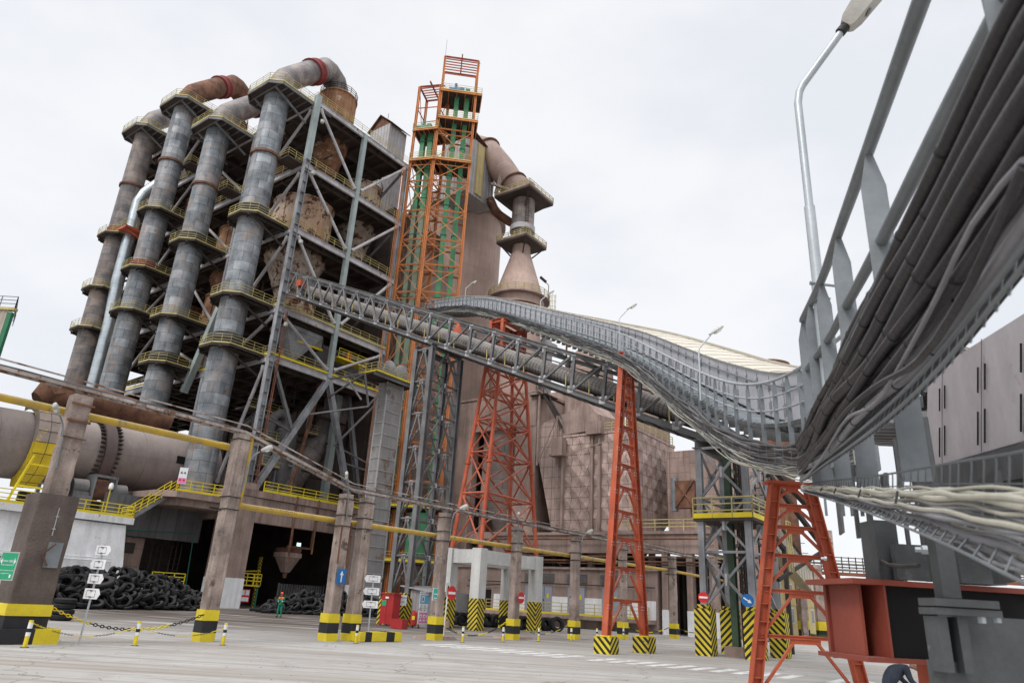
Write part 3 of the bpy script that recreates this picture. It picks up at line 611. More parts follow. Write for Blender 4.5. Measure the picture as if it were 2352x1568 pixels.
part(o, 'pipe_shell', MB().tube([(15.5, 6, 28), (15.5, 6, 25.0), (15.0, 6, 23.2), (13.6, 6, 20.6), (7.5, 7, 10.5)], 1.75, 22), mDuct2)
o = thing('drain_pipe', 'thin leaning rusty pipe crossing behind the raking leg', 'pipe', (6, 1, 12), 'P'); part(o, 'pipe_run', MB().tube([(8.3, 1.2, 27), (8.2, 1.2, 24), (6.3, 1.2, 12)], .24, 10), mRust)

# ================================================================ KILN AND ARCH DECK
def kz(u): return 13.5+(u+21)*.052
KV, KR = 8.7, 3.2
dirk = Vector((1, 0, .052)).normalized(); Mk = dirk.to_track_quat('Z', 'Y').to_matrix()
kiln = thing('rotary_kiln', 'huge dusty rotary kiln drum lying under the riser ducts', 'kiln', (-20, KV, 8), 'P')
mKiln = mat('heat_stained_kiln_shell', (.30, .245, .225), (.19, .155, .142), sc=.35, rough=.75, streak=.2, bump=.12, brick=(60, 4.5, .03, 0), bc=.6, bvar=.06, uv=True, dust=.4)
part(kiln, 'drum_shell', MB().tube([(-40, KV, kz(-40)), (-30, KV, kz(-30)), (-20, KV, kz(-20)), (-10, KV, kz(-10)), (0, KV, kz(0))], KR, 56), mKiln)
def kring(u, r0, r1, w):
    c_ = Vector((u, KV, kz(u))); return MB().lathe(c_, [(r0, -w/2), (r1, -w/2), (r1, w/2), (r0, w/2)], 56, cap=False, axis=Mk)
mTyreS = mat('steel_riding_ring', (.125, .088, .082), (.08, .058, .055), sc=.7, rough=.5, streak=.15)
rr = part(kiln, 'riding_ring', kring(-12.4, KR, KR+.45, 1.05), mTyreS)
lg = MB()
for s_ in (-1, 1):
    for k in range(44):
        a = 2*pi*k/44; c_ = Vector((-12.4+s_*.8, KV, kz(-12.4)+s_*.04)); rad = Vector((0, cos(a), sin(a))); p = c_+rad*(KR+.13)
        lg.beam(p-Vector((.2, 0, 0)), p+Vector((.2, 0, 0)), .16, .24, up=rad); lg.beam(p+rad*.1-Vector((s_*.1, 0, 0)), p+rad*.1+Vector((s_*.28, 0, 0)), .1, .16, up=rad)
part(rr, 'ring_lug', lg, mDark)
for u_ in (-8.4, -3.5, -16.0): part(kiln, 'stiffening_band', kring(u_, KR, KR+.04, .5), mKiln)
part(kiln, 'inspection_hatch', MB().bx(-5.4, -4.3, KV-KR-.05, KV-KR+.4, 14.2, 15.0), mShade, smooth=False)
part(kiln, 'top_hatch', MB().bx(-6.6, -5.2, KV-1.2, KV-.2, kz(-6)+KR-.3, kz(-6)+KR+.12), mDark)
o = thing('gear_guard', 'curved yellow gear guard wrapped round the kiln, half dulled by dust', 'guard', (-19.8, KV, 8), 'P')
g1 = MB(); g2 = MB(); rb = MB(); G0, G1 = KR+.25, KR+.95; U0, U1 = -19.4, -17.4
for k in range(12):
    a0, a1 = radians(78+k*14.6), radians(78+(k+1)*14.6)
    def gp(u_, r_, a): return (u_, KV-sin(a-pi/2+pi/2)*r_ if False else KV+cos(a)*r_, kz(u_)+sin(a)*r_)
    tg = g1 if k < 7 else g2
    for (ra, ua), (rb_, ub) in (((G1, U0), (G1, U1)), ((G0, U0), (G1, U0)), ((G1, U1), (G0, U1))):
        tg.quad(gp(ua, ra, a0), gp(ub, rb_, a0), gp(ub, rb_, a1), gp(ua, ra, a1), .03)
    rb.beam(gp(U0, G1+.03, a0), gp(U1, G1+.03, a0), .045, .05); rb.beam(gp(-18.4, G1+.03, a0), gp(-18.4, G1+.03, a1), .04, .04)
mYelDusty = mat('dusty_yellow_guard', (.33, .27, .24), (.24, .19, .16), sc=1.2, c3=(.66, .45, .04), t3=.60, sc3=1.3, rough=.7)
mYelG = mat('yellow_guard', (.70, .50, .02), (.5, .36, .03), sc=1.2, rough=.6, streak=.2)
part(o, 'guard_shell', g1, mYelDusty, 'dust-dulled upper part of the guard'); part(o, 'guard_shell', g2, mYelG, 'clean yellow lower part of the guard'); part(o, 'rib_grid', rb, mDark)
part(o, 'access_frame', MB().beam((-20.6, 3.6, 8.0), (-19.4, 3.9, 12.2), .16).beam((-17.3, 3.6, 8.0), (-17.0, 3.9, 12.0), .16).beam((-20.1, 3.6, 9.4), (-17.2, 3.6, 9.4), .16).beam((-19.6, 3.75, 11.4), (-17.1, 3.75, 11.4), .16), mYelB)
# roller station
o = thing('roller_station', 'kiln support roller between two blue-grey bearings under the riding ring', 'roller', (-12.4, 5.8, 7.6), 'P')
RV, RZ = 5.8, 10.3
rl = MB(); rl.lathe((-12.4, RV, RZ), [(.25, -.8), (1.0, -.78), (1.0, .78), (.25, .8)], 28, axis=Mk); part(o, 'support_roller', rl, mRust)
for u_ in (-14.3, -10.6):
    b_ = part(o, 'bearing_block', MB().bx(u_-.7, u_+.7, RV-1.0, RV+1, 7.6, RZ-.5).lathe((u_, RV, RZ-.05), [(.3, -.72), (.8, -.7), (.8, .7), (.3, .72)], 20, axis=Mk), mSteelD)
part(o, 'yoke', MB().bx(-13.4, -11.4, RV-1.2, RV-.9, RZ+1.05, RZ+1.3).bx(-13.5, -13.3, RV-1.2, RV+1, 7.7, RZ+1.3).bx(-11.5, -11.3, RV-1.2, RV+1, 7.7, RZ+1.3).bx(-15.7, -15.5, RV-1, RV+1.4, 7.7, RZ+1.6).bx(-15.7, -13.6, RV+1.2, RV+1.4, 7.7, RZ+1.3), mSteelD)
part(o, 'drive_motor', MB().bx(-14.9, -13.8, RV-1.9, RV-1.1, 8.4, 9.4).bx(-11.2, -10.1, RV-1.9, RV-1.1, 8.4, 9.4), mat('dusty_blue_motor', (.13, .16, .21), (.12, .1, .09), sc=2))
# pier under the kiln
def batter(m, x0, x1, y0, y1, z0, z1, e):
    v = [(x0-e, y0-e, z0), (x1+e, y0-e, z0), (x1+e, y1+e, z0), (x0-e, y1+e, z0), (x0, y0, z1), (x1, y0, z1), (x1, y1, z1), (x0, y1, z1)]
    return m.add(v, [(3, 2, 1, 0), (4, 5, 6, 7), (0, 1, 5, 4), (1, 2, 6, 5), (2, 3, 7, 6), (3, 0, 4, 7)])
o = thing('kiln_pier', 'whitewashed concrete pier carrying the kiln behind the big tyre heap', 'pier', (-18, 5, 0), 'P')
m = MB(); batter(m, -31, -12.4, 1.3, 12, 3.4, 7.0, .55); part(o, 'pier_wall', m, mWhiteC)
m = MB(); batter(m, -16.9, -11.3, .9, 12, 0, 6.9, .75); part(o, 'pier_buttress', m, mWhiteC)
m = MB(); m.bx(-31.5, -16.4, .55, 12, 0, 3.3); part(o, 'pier_footing', m, mWhiteC)
part(o, 'pier_top_slab', MB().bx(-32, -10.8, .6, 12.6, 7.02, 7.6), mWhiteC)
sq = [(-32, .7, 7.6), (-10.9, .7, 7.6), (-10.9, 3.2, 7.6)]
part(o, 'railing', MB().rail(sq, 1.1, 1.5, .035), mYelB); part(o, 'toe_board', MB().toe(sq, .24, .05), mYelB)
part(o, 'wall_conduit', MB().tube([(-31, .4, 3.6), (-12.2, .25, 3.6)], .07, 6).tube([(-31, .4, 3.85), (-12.2, .25, 3.85)], .05, 6), mWhiteC)
part(o, 'lamp_post', MB().beam((-13.6, .7, 7.6), (-13.6, .7, 9.9), .08), mYelB); part(o, 'lamp_globe', MB().lathe((-13.6, .7, 9.9), [(.12, 0), (.2, .08), (.2, .45), (.08, .6)], 12), mWhite)
o = thing('electrical_cabinet', 'orange-red wall cabinet with a white notice on the whitewashed pier', 'cabinet', (-21, .2, 2.2), 'P')
p = part(o, 'cabinet_box', MB().bx(-17.9, -16.5, .05, .5, 1.9, 3.25), mOr); part(p, 'white_notice', MB().bx(-17.4, -16.9, .03, .046, 2.1, 2.8), mWhite); part(p, 'beacon', MB().lathe((-17.1, .3, 3.26), [(.22, 0), (.22, .15), (.1, .4)], 10), mPil)
# stair up to the arch deck
o = thing('steel_stair', 'yellow-railed stair climbing from the kiln pier to the tower deck', 'stair', (-11, 1, 7.6), 'P')
a = Vector((-11.0, .9, 7.6)); c_ = Vector((-7.6, .3, 10.6)); s_ = MB(); r_ = MB(); w_ = Vector((0, 1.1, 0))
s_.beam(a, c_, .08, .32).beam(a+w_, c_+w_, .08, .32)
for i in range(16): q = a.lerp(c_, i/15); s_.bx(q.x-.14, q.x+.14, q.y, q.y+1.1, q.z, q.z+.04)
for w in (Vector((0, 0, 0)), w_):
    for z in (1.1, .75, .4): r_.beam(a+w+Vector((0, 0, z)), c_+w+Vector((0, 0, z)), .06)
    for i in range(7): q = a.lerp(c_, i/6)+w; r_.beam(q, q+Vector((0, 0, 1.1)), .06)
part(o, 'treads', s_, mSteelD); part(o, 'railing', r_, mYelB)
# rusty bypass duct behind the kiln
o = thing('bypass_duct', 'corroded brown duct with a torn cover behind the kiln', 'duct', (-10, 12, 14), 'P')
part(o, 'pipe_shell', MB().tube([(-15.5, 16, 20.2), (-13.5, 15.8, 20.8), (-9, 15, 20.7), (-3, 13.5, 19.8)], 1.5, 18), mRust)
part(o, 'torn_cover', MB().tube([(-16.4, 16, 19.6), (-15.6, 16, 20.3), (-14.2, 16, 20.9)], 1.7, 9, radii=[1.0, 1.75, 1.55]), mRust)
o = thing('work_cradle', 'small yellow railed work cradle beside the foot of the outermost riser', 'platform', (-8, 27, 20), 'P')
q = [(-9.5, 27, 20.2), (-5.5, 27, 20.2), (-5.5, 30, 20.2), (-9.5, 30, 20.2)]
part(o, 'cradle_floor', MB().bx(-9.5, -5.5, 27, 30, 20, 20.2), mYelG); part(o, 'railing', MB().rail(q, 1.4, .8, .04, closed=True), mYelG); part(o, 'support_leg', MB().beam((-8, 29, 8), (-8, 29, 20), .5).rail([(-7, 29, 20.2), (-6, 29.8, 20.2)], 3, .4, .05), mYelG)

# arch (portal) deck
o = thing('arch_deck', 'stained concrete portal deck with a dark drive-through under the tower', 'building', (7, 6, 0), 'P')
part(o, 'deck_slab', MB().bx(-1.9, 17.4, -1.2, 27, 11.2, 11.9), mConcP)
part(o, 'front_girder', MB().bx(-.2, 16.9, -1.0, -.1, 8.6, 11.15), mConcP)
part(o, 'side_girder', MB().bx(-1.6, -.5, 1.9, 26, 8.8, 11.18), mConcP)
p = part(o, 'portal_pier', MB().bx(-1.75, .95, -1.1, 1.85, 2.9, 11.17), mConc); part(p, 'whitewashed_foot', MB().bx(-1.79, .99, -1.14, 1.89, 0, 2.9), mWhiteC)
part(o, 'portal_pier', MB().bx(14.9, 17.3, -1.05, 1.8, 0, 11.16), mConc)
part(o, 'portal_pier', MB().bx(6.5, 8.5, 12, 14, 0, 11.16), mConc); part(o, 'portal_pier', MB().bx(-1.6, 1, 18, 20, 0, 11.16), mConc)
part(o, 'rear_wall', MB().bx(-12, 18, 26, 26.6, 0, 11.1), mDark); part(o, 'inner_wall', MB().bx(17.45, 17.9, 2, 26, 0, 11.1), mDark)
part(o, 'corner_landing', MB().prism([(-8.0, -.8), (-2, -1.6), (-1.92, 5.5), (-9.2, 5.5), (-9.2, 1.2)], 10.0, 10.6), mConc)
part(o, 'landing_corbel', MB().prism([(-7.2, -.2), (-2.2, -1.0), (-1.92, 4.4), (-8.4, 4.4), (-8.4, 1.6)], 9.3, 10.0), mConc)
sq = [(-7.6, .3, 10.6), (-8.0, -.7, 10.6), (-2, -1.5, 10.6), (-1.8, -1.1, 10.6)]
part(o, 'railing', MB().rail(sq, 1.1, 1.3, .035), mYelB); part(o, 'toe_board', MB().toe(sq, .22, .05), mYelB)
sq = [(1.4, -1.15, 11.9), (17.3, -1.15, 11.9)]
part(o, 'railing', MB().rail(sq, 1.1, 1.8, .035), mYelB); part(o, 'toe_board', MB().toe(sq, .26, .06), mYelB)
part(o, 'column_plinth', MB().bx(-1.5, .9, -1.0, 1.2, 11.9, 12.6), mConc)
part(o, 'drain_pipe', MB().tube([(5.9, -1.25, 4.8), (5.9, -1.25, 12)], .11, 8).tube([(9.0, -1.25, 6), (9.0, -1.25, 12)], .11, 8), mRust)
part(o, 'side_wall', MB().bx(-12.4, -2.0, 3.8, 4.2, 6.2, 10), mat('dark_wall_cladding', (.17, .175, .19), (.12, .11, .11), sc=.3, streak=.4, brick=(1.9, 6, .03, 0), bvar=.3))
part(o, 'side_wall', MB().bx(-11.6, -7.4, 4.4, 12, 0, 6.15), mConcP); part(o, 'louvre', MB().bx(-10.4, -8.3, 4.3, 4.38, 4.6, 5.6), mDark)
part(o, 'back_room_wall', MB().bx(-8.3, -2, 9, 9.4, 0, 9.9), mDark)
mm = MB()
for k in range(9): mm.tube([(-8+k*.7, 5.5+.3*(k % 3), .2), (-8+k*.7, 5.5+.3*(k % 3), 6.5)], .09, 6); mm.tube([(-8.3, 6+.2*k, 1+k*.6), (-2, 6+.2*k, 1+k*.6)], .07, 6)
part(o, 'inner_pipe', mm, mDark)
part(o, 'wall_hose', MB().tube([(-12.2, 3.5, 6.6), (-3.4, 2.6, 7.0), (-3.2, 2.4, 1)], .07, 8), plain('dark_green_pipe', (.02, .11, .08)))
o = thing('side_platform', 'low yellow-railed steel platform behind the portal foot', 'platform', (-4.5, 2, 0), 'P')
q = [(-7.4, 1.6, 1.9), (-4.0, 1.6, 1.9)]
part(o, 'platform_floor', MB().bx(-7.4, -4, 1.6, 3, 1.75, 1.9), mYelG); part(o, 'railing', MB().rail(q, 1.1, 1, .04), mYelB); part(o, 'support_leg', MB().beam((-7.3, 1.7, 0), (-7.3, 1.7, 1.8), .12).beam((-4.1, 1.7, 0), (-4.1, 1.7, 1.8), .12), plain('green_leg', (.02, .15, .1)))
o = thing('side_platform', 'yellow-railed landing on a green post just right of the whitewashed portal foot', 'platform', (2.5, 1, 0), 'P')
part(o, 'platform_floor', MB().bx(1.2, 3.8, 0, 1.4, 2.2, 2.35), mYelG); part(o, 'railing', MB().rail([(1.2, 0, 2.35), (3.8, 0, 2.35), (3.8, 1.4, 2.35)], 1.1, .9, .04), mYelB); part(o, 'support_leg', MB().beam((3.6, .1, 0), (3.6, .1, 2.2), .14), plain('green_post', (.02, .13, .09)))
p = part(o, 'safety_poster', MB().bx(1.5, 2.7, -.03, 0, .6, 1.9), mRedS, 'red and white safety notice'); part(p, 'poster_print', MB().bx(1.6, 2.05, -.045, -.034, 1.3, 1.8).bx(2.15, 2.6, -.045, -.034, 1.3, 1.8).bx(1.6, 2.6, -.045, -.034, .7, 1.1), mWhite)
o = hopper(7.5, 1.0, 3.9, 2.0, 2.0, 1.6, 'rusty square hopper hanging in the mouth of the drive-through', mConc, 'hanging_hopper')
part(o, 'hopper_collar', MB().bx(6.5, 8.5, 0, 2.0, 6.0, 6.5).bx(6.2, 9.6, -.5, -.3, 6.5, 6.7).beam((6.6, -.3, 6.5), (6.6, -.3, 8.8), .1).beam((9.4, -.4, 6.5), (9.4, -.4, 11.3), .12).beam((7.6, 1, 6.5), (7.6, 1, 11.3), .3), mRust); part(o, 'discharge_spout', MB().lathe((7.5, 1, 3.3), [(.2, 0), (.28, .6)], 10), mRust)
o = thing('hanging_lamp', 'small lit floodlight inside the drive-through', 'lamp', (11, 4, 7), 'P'); e_ = bpy.data.materials.new('lit_lamp_lens'); e_.use_nodes = True
e_.node_tree.nodes['Principled BSDF'].inputs['Emission Color'].default_value = (.75, 1, .95, 1); e_.node_tree.nodes['Principled BSDF'].inputs['Emission Strength'].default_value = 1.2
part(o, 'lamp_housing', MB().bx(10.7, 11.5, 4, 4.3, 7.0, 7.5), mDark); part(o, 'lens', MB().bx(10.8, 11.4, 3.97, 3.995, 7.05, 7.45), e_)
o = thing('hazard_post', 'slim yellow and black striped post inside the drive-through', 'post', (6.2, 4, 0), 'P'); part(o, 'post_shaft', MB().bx(6.05, 6.35, 3.9, 4.2, 0, 5.4), mHzU)
o = thing('yellow_frame_gate', 'yellow steel goalpost frame in the dark drive-through', 'frame', (3.6, 3, 0), 'P'); part(o, 'frame_bar', MB().beam((2.4, 3.2, 0), (2.4, 3.2, 4.6), .16).beam((2.4, 3.2, 3.6), (5.8, 3.2, 3.9), .14), mYelG)
o = thing('corrugated_fence', 'low corrugated sheet fence at the back of the drive-through', 'fence', (12, 3, 0), 'P')
m = MB()
for k in range(36): m.bx(8.4+k*.18, 8.5+k*.18, 3.0+(k % 2)*.05, 3.06+(k % 2)*.05, 0, 2.7)
part(o, 'sheeting', m, mSteelD); part(o, 'post', MB().bx(8.3, 8.38, 2.9, 3.0, 0, 2.8).bx(14.9, 15, 2.9, 3, 0, 2.8), mSteelD)

# conveyor gallery that comes down from the tower to the grey trestle
GU0, GSL = .4, .1225
def gpt(v, off, dz): return (GU0+GSL*v+off, v, 35.6+v*.4475+dz)      # v runs from 0 down to about -55
o = thing('conveyor_gallery', 'long dull steel lattice gallery with a ribbed conveyor, sloping down to the grey trestle', 'gallery', (-3, -28, 20), 'P')
GH, GW = 2.75, 3.3; NV = 20; VS = [-.6-k*54/NV for k in range(NV+1)]
for off, nm in ((0, 'side_truss'), (GW, 'side_truss')):
    ch = MB(); ch.ib(gpt(VS[0], off, 0), gpt(VS[-1], off, 0), .3, .36, .04); ch.ib(gpt(VS[0], off, GH), gpt(VS[-1], off, GH), .28, .3, .04)
    dg = MB()
    for k in range(NV):
        a, c_ = VS[k], VS[k+1]; mid = (a+c_)/2
        if k < 9: dg.ib(gpt(a, off, .1), gpt(mid, off, GH-.1), .18, .18, .03, up=(1, 0, 0)); dg.ib(gpt(mid, off, GH-.1), gpt(c_, off, .1), .18, .18, .03, up=(1, 0, 0))
        elif k % 1 == 0: dg.ib(gpt(a, off, .1), gpt(a-.25, off, GH-.1), .2, .2, .03, up=(1, 0, 0)); dg.ib(gpt(a-.2, off, .2), gpt(c_+.2, off, GH-.2) if k < 15 else gpt(c_+.1, off, GH-.2), .14, .14, .03, up=(1, 0, 0))
    part(o, nm, ch, mSteelD)
    part(o, 'diagonal_brace', dg, mSteelD)
    gs = MB()
    for k in range(NV+1): p = Vector(gpt(VS[k], off, .12)); gs.bx(p.x-.04, p.x+.04, p.y-.3, p.y+.3, p.z-.22, p.z+.3)
    for k in range(NV): p = Vector(gpt((VS[k]+VS[k+1])/2 if k < 9 else VS[k]-.2, off, GH-.1)); gs.bx(p.x-.04, p.x+.04, p.y-.25, p.y+.25, p.z-.3, p.z+.1)
    part(o, 'gusset_plate', gs, mBeamW)
cr_ = MB(); fl = MB()
for k in range(NV*2+1):
    v_ = VS[0]+(VS[-1]-VS[0])*k/(NV*2); cr_.beam(gpt(v_, 0, -.1), gpt(v_, GW, -.1), .12, .2); 
    if k % 2 == 0: cr_.beam(gpt(v_, 0, GH+.1), gpt(v_, GW, GH+.1), .12, .16)
part(o, 'cross_beam', cr_, mSteelD)
part(o, 'walkway_grating', MB().quad(gpt(VS[0], .15, .06), gpt(VS[0], GW-.15, .06), gpt(VS[-1], GW-.15, .06), gpt(VS[-1], .15, .06), .05), mDark)
mBelt = mat('ribbed_belt_cover', (.34, .31, .285), (.25, .225, .2), sc=.6, brick=(50, .34, .05, 0), bc=.45, bvar=.1, uv=True, dust=.3, rough=.6)
part(o, 'conveyor_cover', MB().tube([gpt(VS[0]-1-k, 1.55, 1.15) for k in range(0, 53)], .62, 16), mBelt)
part(o, 'lower_belt', MB().quad(gpt(VS[0], 1.0, .5), gpt(VS[0], 2.2, .5), gpt(VS[-1], 2.2, .5), gpt(VS[-1], 1.0, .5), .05), mDark)
rl = MB()
for off in (.45,):
    for z in (1.2, .8): rl.beam(gpt(VS[0], off, z), gpt(VS[-1], off, z), .05)
part(o, 'handrail', rl, mSteelD)
rl = MB()
for k in range(26): v_ = -2-k*2.05; rl.beam(gpt(v_, .45, .1), gpt(v_, .45, 1.2), .07)
part(o, 'rail_post', rl, mYel)
cb = MB(); random.seed(11)
for k in range(9):
    off = 2.4+.09*k
    cb.tube([gpt(VS[0]-i*1.5, off, 1.7+.06*random.random()) for i in range(36)], .035, 5)
part(o, 'cable_run', cb, mCab1)
cb = MB()
for k in range(5):
    off = -.3-.05*k
    cb.tube([gpt(-22-i*1.2, GW+.1+.05*k, 2.2+.1*random.random()) for i in range(27)], .03, 5)
part(o, 'cable_run', cb, mCab3)
p = Vector(gpt(-31.6, -.05, 1.9)); part(o, 'warning_triangle', MB().prism([(0, 0)]*3, 0, 0) if False else MB().add([(p.x-.06, p.y-.55, p.z-.45), (p.x-.06, p.y+.55, p.z-.05), (p.x-.06, p.y, p.z+.75), (p.x, p.y-.55, p.z-.45), (p.x, p.y+.55, p.z-.05), (p.x, p.y, p.z+.75)], [(0, 1, 2), (5, 4, 3), (0, 3, 4, 1), (1, 4, 5, 2), (2, 5, 3, 0)]), mOr, 'orange triangular plate')
part(o, 'drive_housing', MB().bx(1.0, 2.6, -3.0, -1.2, 34.8, 36.6).lathe((1.4, -2.2, 35.4), [(.8, 0), (.8, 1.6), (.4, 1.9)], 14), mSteelD); p = Vector(gpt(-2.6, .2, 1.1)); part(o, 'motor', MB().bx(p.x-.3, p.x+.5, p.y-.6, p.y+.2, p.z, p.z+.8), mOr)

# lattice mast under the gallery
def lattice(o, corners, z0, z1, npan, m_, leg=.42, br=.16, sub=True, taper=None, kbrace=False):
    """four-legged trestle; corners in order round the plan; taper=(cx,cy,scale at top)"""
    def c_at(i, z):
        x, y = corners[i]
        if taper: k = (z-z0)/(z1-z0); s = 1+(taper[2]-1)*k; x = taper[0]+(x-taper[0])*s; y = taper[1]+(y-taper[1])*s
        return Vector((x, y, z))
    n_ = len(corners)
    for i in range(n_): part(o, 'leg', MB().ib(c_at(i, z0), c_at(i, z1), leg, leg, .05, up=(1, 0, 0)), m_)
    zs = [z0+(z1-z0)*k/npan for k in range(npan+1)]; b_ = MB(); h_ = MB(); g_ = MB()
    for i in range(n_):
        j = (i+1) % n_
        for k in range(npan):
            a0, a1, b0, b1 = c_at(i, zs[k]), c_at(i, zs[k+1]), c_at(j, zs[k]), c_at(j, zs[k+1])
            if kbrace: mid = (a1+b1)/2; b_.beam(a0, mid, br); b_.beam(b0, mid, br); g_.beam(mid-Vector((0, 0, .25)), mid+Vector((0, 0, .12)), .4, .06)
            else:
                b_.beam(a0, b1, br); b_.beam(b0, a1, br); mid = (a0+b1+a1+b0)/4; d = (b0-a0).normalized(); g_.beam(mid-Vector((0, 0, .3)), mid+Vector((0, 0, .3)), .42, .1, up=d)
            h_.beam(a1, b1, br*1.1)
            if sub:
                m2 = (a0+a1)/2; c0 = (a0*3+b1)/4 if not kbrace else (a0+mid)/2; h_.beam(m2, c0, br*.55); m2 = (b0+b1)/2; c0 = (b0*3+a1)/4 if not kbrace else (b0+mid)/2; h_.beam(m2, c0, br*.55)
    part(o, 'cross_brace', b_, m_); part(o, 'horizontal_tie', h_, m_); part(o, 'gusset_plate', g_, mBeamW)
o = thing('lattice_mast', 'tall narrow grey lattice mast propping the middle of the sloping gallery', 'mast', (-2, -28.5, 0), 'P')
lattice(o, [(-3.6, -28.9), (.2, -28.9), (.2, -27.1), (-3.6, -27.1)], 2.2, 22.2, 7, mSteelD, leg=.42, br=.13, kbrace=True)
part(o, 'head_beam', MB().ib((-3.8, -28.9, 22.4), (.4, -28.9, 22.4), .4, .4, .05).ib((-3.8, -27.1, 22.4), (.4, -27.1, 22.4), .4, .4, .05), mSteelD)
for (a, c_), mm, lb in (((-4.3, -29.3), mHzU, None), ((-.6, -29.4), mHzU, None), ((-.6, -27.6), mHzU, None), ((-4.2, -27.6), mHzU, None)): part(o, 'striped_footing', MB().bx(a, a+1.15, c_, c_+1.15, 0, 1.95).bx(a+.3, a+.9, c_+.3, c_+.9, 1.96, 2.3), mm)

# grey trestle at the low end of the gallery
o = thing('grey_trestle', 'grey four-legged trestle on tall striped footings with a yellow-edged landing', 'trestle', (-5, -55, 0), 'P')
GT = [(-6.5, -56.0), (-2.7, -56.1), (-2.7, -53.4), (-6.5, -53.4)]
lattice(o, GT, 2.35, 10.9, 3, mSteel, leg=.34, br=.12, sub=False)
for i_, (x, y) in enumerate(GT): part(o, 'striped_footing', MB().bx(x-.44, x+.44, y-.44, y+.44, 0, 2.3).bx(x-.3, x+.3, y-.3, y+.3, 2.31, 2.5), mHzD if i_ in (3, 1) else mHzU)
part(o, 'landing', MB().bx(-6.9, -2.5, -56.4, -53.1, 6.8, 6.95), mUnder); sq = [(-2.5, -56.4, 6.95), (-6.9, -56.4, 6.95), (-6.9, -53.1, 6.95)]
part(o, 'toe_board', MB().toe(sq, .26, .06), mYelB); part(o, 'railing', MB().rail(sq, 1.1, 1.2, .03), mYel)
part(o, 'head_beam', MB().ib((-7.2, -56.1, 11.1), (-2.8, -56.3, 11.1), .4, .5, .05).ib((-7, -53.4, 11.1), (-2.8, -53.6, 11.1), .4, .5, .05), mSteelD)
ld = MB()
for (x, y) in ((-2.5, -55.8), (-2.5, -54.6)):
    for dx in (0, .55): ld.beam((x, y+dx, .4), (x, y+dx, 11), .08)
    for k in range(24): ld.beam((x, y, .8+k*.42), (x, y+.55, .8+k*.42), .05)
part(o, 'cage_ladder', ld, mDark)
lt = MB()
for k in range(14):
    z_ = 1.5+k*.68
    for (x, y) in ((-5.6, -55.2), (-4.2, -55)):
        lt.beam((x, y, z_), (x+.45, y, z_+.34), .07); lt.beam((x+.45, y, z_+.34), (x, y, z_+.68), .07)
for (x, y) in ((-5.6, -55.2), (-5.15, -55.2), (-4.2, -55), (-3.75, -55)): lt.beam((x, y, 1), (x, y, 11), .1)
part(o, 'inner_lattice', lt, mDark)
part(o, 'green_column', MB().ib((-5.3, -54.6, .5), (-5.3, -54.6, 12), .34, .4, .05, up=(1, 0, 0)), mat('dark_green_steel', (.07, .115, .075), (.05, .075, .05), sc=1)); part(o, 'column_base', MB().bx(-5.8, -4.8, -55.1, -54.1, 0, .5), mConc)
part(o, 'caged_stair', MB().rail([(-2.2, -56.8, 4.5), (-1.4, -56.8, 4.5)], 2.8, .4, .03, (.4, 1.1)), mYel)
lb = MB(); lb.beam((-2.9, -56.2, 9.9), (3.5, -57.5, 6.2), .25); lb.beam((-2.9, -53.8, 9.9), (3.5, -55, 6.2), .25); lb.beam((3.5, -57.5, 0), (3.5, -57.5, 6.4), .25); lb.beam((3.5, -55, 0), (3.5, -55, 6.4), .25); lb.beam((-2.9, -56.3, 4), (3.5, -57.5, 6.2), .18); lb.beam((-2.9, -56.3, 10.5), (5.5, -57, 8.2), .3)
part(o, 'rear_brace', lb, mDark)

# ================================================================ PIPE RACK (row of old concrete pillars)
LAB = {0: 'massive leaning-looking concrete pillar on a dark boxed base at the left edge, bearing the green notice',
       1: 'tall battered concrete pillar with a lamp arm between the big tyre heap and the portal foot',
       2: 'concrete pillar bearing the blue arrow sign', 3: 'concrete pillar just right of the one with the blue arrow sign',
       4: 'concrete pillar bearing the round red sign and the teal arrow sign', 5: 'concrete pillar with a round red sign in front of the pale new frame',
       6: 'concrete pillar with a lamp, in front of the grey doors', 7: 'concrete pillar half hidden behind the slim orange pylon', 8: 'concrete pillar by the dark columned passage left of the grey trestle'}
TS = [-6.5, 0, 6.0, 7.3, 13.0, 19.7, 26.4, 33.0, 41.6, 51.0]
LAB[9] = 'concrete pillar seen between the striped footings of the grey trestle'
def band(o, x0, x1, y0, y1, zs, cols, g=.012):
    for (za, zb_), m_ in zip(zs, cols): part(o, 'painted_band', MB().bx(x0-g, x1+g, y0-g, y1+g, za, zb_), m_)
def rough_box(x0, x1, y0, y1, z0, z1, k=8, e=.012, seed=0):
    rnd = random.Random(seed); m = MB()
    def f(i, j, n_):                                 # ring of 8 points per level with chipped corners
        c = .035; base = [(x0+c, y0), (x1-c, y0), (x1, y0+c), (x1, y1-c), (x1-c, y1), (x0+c, y1), (x0, y1-c), (x0, y0+c)]
        x, y = base[j]; return (x+rnd.uniform(-e, e), y+rnd.uniform(-e, e))
    rows = []; vs = []
    for i in range(k+1):
        z = z0+(z1-z0)*i/k
        for j in range(8): x, y = f(i, j, k); vs.append((x, y, z))
    fs = [(i*8+j, i*8+(j+1) % 8, (i+1)*8+(j+1) % 8, (i+1)*8+j) for i in range(k) for j in range(8)]
    return m.add(vs, fs+[tuple(reversed(range(8))), tuple(range(k*8, k*8+8))])
PIL = {}
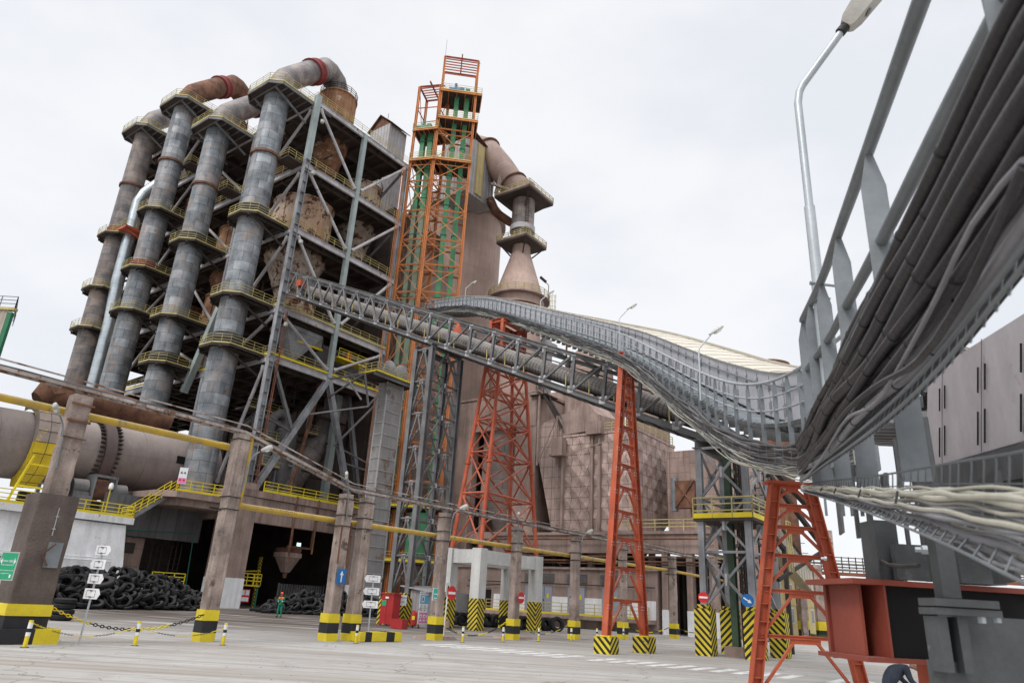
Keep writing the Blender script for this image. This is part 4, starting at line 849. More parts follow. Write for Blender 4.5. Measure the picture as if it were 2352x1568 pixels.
for i, t_ in enumerate(TS):
    o = thing('concrete_pillar', LAB[i], 'pillar', (t_, 0, 0), 'R', group='pillars of the old pipe rack'); PIL[i] = o
    h = 8.15 if i < 2 else 6.5; w = .33 if i else .36
    if i == 0:
        part(o, 'pillar_shaft', rough_box(t_-.3, t_+.34, -.3, .3, 4.6, h, 14, .018, 5), mPil)
        part(o, 'boxed_base', rough_box(t_-.62, t_+.62, -.62, .62, 1.15, 4.62, 8, .01, 6), mPilD)
        part(o, 'painted_band', MB().bx(t_-.66, t_+.66, -.66, .66, .82, 1.17), mYelB); part(o, 'painted_band', MB().bx(t_-.63, t_+.63, -.63, .63, .46, .82), mBlk)
        part(o, 'plinth', MB().bx(t_-1.0, t_+.25, -.86, .86, 0, .45), mBlk); part(o, 'plinth', MB().bx(t_+.25, t_+1.0, -.86, .86, 0, .45), mYelB)
        part(o, 'junction_box', MB().bx(t_+.02, t_+.46, -.69, -.63, 2.3, 3.1), mZinc); part(o, 'box_bracket', MB().beam((t_-.1, -.72, 2.7), (t_+.2, -.78, 3.05), .05).beam((t_-.1, -.72, 2.7), (t_+.1, -.78, 2.35), .05), mRust)
        part(o, 'white_conduit', MB().tube([(t_+.05, -.66, 3.3), (t_+.05, -.66, 4.2)], .015, 6).bx(t_, t_+.1, -.68, -.64, 3.5, 3.53).bx(t_, t_+.1, -.68, -.64, 3.9, 3.93), mZincL)
        part(o, 'pipe_clamp', MB().beam((t_-.36, -.36, 7.2), (t_+.4, -.36, 7.2), .08).beam((t_-.36, -.36, 7.8), (t_+.4, -.36, 7.8), .06).beam((t_-.36, -.36, 6.6), (t_+.4, -.36, 6.6), .04), mRust)
    else:
        a = .26
        part(o, 'pillar_shaft', rough_box(t_-a, t_+a, -a, a, 1.12, h, 16, .014, i), mPil)
        if i in (1, 2, 3):
            part(o, 'pillar_flange', rough_box(t_-a-.03, t_-a+.10, -a-.05, -a+.03, 1.13, h-.3, 12, .01, i+20), mPil); part(o, 'pillar_flange', rough_box(t_+a-.10, t_+a+.03, -a-.05, -a+.03, 1.13, h-.3, 12, .01, i+30), mPil)
        b_ = a+.05
        band(o, t_-b_, t_+b_, -b_, b_, ((0, .32), (.32, .76), (.76, 1.15)), (mYelB, mBlk, mYelB), 0)
        cl = MB()
        for z in (5.0, 5.5, h-.25): cl.beam((t_-a-.05, -a-.05, z), (t_+a+.05, -a-.05, z), .04).beam((t_-a-.05, a+.05, z), (t_+a+.05, a+.05, z), .04).beam((t_-a-.04, -a-.05, z), (t_-a-.04, a+.05, z), .04)
        cl.beam((t_-a-.35, a+.1, 5.02), (t_+a, a+.1, 5.02), .08); part(o, 'pipe_clamp', cl, mDark)
        if i == 2: part(o, 'side_channel', MB().bx(t_-.3, t_-.24, -.36, -.3, 3.3, 5.0).bx(t_+.22, t_+.28, -.36, -.3, 3.3, 5.2), mRust)
# rail of cables on top, gas pipe behind
def lz(t): return 8.42-(t+9)*.02 if t < 0 else (8.24-t*.245 if t < 6.1 else 6.75)
o = thing('cable_ladder', 'rusty cable ladder laid along the tops of the old pillars', 'cable tray', (0, 0, 6.7), 'R')
b_ = MB(); ts = [-14, -9, 0, 6.1, 20, 34, 52]
for y_, dz in ((-.22, 0), (.22, 0), (-.30, .26)):
    for a, c_ in zip(ts, ts[1:]): b_.beam((a, y_, lz(a)+dz), (c_, y_, lz(c_)+dz), .055 if dz else .07, .05 if dz else .11)
part(o, 'side_rail', b_, mat('rusty_white_rail', (.50, .45, .42), (.22, .17, .15), sc=2, c3=(.2, .1, .06), t3=.55, sc3=2))
b_ = MB(); k = -14
while k < 52: b_.beam((k, -.22, lz(k)), (k, .22, lz(k)), .04); k += .45
part(o, 'rung', b_, mRust)
b_ = MB(); random.seed(5)
for c in range(7):
    pts = []; k = -14; off = -.15+c*.05
    while k < 52: pts.append((k, off+random.uniform(-.03, .03), lz(k)+.08+.03*(c % 3)+random.uniform(-.015, .015))); k += 1.1
    b_.tube(pts, .018, 5)
part(o, 'cable_run', b_, mCab1)
o = thing('gas_pipe', 'yellow gas pipe strapped along the row of concrete pillars, lettered near the arrow sign', 'pipe', (0, .45, 5.3), 'R')
part(o, 'pipe_run', MB().tube([(-14, .46, 7.6), (-.62, .46, 7.6)], .135, 14).tube([(-.62, .46, 7.6), (-.25, .46, 7.6)], .15, 14), mYelP, 'high length of pipe')
part(o, 'pipe_run', MB().tube([(.42, -.05, 8.2), (.42, -.02, 5.7), (.44, .06, 5.42), (.6, .25, 5.3), (.95, .44, 5.27), (6, .46, 5.27), (20, .46, 5.3), (34, .46, 5.33), (41.6, .46, 5.35)], .13, 14), mYelP, 'lower length of pipe')
part(o, 'pipe_run', MB().tube([(41.9, .46, 5.35), (52, -.2, 5.1)], .12, 12), mYelP)
mInkP = plain('faded_brown_lettering', (.28, .17, .06))
M4 = Matrix.Translation(Vector((2.9, .46-.45-.135, 5.28-5.3))) @ Matrix.Rotation(radians(90), 4, 'X'); text(o, 'lettering', 'GAZ NATURAL', .19, mInkP, M4, .002, 1.2)

# lamps on the pillars
def pillar_lamp(t, z, side, label, rise=.9):
    o = thing('street_lamp', label, 'lamp', (t, -.3, z), 'R', group='lamps on the old pillars')
    d = .3*side
    part(o, 'arm', MB().tube([(t+d*.6, -.33, z-1.4), (t+d*.8, -.33, z-.3), (t+d*1.2, -.36, z+.1), (t+d*1.9, -.5, z+.35)], .03, 8), mZinc)
    e = Vector((t+d*2.6, -.66, z+.5)); ax = Vector((.5*side, -.55, .32)).normalized().to_track_quat('Z', 'Y').to_matrix()
    Q3 = ax @ Matrix.Diagonal((.5, .8, .85)); part(o, 'lamp_head', MB().lathe(e, [(.04, -.3), (.09, -.26), (.14, -.05), (.16, .12), (.13, .26), (.04, .3)], 14, axis=Q3), mLampG); part(o, 'lens', MB().lathe(e-Vector((0, 0, .05)), [(.03, -.16), (.11, -.04), (.12, .1), (.04, .2)], 12, axis=Q3), mWhite); return o
pillar_lamp(0.1, 7.15, 1, 'pale cobra-head lamp on the tall pillar beside the portal foot'); pillar_lamp(6.1, 6.75, -1, 'lamp on the pillar with the blue arrow sign')
pillar_lamp(13, 6.4, 1, 'lamp on the pillar with the teal arrow sign'); pillar_lamp(19.6, 6.6, -1, 'lamp on the pillar before the pale new frame'); pillar_lamp(26.4, 6.5, 1, 'lamp on the pillar before the grey doors')
pillar_lamp(-6.6, 6.9, -1, 'white lamp head on the massive left pillar')

# ================================================================ ORANGE BUCKET-ELEVATOR TOWER
def legz(m, x, y, z0, z1, s=.42): m.ib((x, y, z0), (x, y, z1), s, s, .06, up=(1, 0, 0))
def e1x(px, py):                                     # where a pixel column meets the front of the right-hand tower
    r = ray(px, py); c_ = Vector((0, 0, H)); o_, a_ = FR['E1']; n_ = Vector((-sin(a_), cos(a_), 0)); return toF('E1', c_+r*((o_-c_).dot(n_)/r.dot(n_)))
def e2x(px, py):
    r = ray(px, py); c_ = Vector((0, 0, H)); o_, a_ = FR['E2']; n_ = Vector((-sin(a_), cos(a_), 0)); return toF('E2', c_+r*((o_-c_).dot(n_)/r.dot(n_)))
W1 = e1x(1052, 683).x; W2 = -e2x(905, 683).x; D1, D2 = 3.6, 3.4
LEV = [6, 11, 16, 21, 26, 31.5, 37, 42.5, 46.8, 50.9, 55.8, 60.9, 64.7]
def etower(fr, label, x0, x1, dp, ztop, zfl, ducts, mids):
    o = thing('elevator_tower', label, 'tower', ((x0+x1)/2, dp/2, 0), fr, group='orange elevator towers')
    INFO[o.name] = Vector(((x0+x1)/2, dp/2, 0)); cor = [(x0, 0), (x1, 0), (x1, dp), (x0, dp)]
    if fr == 'E2': cor[1] = (x1-.25, .15)
    for x, y in cor: m = MB(); legz(m, x, y, 0, ztop, .36); part(o, 'leg', join([m]), mOrY)
    hz = MB(); xb = MB(); L_ = [0]+LEV+([70.2] if ztop > 82 else [])
    for z in L_[1:]:
        for i in range(4): a, c_ = cor[i], cor[(i+1) % 4]; hz.ib((*a, z), (*c_, z), .16, .2, .03)
        hz.beam((*cor[0], z), (*cor[2], z), .1)
        for i in (0,): a, c_ = cor[i], cor[1]; hz.ib((*a, z-1.0), (*c_, z-1.0), .12, .14, .03) if z > 40 else None
    for za, zb_ in zip(L_, L_[1:]):
        for i in (0, 3, 1): a, c_ = cor[i], cor[(i+1) % 4]; xb.beam((*a, za), (*c_, zb_), .09, .09); xb.beam((*c_, za), (*a, zb_), .09, .09)
    part(o, 'horizontal_tie', hz, mOrY); part(o, 'cross_brace', join([xb]), mOrY)
    def oplat(xa, xb_, ya, yb, z, lab=None, cham=0):
        pts = [(xa, ya), (xb_, ya), (xb_, yb), (xa, yb)]; p = part(o, 'platform', MB().prism(pts, z-.14, z), mUnder, lab); e = MB(); q = [(*a, z-.2) for a in pts]
        for a, c_ in zip(q, q[1:]+q[:1]): e.ib(a, c_, .16, .34, .03)
        for k in range(1, 5): e.beam(Vector(q[0]).lerp(Vector(q[1]), k/5), Vector(q[3]).lerp(Vector(q[2]), k/5), .1, .22)
        part(p, 'edge_beam', e, mOrY); part(p, 'railing', MB().rail([(*a, z) for a in pts], 1.1, 1.2, .022, closed=True), mYel); part(p, 'toe_board', MB().toe([(*a, z) for a in pts], .16, .04, closed=True), mYel)
    for z, ex, lb in zfl: oplat(x0-.15, x1+.15+ex, -.35, dp+.3, z, lb)
    fz = zfl[-1][0]; f = MB()
    for a, c_ in zip(cor, cor[1:]+cor[:1]): f.ib((*a, ztop), (*c_, ztop), .2, .24, .03); f.beam((*a, fz+(ztop-fz)*.5), (*c_, fz+(ztop-fz)*.5), .12)
    for k in range(1, 6): y = dp*k/6; f.beam((x0-.1, y, ztop+.12), (x1+.3, y, ztop+.12), .12, .16)
    f.ib(((x0+x1)/2, -.5, ztop+.4), ((x0+x1)/2, dp+.5, ztop+.4), .18, .26, .03)
    for i in (3, 1): a, c_ = cor[i], cor[(i+1) % 4]; f.beam((*a, fz), (*c_, ztop), .08)
    part(o, 'roof_frame', f, mOr, 'open red roof frame')
    for xa, xb_, za, zb_, mm in ducts:
        part(o, 'elevator_casing', MB().bx(xa, xb_, .9, 1.7, za, zb_), mm); f = MB(); z = za+2.4
        while z < zb_: f.bx(xa-.1, xb_+.1, .8, 1.8, z, z+.14); z += 5.1
        part(o, 'casing_flange', f, mm)
    return o, oplat
E1o, pl1 = etower('E1', 'taller right half of the orange lattice elevator towers, open roof frame highest of all', 0, W1, D1, 84.2, [(64.7, 0, None), (72.3, .5, None), (77.5, .8, 'upper machinery floor')], [(W1*.40, W1*.53, 4, 79.2, mGrn), (W1*.70, W1*.83, 4, 79.2, mGrn)], None)
E2o, pl2 = etower('E2', 'lower left half of the orange lattice elevator towers with pale green casings', -W2, 0, D2, 78.6, [(64.7, 0, None), (70.2, 0, 'lower machinery floor')], [(-W2*.80, -W2*.62, 56, 71, mGrn), (-W2*.48, -W2*.27, 56, 71, mGrn), (-W2*.80, -W2*.62, 4, 56, mGrnP), (-W2*.48, -W2*.27, 4, 56, mGrnP)], None)
for o, nm, mm, x_, z_ in ((E1o, 'drive_motor', plain('blue_motor', (.04, .2, .38)), 2.0, 77.5), (E2o, 'drive_motor', plain('green_motor', (.06, .25, .18)), -3.0, 70.2)):
    part(o, nm, MB().bx(x_-1.0, x_+1.6, .6, 1.8, z_, z_+.5).lathe((x_, 1.1, z_+1), [(.3, -.9), (.6, -.85), (.6, .9), (.3, 1)], 14, axis=Matrix.Rotation(pi/2, 3, 'Y')).bx(x_+.9, x_+1.6, .6, 1.6, z_+.5, z_+1.5).lathe((x_+.2, .9, z_+1.5), [(.22, 0), (.22, .8)], 8), mm)
part(E1o, 'antenna', MB().beam((0, 0, 84), (0, 0, 87.6), .05), mSteelD)
for o, xs in ((E1o, (0, W1)), (E2o, (-W2, 0))):
    for z in (6, 12.5): p = part(o, 'platform', MB().bx(xs[0]-.8, xs[1]+.8, -1.4, 3, z-.2, z), mUnder); part(p, 'railing', MB().rail([(xs[0]-.8, -1.4, z), (xs[1]+.8, -1.4, z)]), mYel); part(p, 'toe_board', MB().toe([(xs[0]-.8, -1.4, z), (xs[1]+.8, -1.4, z)], .3, .05), mYelB)
part(E1o, 'boot_housing', MB().bx(W1*.3, W1*.9, -1.3, -.4, 6.1, 9).bx(W1*.35, W1*.85, -1.0, -.4, 9, 12), mGrn)
# bucket conveyor shaft beside the preheater
o = thing('conveyor_shaft', 'tall grey rectangular steel shaft with rust stains right of the preheater tower', 'shaft', (12.8, -7.4, 0), 'P')
mShaft = mat('stained_grey_casing', (.33, .325, .32), (.24, .225, .215), sc=.4, streak=.3, c3=(.25, .17, .11), t3=.58, sc3=.35, bump=.1)
Su, Sv = 12.1, -7.9
part(o, 'shaft_casing', MB().bx(Su-.7, Su+1.9, Sv+.1, Sv+1.5, .3, 26.3), mShaft)
f = MB()
for k in range(18): z = 1.4+k*1.42; f.bx(Su-.78, Su+1.98, Sv+.02, Sv+1.58, z, z+.07)
for x, y in ((Su-.7, Sv+.1), (Su+1.9, Sv+.1), (Su-.7, Sv+1.5)): f.bx(x-.07, x+.07, y-.07, y+.07, .3, 26.3)
part(o, 'stiffener_grid', f, mBeamW)
part(o, 'inspection_cover', MB().lathe((Su-.5, Sv+.04, 25), [(.35, 0), (.35, .06)], 12, axis=Matrix.Rotation(pi/2, 3, 'X')), mSteelD)
pts = [(Su-3.6, Sv-.9), (Su+3.6, Sv-.9), (Su+3.6, Sv+2.2), (Su-3.6, Sv+2.2)]
p = part(o, 'head_platform', MB().prism(pts, 26.5, 26.7), mUnder); sq = [(*a, 26.7) for a in pts]
part(p, 'railing', MB().rail(sq, 1.1, 1.1, .03, closed=True), mYel); part(p, 'toe_board', MB().toe(sq, .22, .05, closed=True), mYelB)
part(p, 'support_frame', MB().ib((Su-4, Sv-.9, 26.3), (Su+3.6, Sv-.9, 26.3), .2, .3, .03).ib((Su-4, Sv+2.2, 26.3), (Su+3.6, Sv+2.2, 26.3), .2, .3, .03).beam((Su-.8, Sv-.3, 26), (Su-3.4, Sv+.2, 22.5), .18).beam((Su-3.4, Sv, 22.5), (Su-5.8, -.3, 21.8), .18).beam((Su-3.4, Sv, 22.5), (Su-4.6, Sv, 26.2), .18).beam((Su-4.6, Sv, 26.2), (8.9, -.2, 27.0), .2).beam((Su-4.6, Sv, 26.2), (8.9, -.2, 24.6), .18).beam((Su-4.6, Sv, 23), (Su-4.6, Sv+3, 26), .15), mSteelD)
sh = MB()
for x in (Su-.6, Su+1.4): sh.lathe((x, Sv+.2, 28.0), [(.9, 0), (1.0, .05), (1.0, .12), (.9, .18)], 24, axis=Matrix.Rotation(pi/2, 3, 'X'))
sh.bx(Su-.9, Su-.1, Sv+.4, Sv+1.2, 26.7, 28.2).lathe((Su+1.4, Sv+.8, 26.8), [(.3, 0), (.3, .8)], 12); part(o, 'head_sheave', sh, mSteel)
part(o, 'gantry_lamp', MB().tube([(Su-3.4, Sv-.8, 26.7), (Su-3.4, Sv-.8, 29.2), (Su-1.4, Sv-.8, 29.0)], .05, 6), mSteel)

# ================================================================ SILO, STACK, PRECIPITATOR, BUILDINGS BEHIND
def Pp(x, y, Y): return toF('P', aty(x, y, Y))
c = Pp(1048, 520, 113)
o = thing('concrete_silo', 'huge round dusty pink concrete silo behind the orange tower', 'silo', (c.x, c.y, 0), 'P')
part(o, 'silo_wall', MB().lathe((c.x, c.y, 0), [(8.4, 0), (8.4, 67.0), (8.7, 67.1), (8.7, 68.2), (1, 68.9)], 72), mConcS)
part(o, 'roof_lip', MB().lathe((c.x, c.y, 66), [(8.45, 0), (9.1, .1), (9.1, .5), (8.45, .9)], 72, cap=False), mConc)
h_ = Pp(1100, 400, 104); mCorrS = mCorr
def corr_box(o, x0, x1, y0, y1, z0, z1, m_, step=.35, name='cladding', lab=None):
    b_ = MB(); n_ = max(2, int((x1-x0)/step))
    for (a, c_, fx) in ((y0, -1, True), (y1, 1, True)):
        vs = []
        for k in range(n_+1): x = x0+(x1-x0)*k/n_; yy = a+(.08 if k % 2 else 0)*c_; vs += [(x, yy, z0), (x, yy, z1)]
        b_.add(vs, [(2*k, 2*k+2, 2*k+3, 2*k+1) if c_ < 0 else (2*k+1, 2*k+3, 2*k+2, 2*k) for k in range(n_)])
    n_ = max(1, int((y1-y0)/step))
    for (a, c_) in ((x0, -1), (x1, 1)):
        vs = []
        for k in range(n_+1): y = y0+(y1-y0)*k/n_; xx = a+(.08 if k % 2 else 0)*c_; vs += [(xx, y, z0), (xx, y, z1)]
        b_.add(vs, [(2*k+1, 2*k+3, 2*k+2, 2*k) if c_ < 0 else (2*k, 2*k+2, 2*k+3, 2*k+1) for k in range(n_)])
    b_.bx(x0+.05, x1-.05, y0+.05, y1-.05, z0+.01, z1-.01); return part(o, name, b_, m_, lab, smooth=False)
o = thing('elevator_house', 'corrugated grey machine house with a yellowed strip on top of the silo', 'building', (33, 0, 65), 'P')
corr_box(o, 28.5, 35.6, -2.2, 3.5, 64.6, 75.4, mCorr); corr_box(o, 30.6, 32.3, -2.45, -2.2, 65.2, 75.0, mat('yellowed_sheet', (.5, .4, .18), (.42, .33, .16), streak=.3), name='yellow_strip')
part(o, 'roof', MB().quad((28, -2.7, 76.8), (36.2, -2.7, 74.6), (36.2, 4, 74.6), (28, 4, 76.8), .15), mRust)
part(o, 'rusty_chute', MB().tube([(34.3, -2.6, 66), (35.2, -3.4, 63.6), (36.4, -5.4, 61.8), (37.2, -7.4, 60.6)], .75, 10), mRust)
o = thing('machine_house', 'small gabled corrugated house peeping over the tower roof', 'building', (24, 14, 60), 'P')
corr_box(o, 22.6, 26.6, 11.5, 16.4, 60, 79.6, mCorr); part(o, 'roof', MB().quad((22.2, 10.8, 79.4), (27, 10.8, 79.4), (27, 14, 82.2), (22.2, 14, 82.2), .12).quad((22.2, 14, 82.2), (27, 14, 82.2), (27, 17.0, 79.4), (22.2, 17.0, 79.4), .12).add([(22.6, 11.5, 79.5), (22.6, 16.4, 79.5), (22.6, 14, 82)], [(0, 2, 1)]).add([(26.6, 11.5, 79.5), (26.6, 16.4, 79.5), (26.6, 14, 82)], [(0, 1, 2)]), mRust); part(o, 'lightning_rod', MB().beam((24, 14, 82), (24, 14, 83.6), .06), mDark)
S = Pp(1203, 470, 100); Su, Sv = S.x, S.y
o = thing('gas_stack', 'dusty pink cooling tower with a narrow neck, two square landings and a cone', 'stack', (Su, Sv, 0), 'P')
part(o, 'cone', MB().lathe((Su, Sv, 0), [(4.1, 44.6), (4.0, 46.6), (3.7, 47.2), (1.5, 54.4), (1.42, 56)], 40), mConcS); part(o, 'neck', MB().lathe((Su, Sv, 0), [(1.38, 55.6), (1.38, 56.6), (1.85, 58.6), (1.85, 64.6)], 30), mDuct2)
part(o, 'steel_collar', MB().lathe((Su, Sv, 0), [(1.9, 58.2), (2.05, 58.3), (2.05, 59.2), (1.9, 59.3)], 30, cap=False), mBeamW)
part(o, 'lower_body', MB().lathe((Su, Sv, 0), [(3.7, 0), (3.7, 44.5)], 40), mConcS)
def sqp(z, h, lab):
    q = [(Su-h, Sv-h, z), (Su+h, Sv-h, z), (Su+h, Sv+h, z), (Su-h, Sv+h, z)]; p = part(o, 'landing', MB().bx(Su-h, Su+h, Sv-h, Sv+h, z-.35, z), mUnder, lab)
    part(p, 'railing', MB().rail(q, 1.1, 1.1, .035, closed=True), mPil if False else mYel); part(p, 'toe_board', MB().toe(q, .3, .06, closed=True), mConc)
    f = MB()
    for a in range(4):
        c_, s_ = cos(a*pi/2+pi/4), sin(a*pi/2+pi/4); f.beam((Su+c_*h*1.2, Sv+s_*h*1.2, z-.4), (Su+c_*1.7, Sv+s_*1.7, z-2.2), .18)
    part(p, 'bracket', f, mDark)
sqp(64.4, 3.5, 'upper square landing'); sqp(56.0, 2.9, 'lower square landing')
ps = [(Su+4.3*cos(a*pi/12), Sv+4.3*sin(a*pi/12), 46.2) for a in range(24)]; p = part(o, 'ring_walk', MB().lathe((Su, Sv, 45.9), [(4.05, 0), (4.9, 0), (4.9, .2), (4.05, .2)], 36, cap=False), mConc); part(p, 'railing', MB().rail([(Su+4.8*cos(a*pi/12), Sv+4.8*sin(a*pi/12), 46.1) for a in range(24)], 1.1, 1.1, .035, closed=True), mYel)
ld = MB(); Lu, Lv = Su-1.35, Sv-1.5
ld.beam((Lu, Lv, 56), (Lu, Lv, 65), .06).beam((Lu+.4, Lv-.25, 56), (Lu+.4, Lv-.25, 65), .06)
for k in range(24): ld.beam((Lu, Lv, 56.4+k*.36), (Lu+.4, Lv-.25, 56.4+k*.36), .04)
for k in range(8): ld.lathe((Lu, Lv-.3, 57+k*1.0), [(.42, 0), (.44, .05)], 10, cap=False)
part(o, 'caged_ladder', ld, mDark)
A = [Pp(1062, 352, 107), Pp(1092, 338, 106), Pp(1118, 346, 104), Pp(1150, 385, 102.5), Pp(1178, 424, 101), Vector((Su, Sv, 66.2)), Vector((Su, Sv, 64))]
part(o, 'inclined_duct', MB().tube(A, 2.1, 26, radii=[2.2, 2.3, 2.3, 2.3, 2.2, 2.0, 1.8]), mat('dusty_lagged_duct', (.40, .295, .25), (.29, .205, .175), sc=.4, brick=(3, 1.6, .03, .5), bvar=.12, bc=.6, uv=True, streak=.2))
d = (A[3]-A[2]).normalized()
for k, c_ in ((0, A[2]), (1, A[4]+d*.2)): part(o, 'flange_ring', MB().lathe(c_, [(2.3, -.14), (2.6, -.14), (2.6, .14), (2.3, .14)], 26, cap=False, axis=d.to_track_quat('Z', 'Y').to_matrix()), mRust)
part(o, 'steel_bracket', MB().beam(A[4]+Vector((-2, 1, 1)), A[4]+Vector((-2.5, 1.5, -2.6)), .3, .7).beam(A[4]+Vector((-3.2, 2, -1)), Vector((35.6, -2.2, 70)), .35).beam(A[4]+Vector((-3.2, 2, -1)), Vector((Su-2, Sv+1, 65.5)), .35), mPil)
# lamp and ladder cage on the ring walk
o = thing('flood_lamp', 'dark lamp on a thin post on the ring walk beside the cone', 'lamp', (Su+3, Sv-4.4, 46), 'P'); a = Pp(1259, 690, 100); part(o, 'post', MB().tube([a, a+Vector((0, 0, 2.6)), a+Vector((-.5, .5, 3.3))], .07, 6), mSteelD); part(o, 'lamp_head', MB().beam(a+Vector((-.3, .3, 3.1)), a+Vector((-1.0, 1.0, 3.9)), .5, .25), mDark)
a = Pp(1270, 690, 100); o = thing('ladder_cage', 'yellow hooped ladder cage at the right of the cone walk', 'cage', (a.x, a.y, a.z-2), 'P'); b_ = MB()
for k in range(5): b_.lathe((a.x, a.y, a.z-3+k*.9), [(.5, 0), (.53, .06)], 10, cap=False)
for k in range(5): b_.beam((a.x+.5*cos(k*1.2), a.y+.5*sin(k*1.2), a.z-3), (a.x+.5*cos(k*1.2), a.y+.5*sin(k*1.2), a.z+1), .05)
part(o, 'hoops', b_, mYel); part(o, 'landing', MB().bx(a.x-3.4, a.x+.6, a.y-.6, a.y+2.4, a.z-3.3, a.z-3.1), mDark)
# dark building added behind the preheater to close its bays against the sky
o = thing('backing_building', 'tall dark panelled building added to close off the back of the preheater tower', 'building', (26, 24, 0), 'P')
mBack = mat('shade_dark_panels', (.14, .105, .092), (.09, .066, .058), sc=.3, streak=.3, brick=(3, 2.2, .03, 0))  # panel colour darkened to read as shade behind the bays
part(o, 'building_wall', MB().bx(19.9, 36, 4.6, 48, 0, 59), mBack); part(o, 'building_wall', MB().bx(21.5, 30, 1.2, 4.55, 0, 52), mConc, 'dusty lift shaft wall')
part(o, 'wall_rib', MB().bx(19.6, 19.88, 8, 8.5, 0, 59).bx(19.6, 19.88, 16, 16.5, 0, 59).bx(19.6, 19.88, 26, 26.5, 0, 59).bx(19.6, 19.88, 38, 38.5, 0, 59), mDark)
# portal building with hanging bin
o = thing('bin_building', 'dusty pink concrete block with a tall opening that shows a round bin', 'building', (28, -16, 0), 'P')
part(o, 'building_wall', MB().bx(26.5, 27.6, -9.5, -6.4, 0, 27.5).bx(26.5, 38, -6.35, -5.6, 0, 27.5), mConc); part(o, 'building_wall', MB().bx(26.45, 27.6, -19.4, -9.5, 23.2, 27.6), mConc); part(o, 'building_wall', MB().bx(26.5, 27.6, -19.5, -16.4, 0, 23.15), mConc)
part(o, 'rear_block', MB().bx(33, 42, -24, -6.3, 0, 29.5), mConc); part(o, 'side_wall', MB().bx(27.6, 33, -19.45, -19, 0, 27.4), mConc); part(o, 'roof_slab', MB().bx(26.4, 34, -19.6, -6.3, 27.62, 27.95), mConc)
part(o, 'round_bin', MB().lathe((29.6, -13.0, 0), [(.6, 9.4), (2.8, 14.2), (2.8, 27.3)], 30), mat('patched_bin_concrete', (.30, .22, .19), (.16, .14, .135), sc=.5, brick=(3, 1.2, .03, .5), bvar=.2)); part(o, 'inner_column', MB().bx(27.9, 28.7, -10.9, -10.1, 0, 23).bx(27.9, 28.7, -15.4, -14.6, 0, 23), mConc)
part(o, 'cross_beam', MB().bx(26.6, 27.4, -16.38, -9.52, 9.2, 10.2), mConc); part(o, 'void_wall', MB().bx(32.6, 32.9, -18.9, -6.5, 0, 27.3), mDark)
part(o, 'roof_stair', MB().beam((26.2, -20.6, 27.0), (26.2, -23.5, 22.4), .1, .35).beam((27.1, -20.6, 27.0), (27.1, -23.5, 22.4), .1, .35).rail([(26.2, -20.6, 27), (26.2, -19.4, 27.8)], 1.1, 1, .04).beam((26.2, -20.6, 28.1), (26.2, -23.5, 23.5), .06).bx(26, 29, -21, -18.6, 27.0, 27.15), mDark)
part(o, 'prop', MB().beam((26.2, -20, 18), (26.2, -20, 27), .2).beam((26.2, -22.8, 18), (26.2, -22.8, 24), .2).beam((26.2, -20, 18), (26.2, -22.8, 24), .1), mConc)
# precipitator with pyramid panels
o = thing('dust_precipitator', 'massive dusty filter house clad in rows of pyramid-pressed panels', 'building', (30, -28, 10), 'P')
EU = 26.8; V0, V1, Z0, Z1 = -33.3, -23.4, 9.9, 21.3
def pyr(m, P0, du, dz, nn, nu, nv, h, mask=None):
    P0, du, dz, nn = map(Vector, (P0, du, dz, nn))
    for i in range(nu):
        for j in range(nv):
            a = P0+du*i+dz*j; c_ = [a, a+du, a+du+dz, a+dz]; hh = h*(1 if (i+j) % 2 else -.55)
            if mask and not mask(i, j): hh = 0.0
            mid = a+du*.5+dz*.5+nn*hh; m.add(c_+[mid], [(0, 1, 4), (1, 2, 4), (2, 3, 4), (3, 0, 4)])
mPyr = mat('pyramid_cladding', (.52, .385, .335), (.34, .255, .225), sc=.6, streak=.35, bump=.15, c3=(.30, .285, .28), t3=.66, sc3=.5, brick=(1.24, 1.27, .045, 0), bc=.45, bvar=.12)
m = MB(); pyr(m, (EU, V1, Z0), (0, (V0-V1)/10, 0), (0, 0, (Z1-Z0)/10), (-1, 0, 0), 10, 10, .17); part(o, 'front_cladding', m, mPyr, smooth=False)
def esp_side(px, v): return [toF('P', (lambda r: Vector((0, 0, H))+r*(((toW('P', (0, v, 0))-Vector((0, 0, H))).dot(V3))/r.dot(V3)))(ray(x, y))) for x, y in px]
def esp_front(px, u): return [toF('P', (lambda r: Vector((0, 0, H))+r*(((toW('P', (u, 0, 0))-Vector((0, 0, H))).dot(U3))/r.dot(U3)))(ray(x, y))) for x, y in px]
m = MB()
m2 = MB(); du = 1.3; pyr(m2, (EU, V0, Z0+2.6), (du, 0, 0), (0, 0, (Z1-Z0-2.6)/7), (0, -1, 0), 8, 7, .17); part(o, 'side_cladding', m2, mPyr, smooth=False)
m = MB(); m.add([(EU, V0, Z0+2.62), (EU, V0, Z0-1.2), (EU+1.0, V0, Z0-1.2), (EU+10.4, V0, Z0+2.62)], [(0, 1, 2, 3)]); m.add([(EU+10.4, V0, Z0+2.6), (EU+1, V0, Z0-1.2), (EU+1.5, V1, Z0-1.2), (EU+10.4, V1, Z0+2.6)], [(0, 1, 2, 3)])
m.add([(EU+10.4, V0, Z0+2.6), (EU+10.4, V1, Z0+2.6), (EU+10.4, V1, Z1), (EU+10.4, V0, Z1)], [(0, 1, 2, 3)]); m.add([(EU+10.4, V1, Z0), (EU, V1, Z0), (EU, V1, Z1), (EU+10.4, V1, Z1)], [(0, 1, 2, 3)])
m.bx(EU-.1, EU+10.5, V0-.1, V1+.1, Z1+.01, Z1+.3); part(o, 'body_walls', m, mPyr, smooth=False)
F_ = esp_front([(1225, 985), (1290, 962), (1292, 1240), (1268, 1225), (1232, 1030)], EU-.15); B2 = [p+Vector((6, 0, 0)) for p in F_]
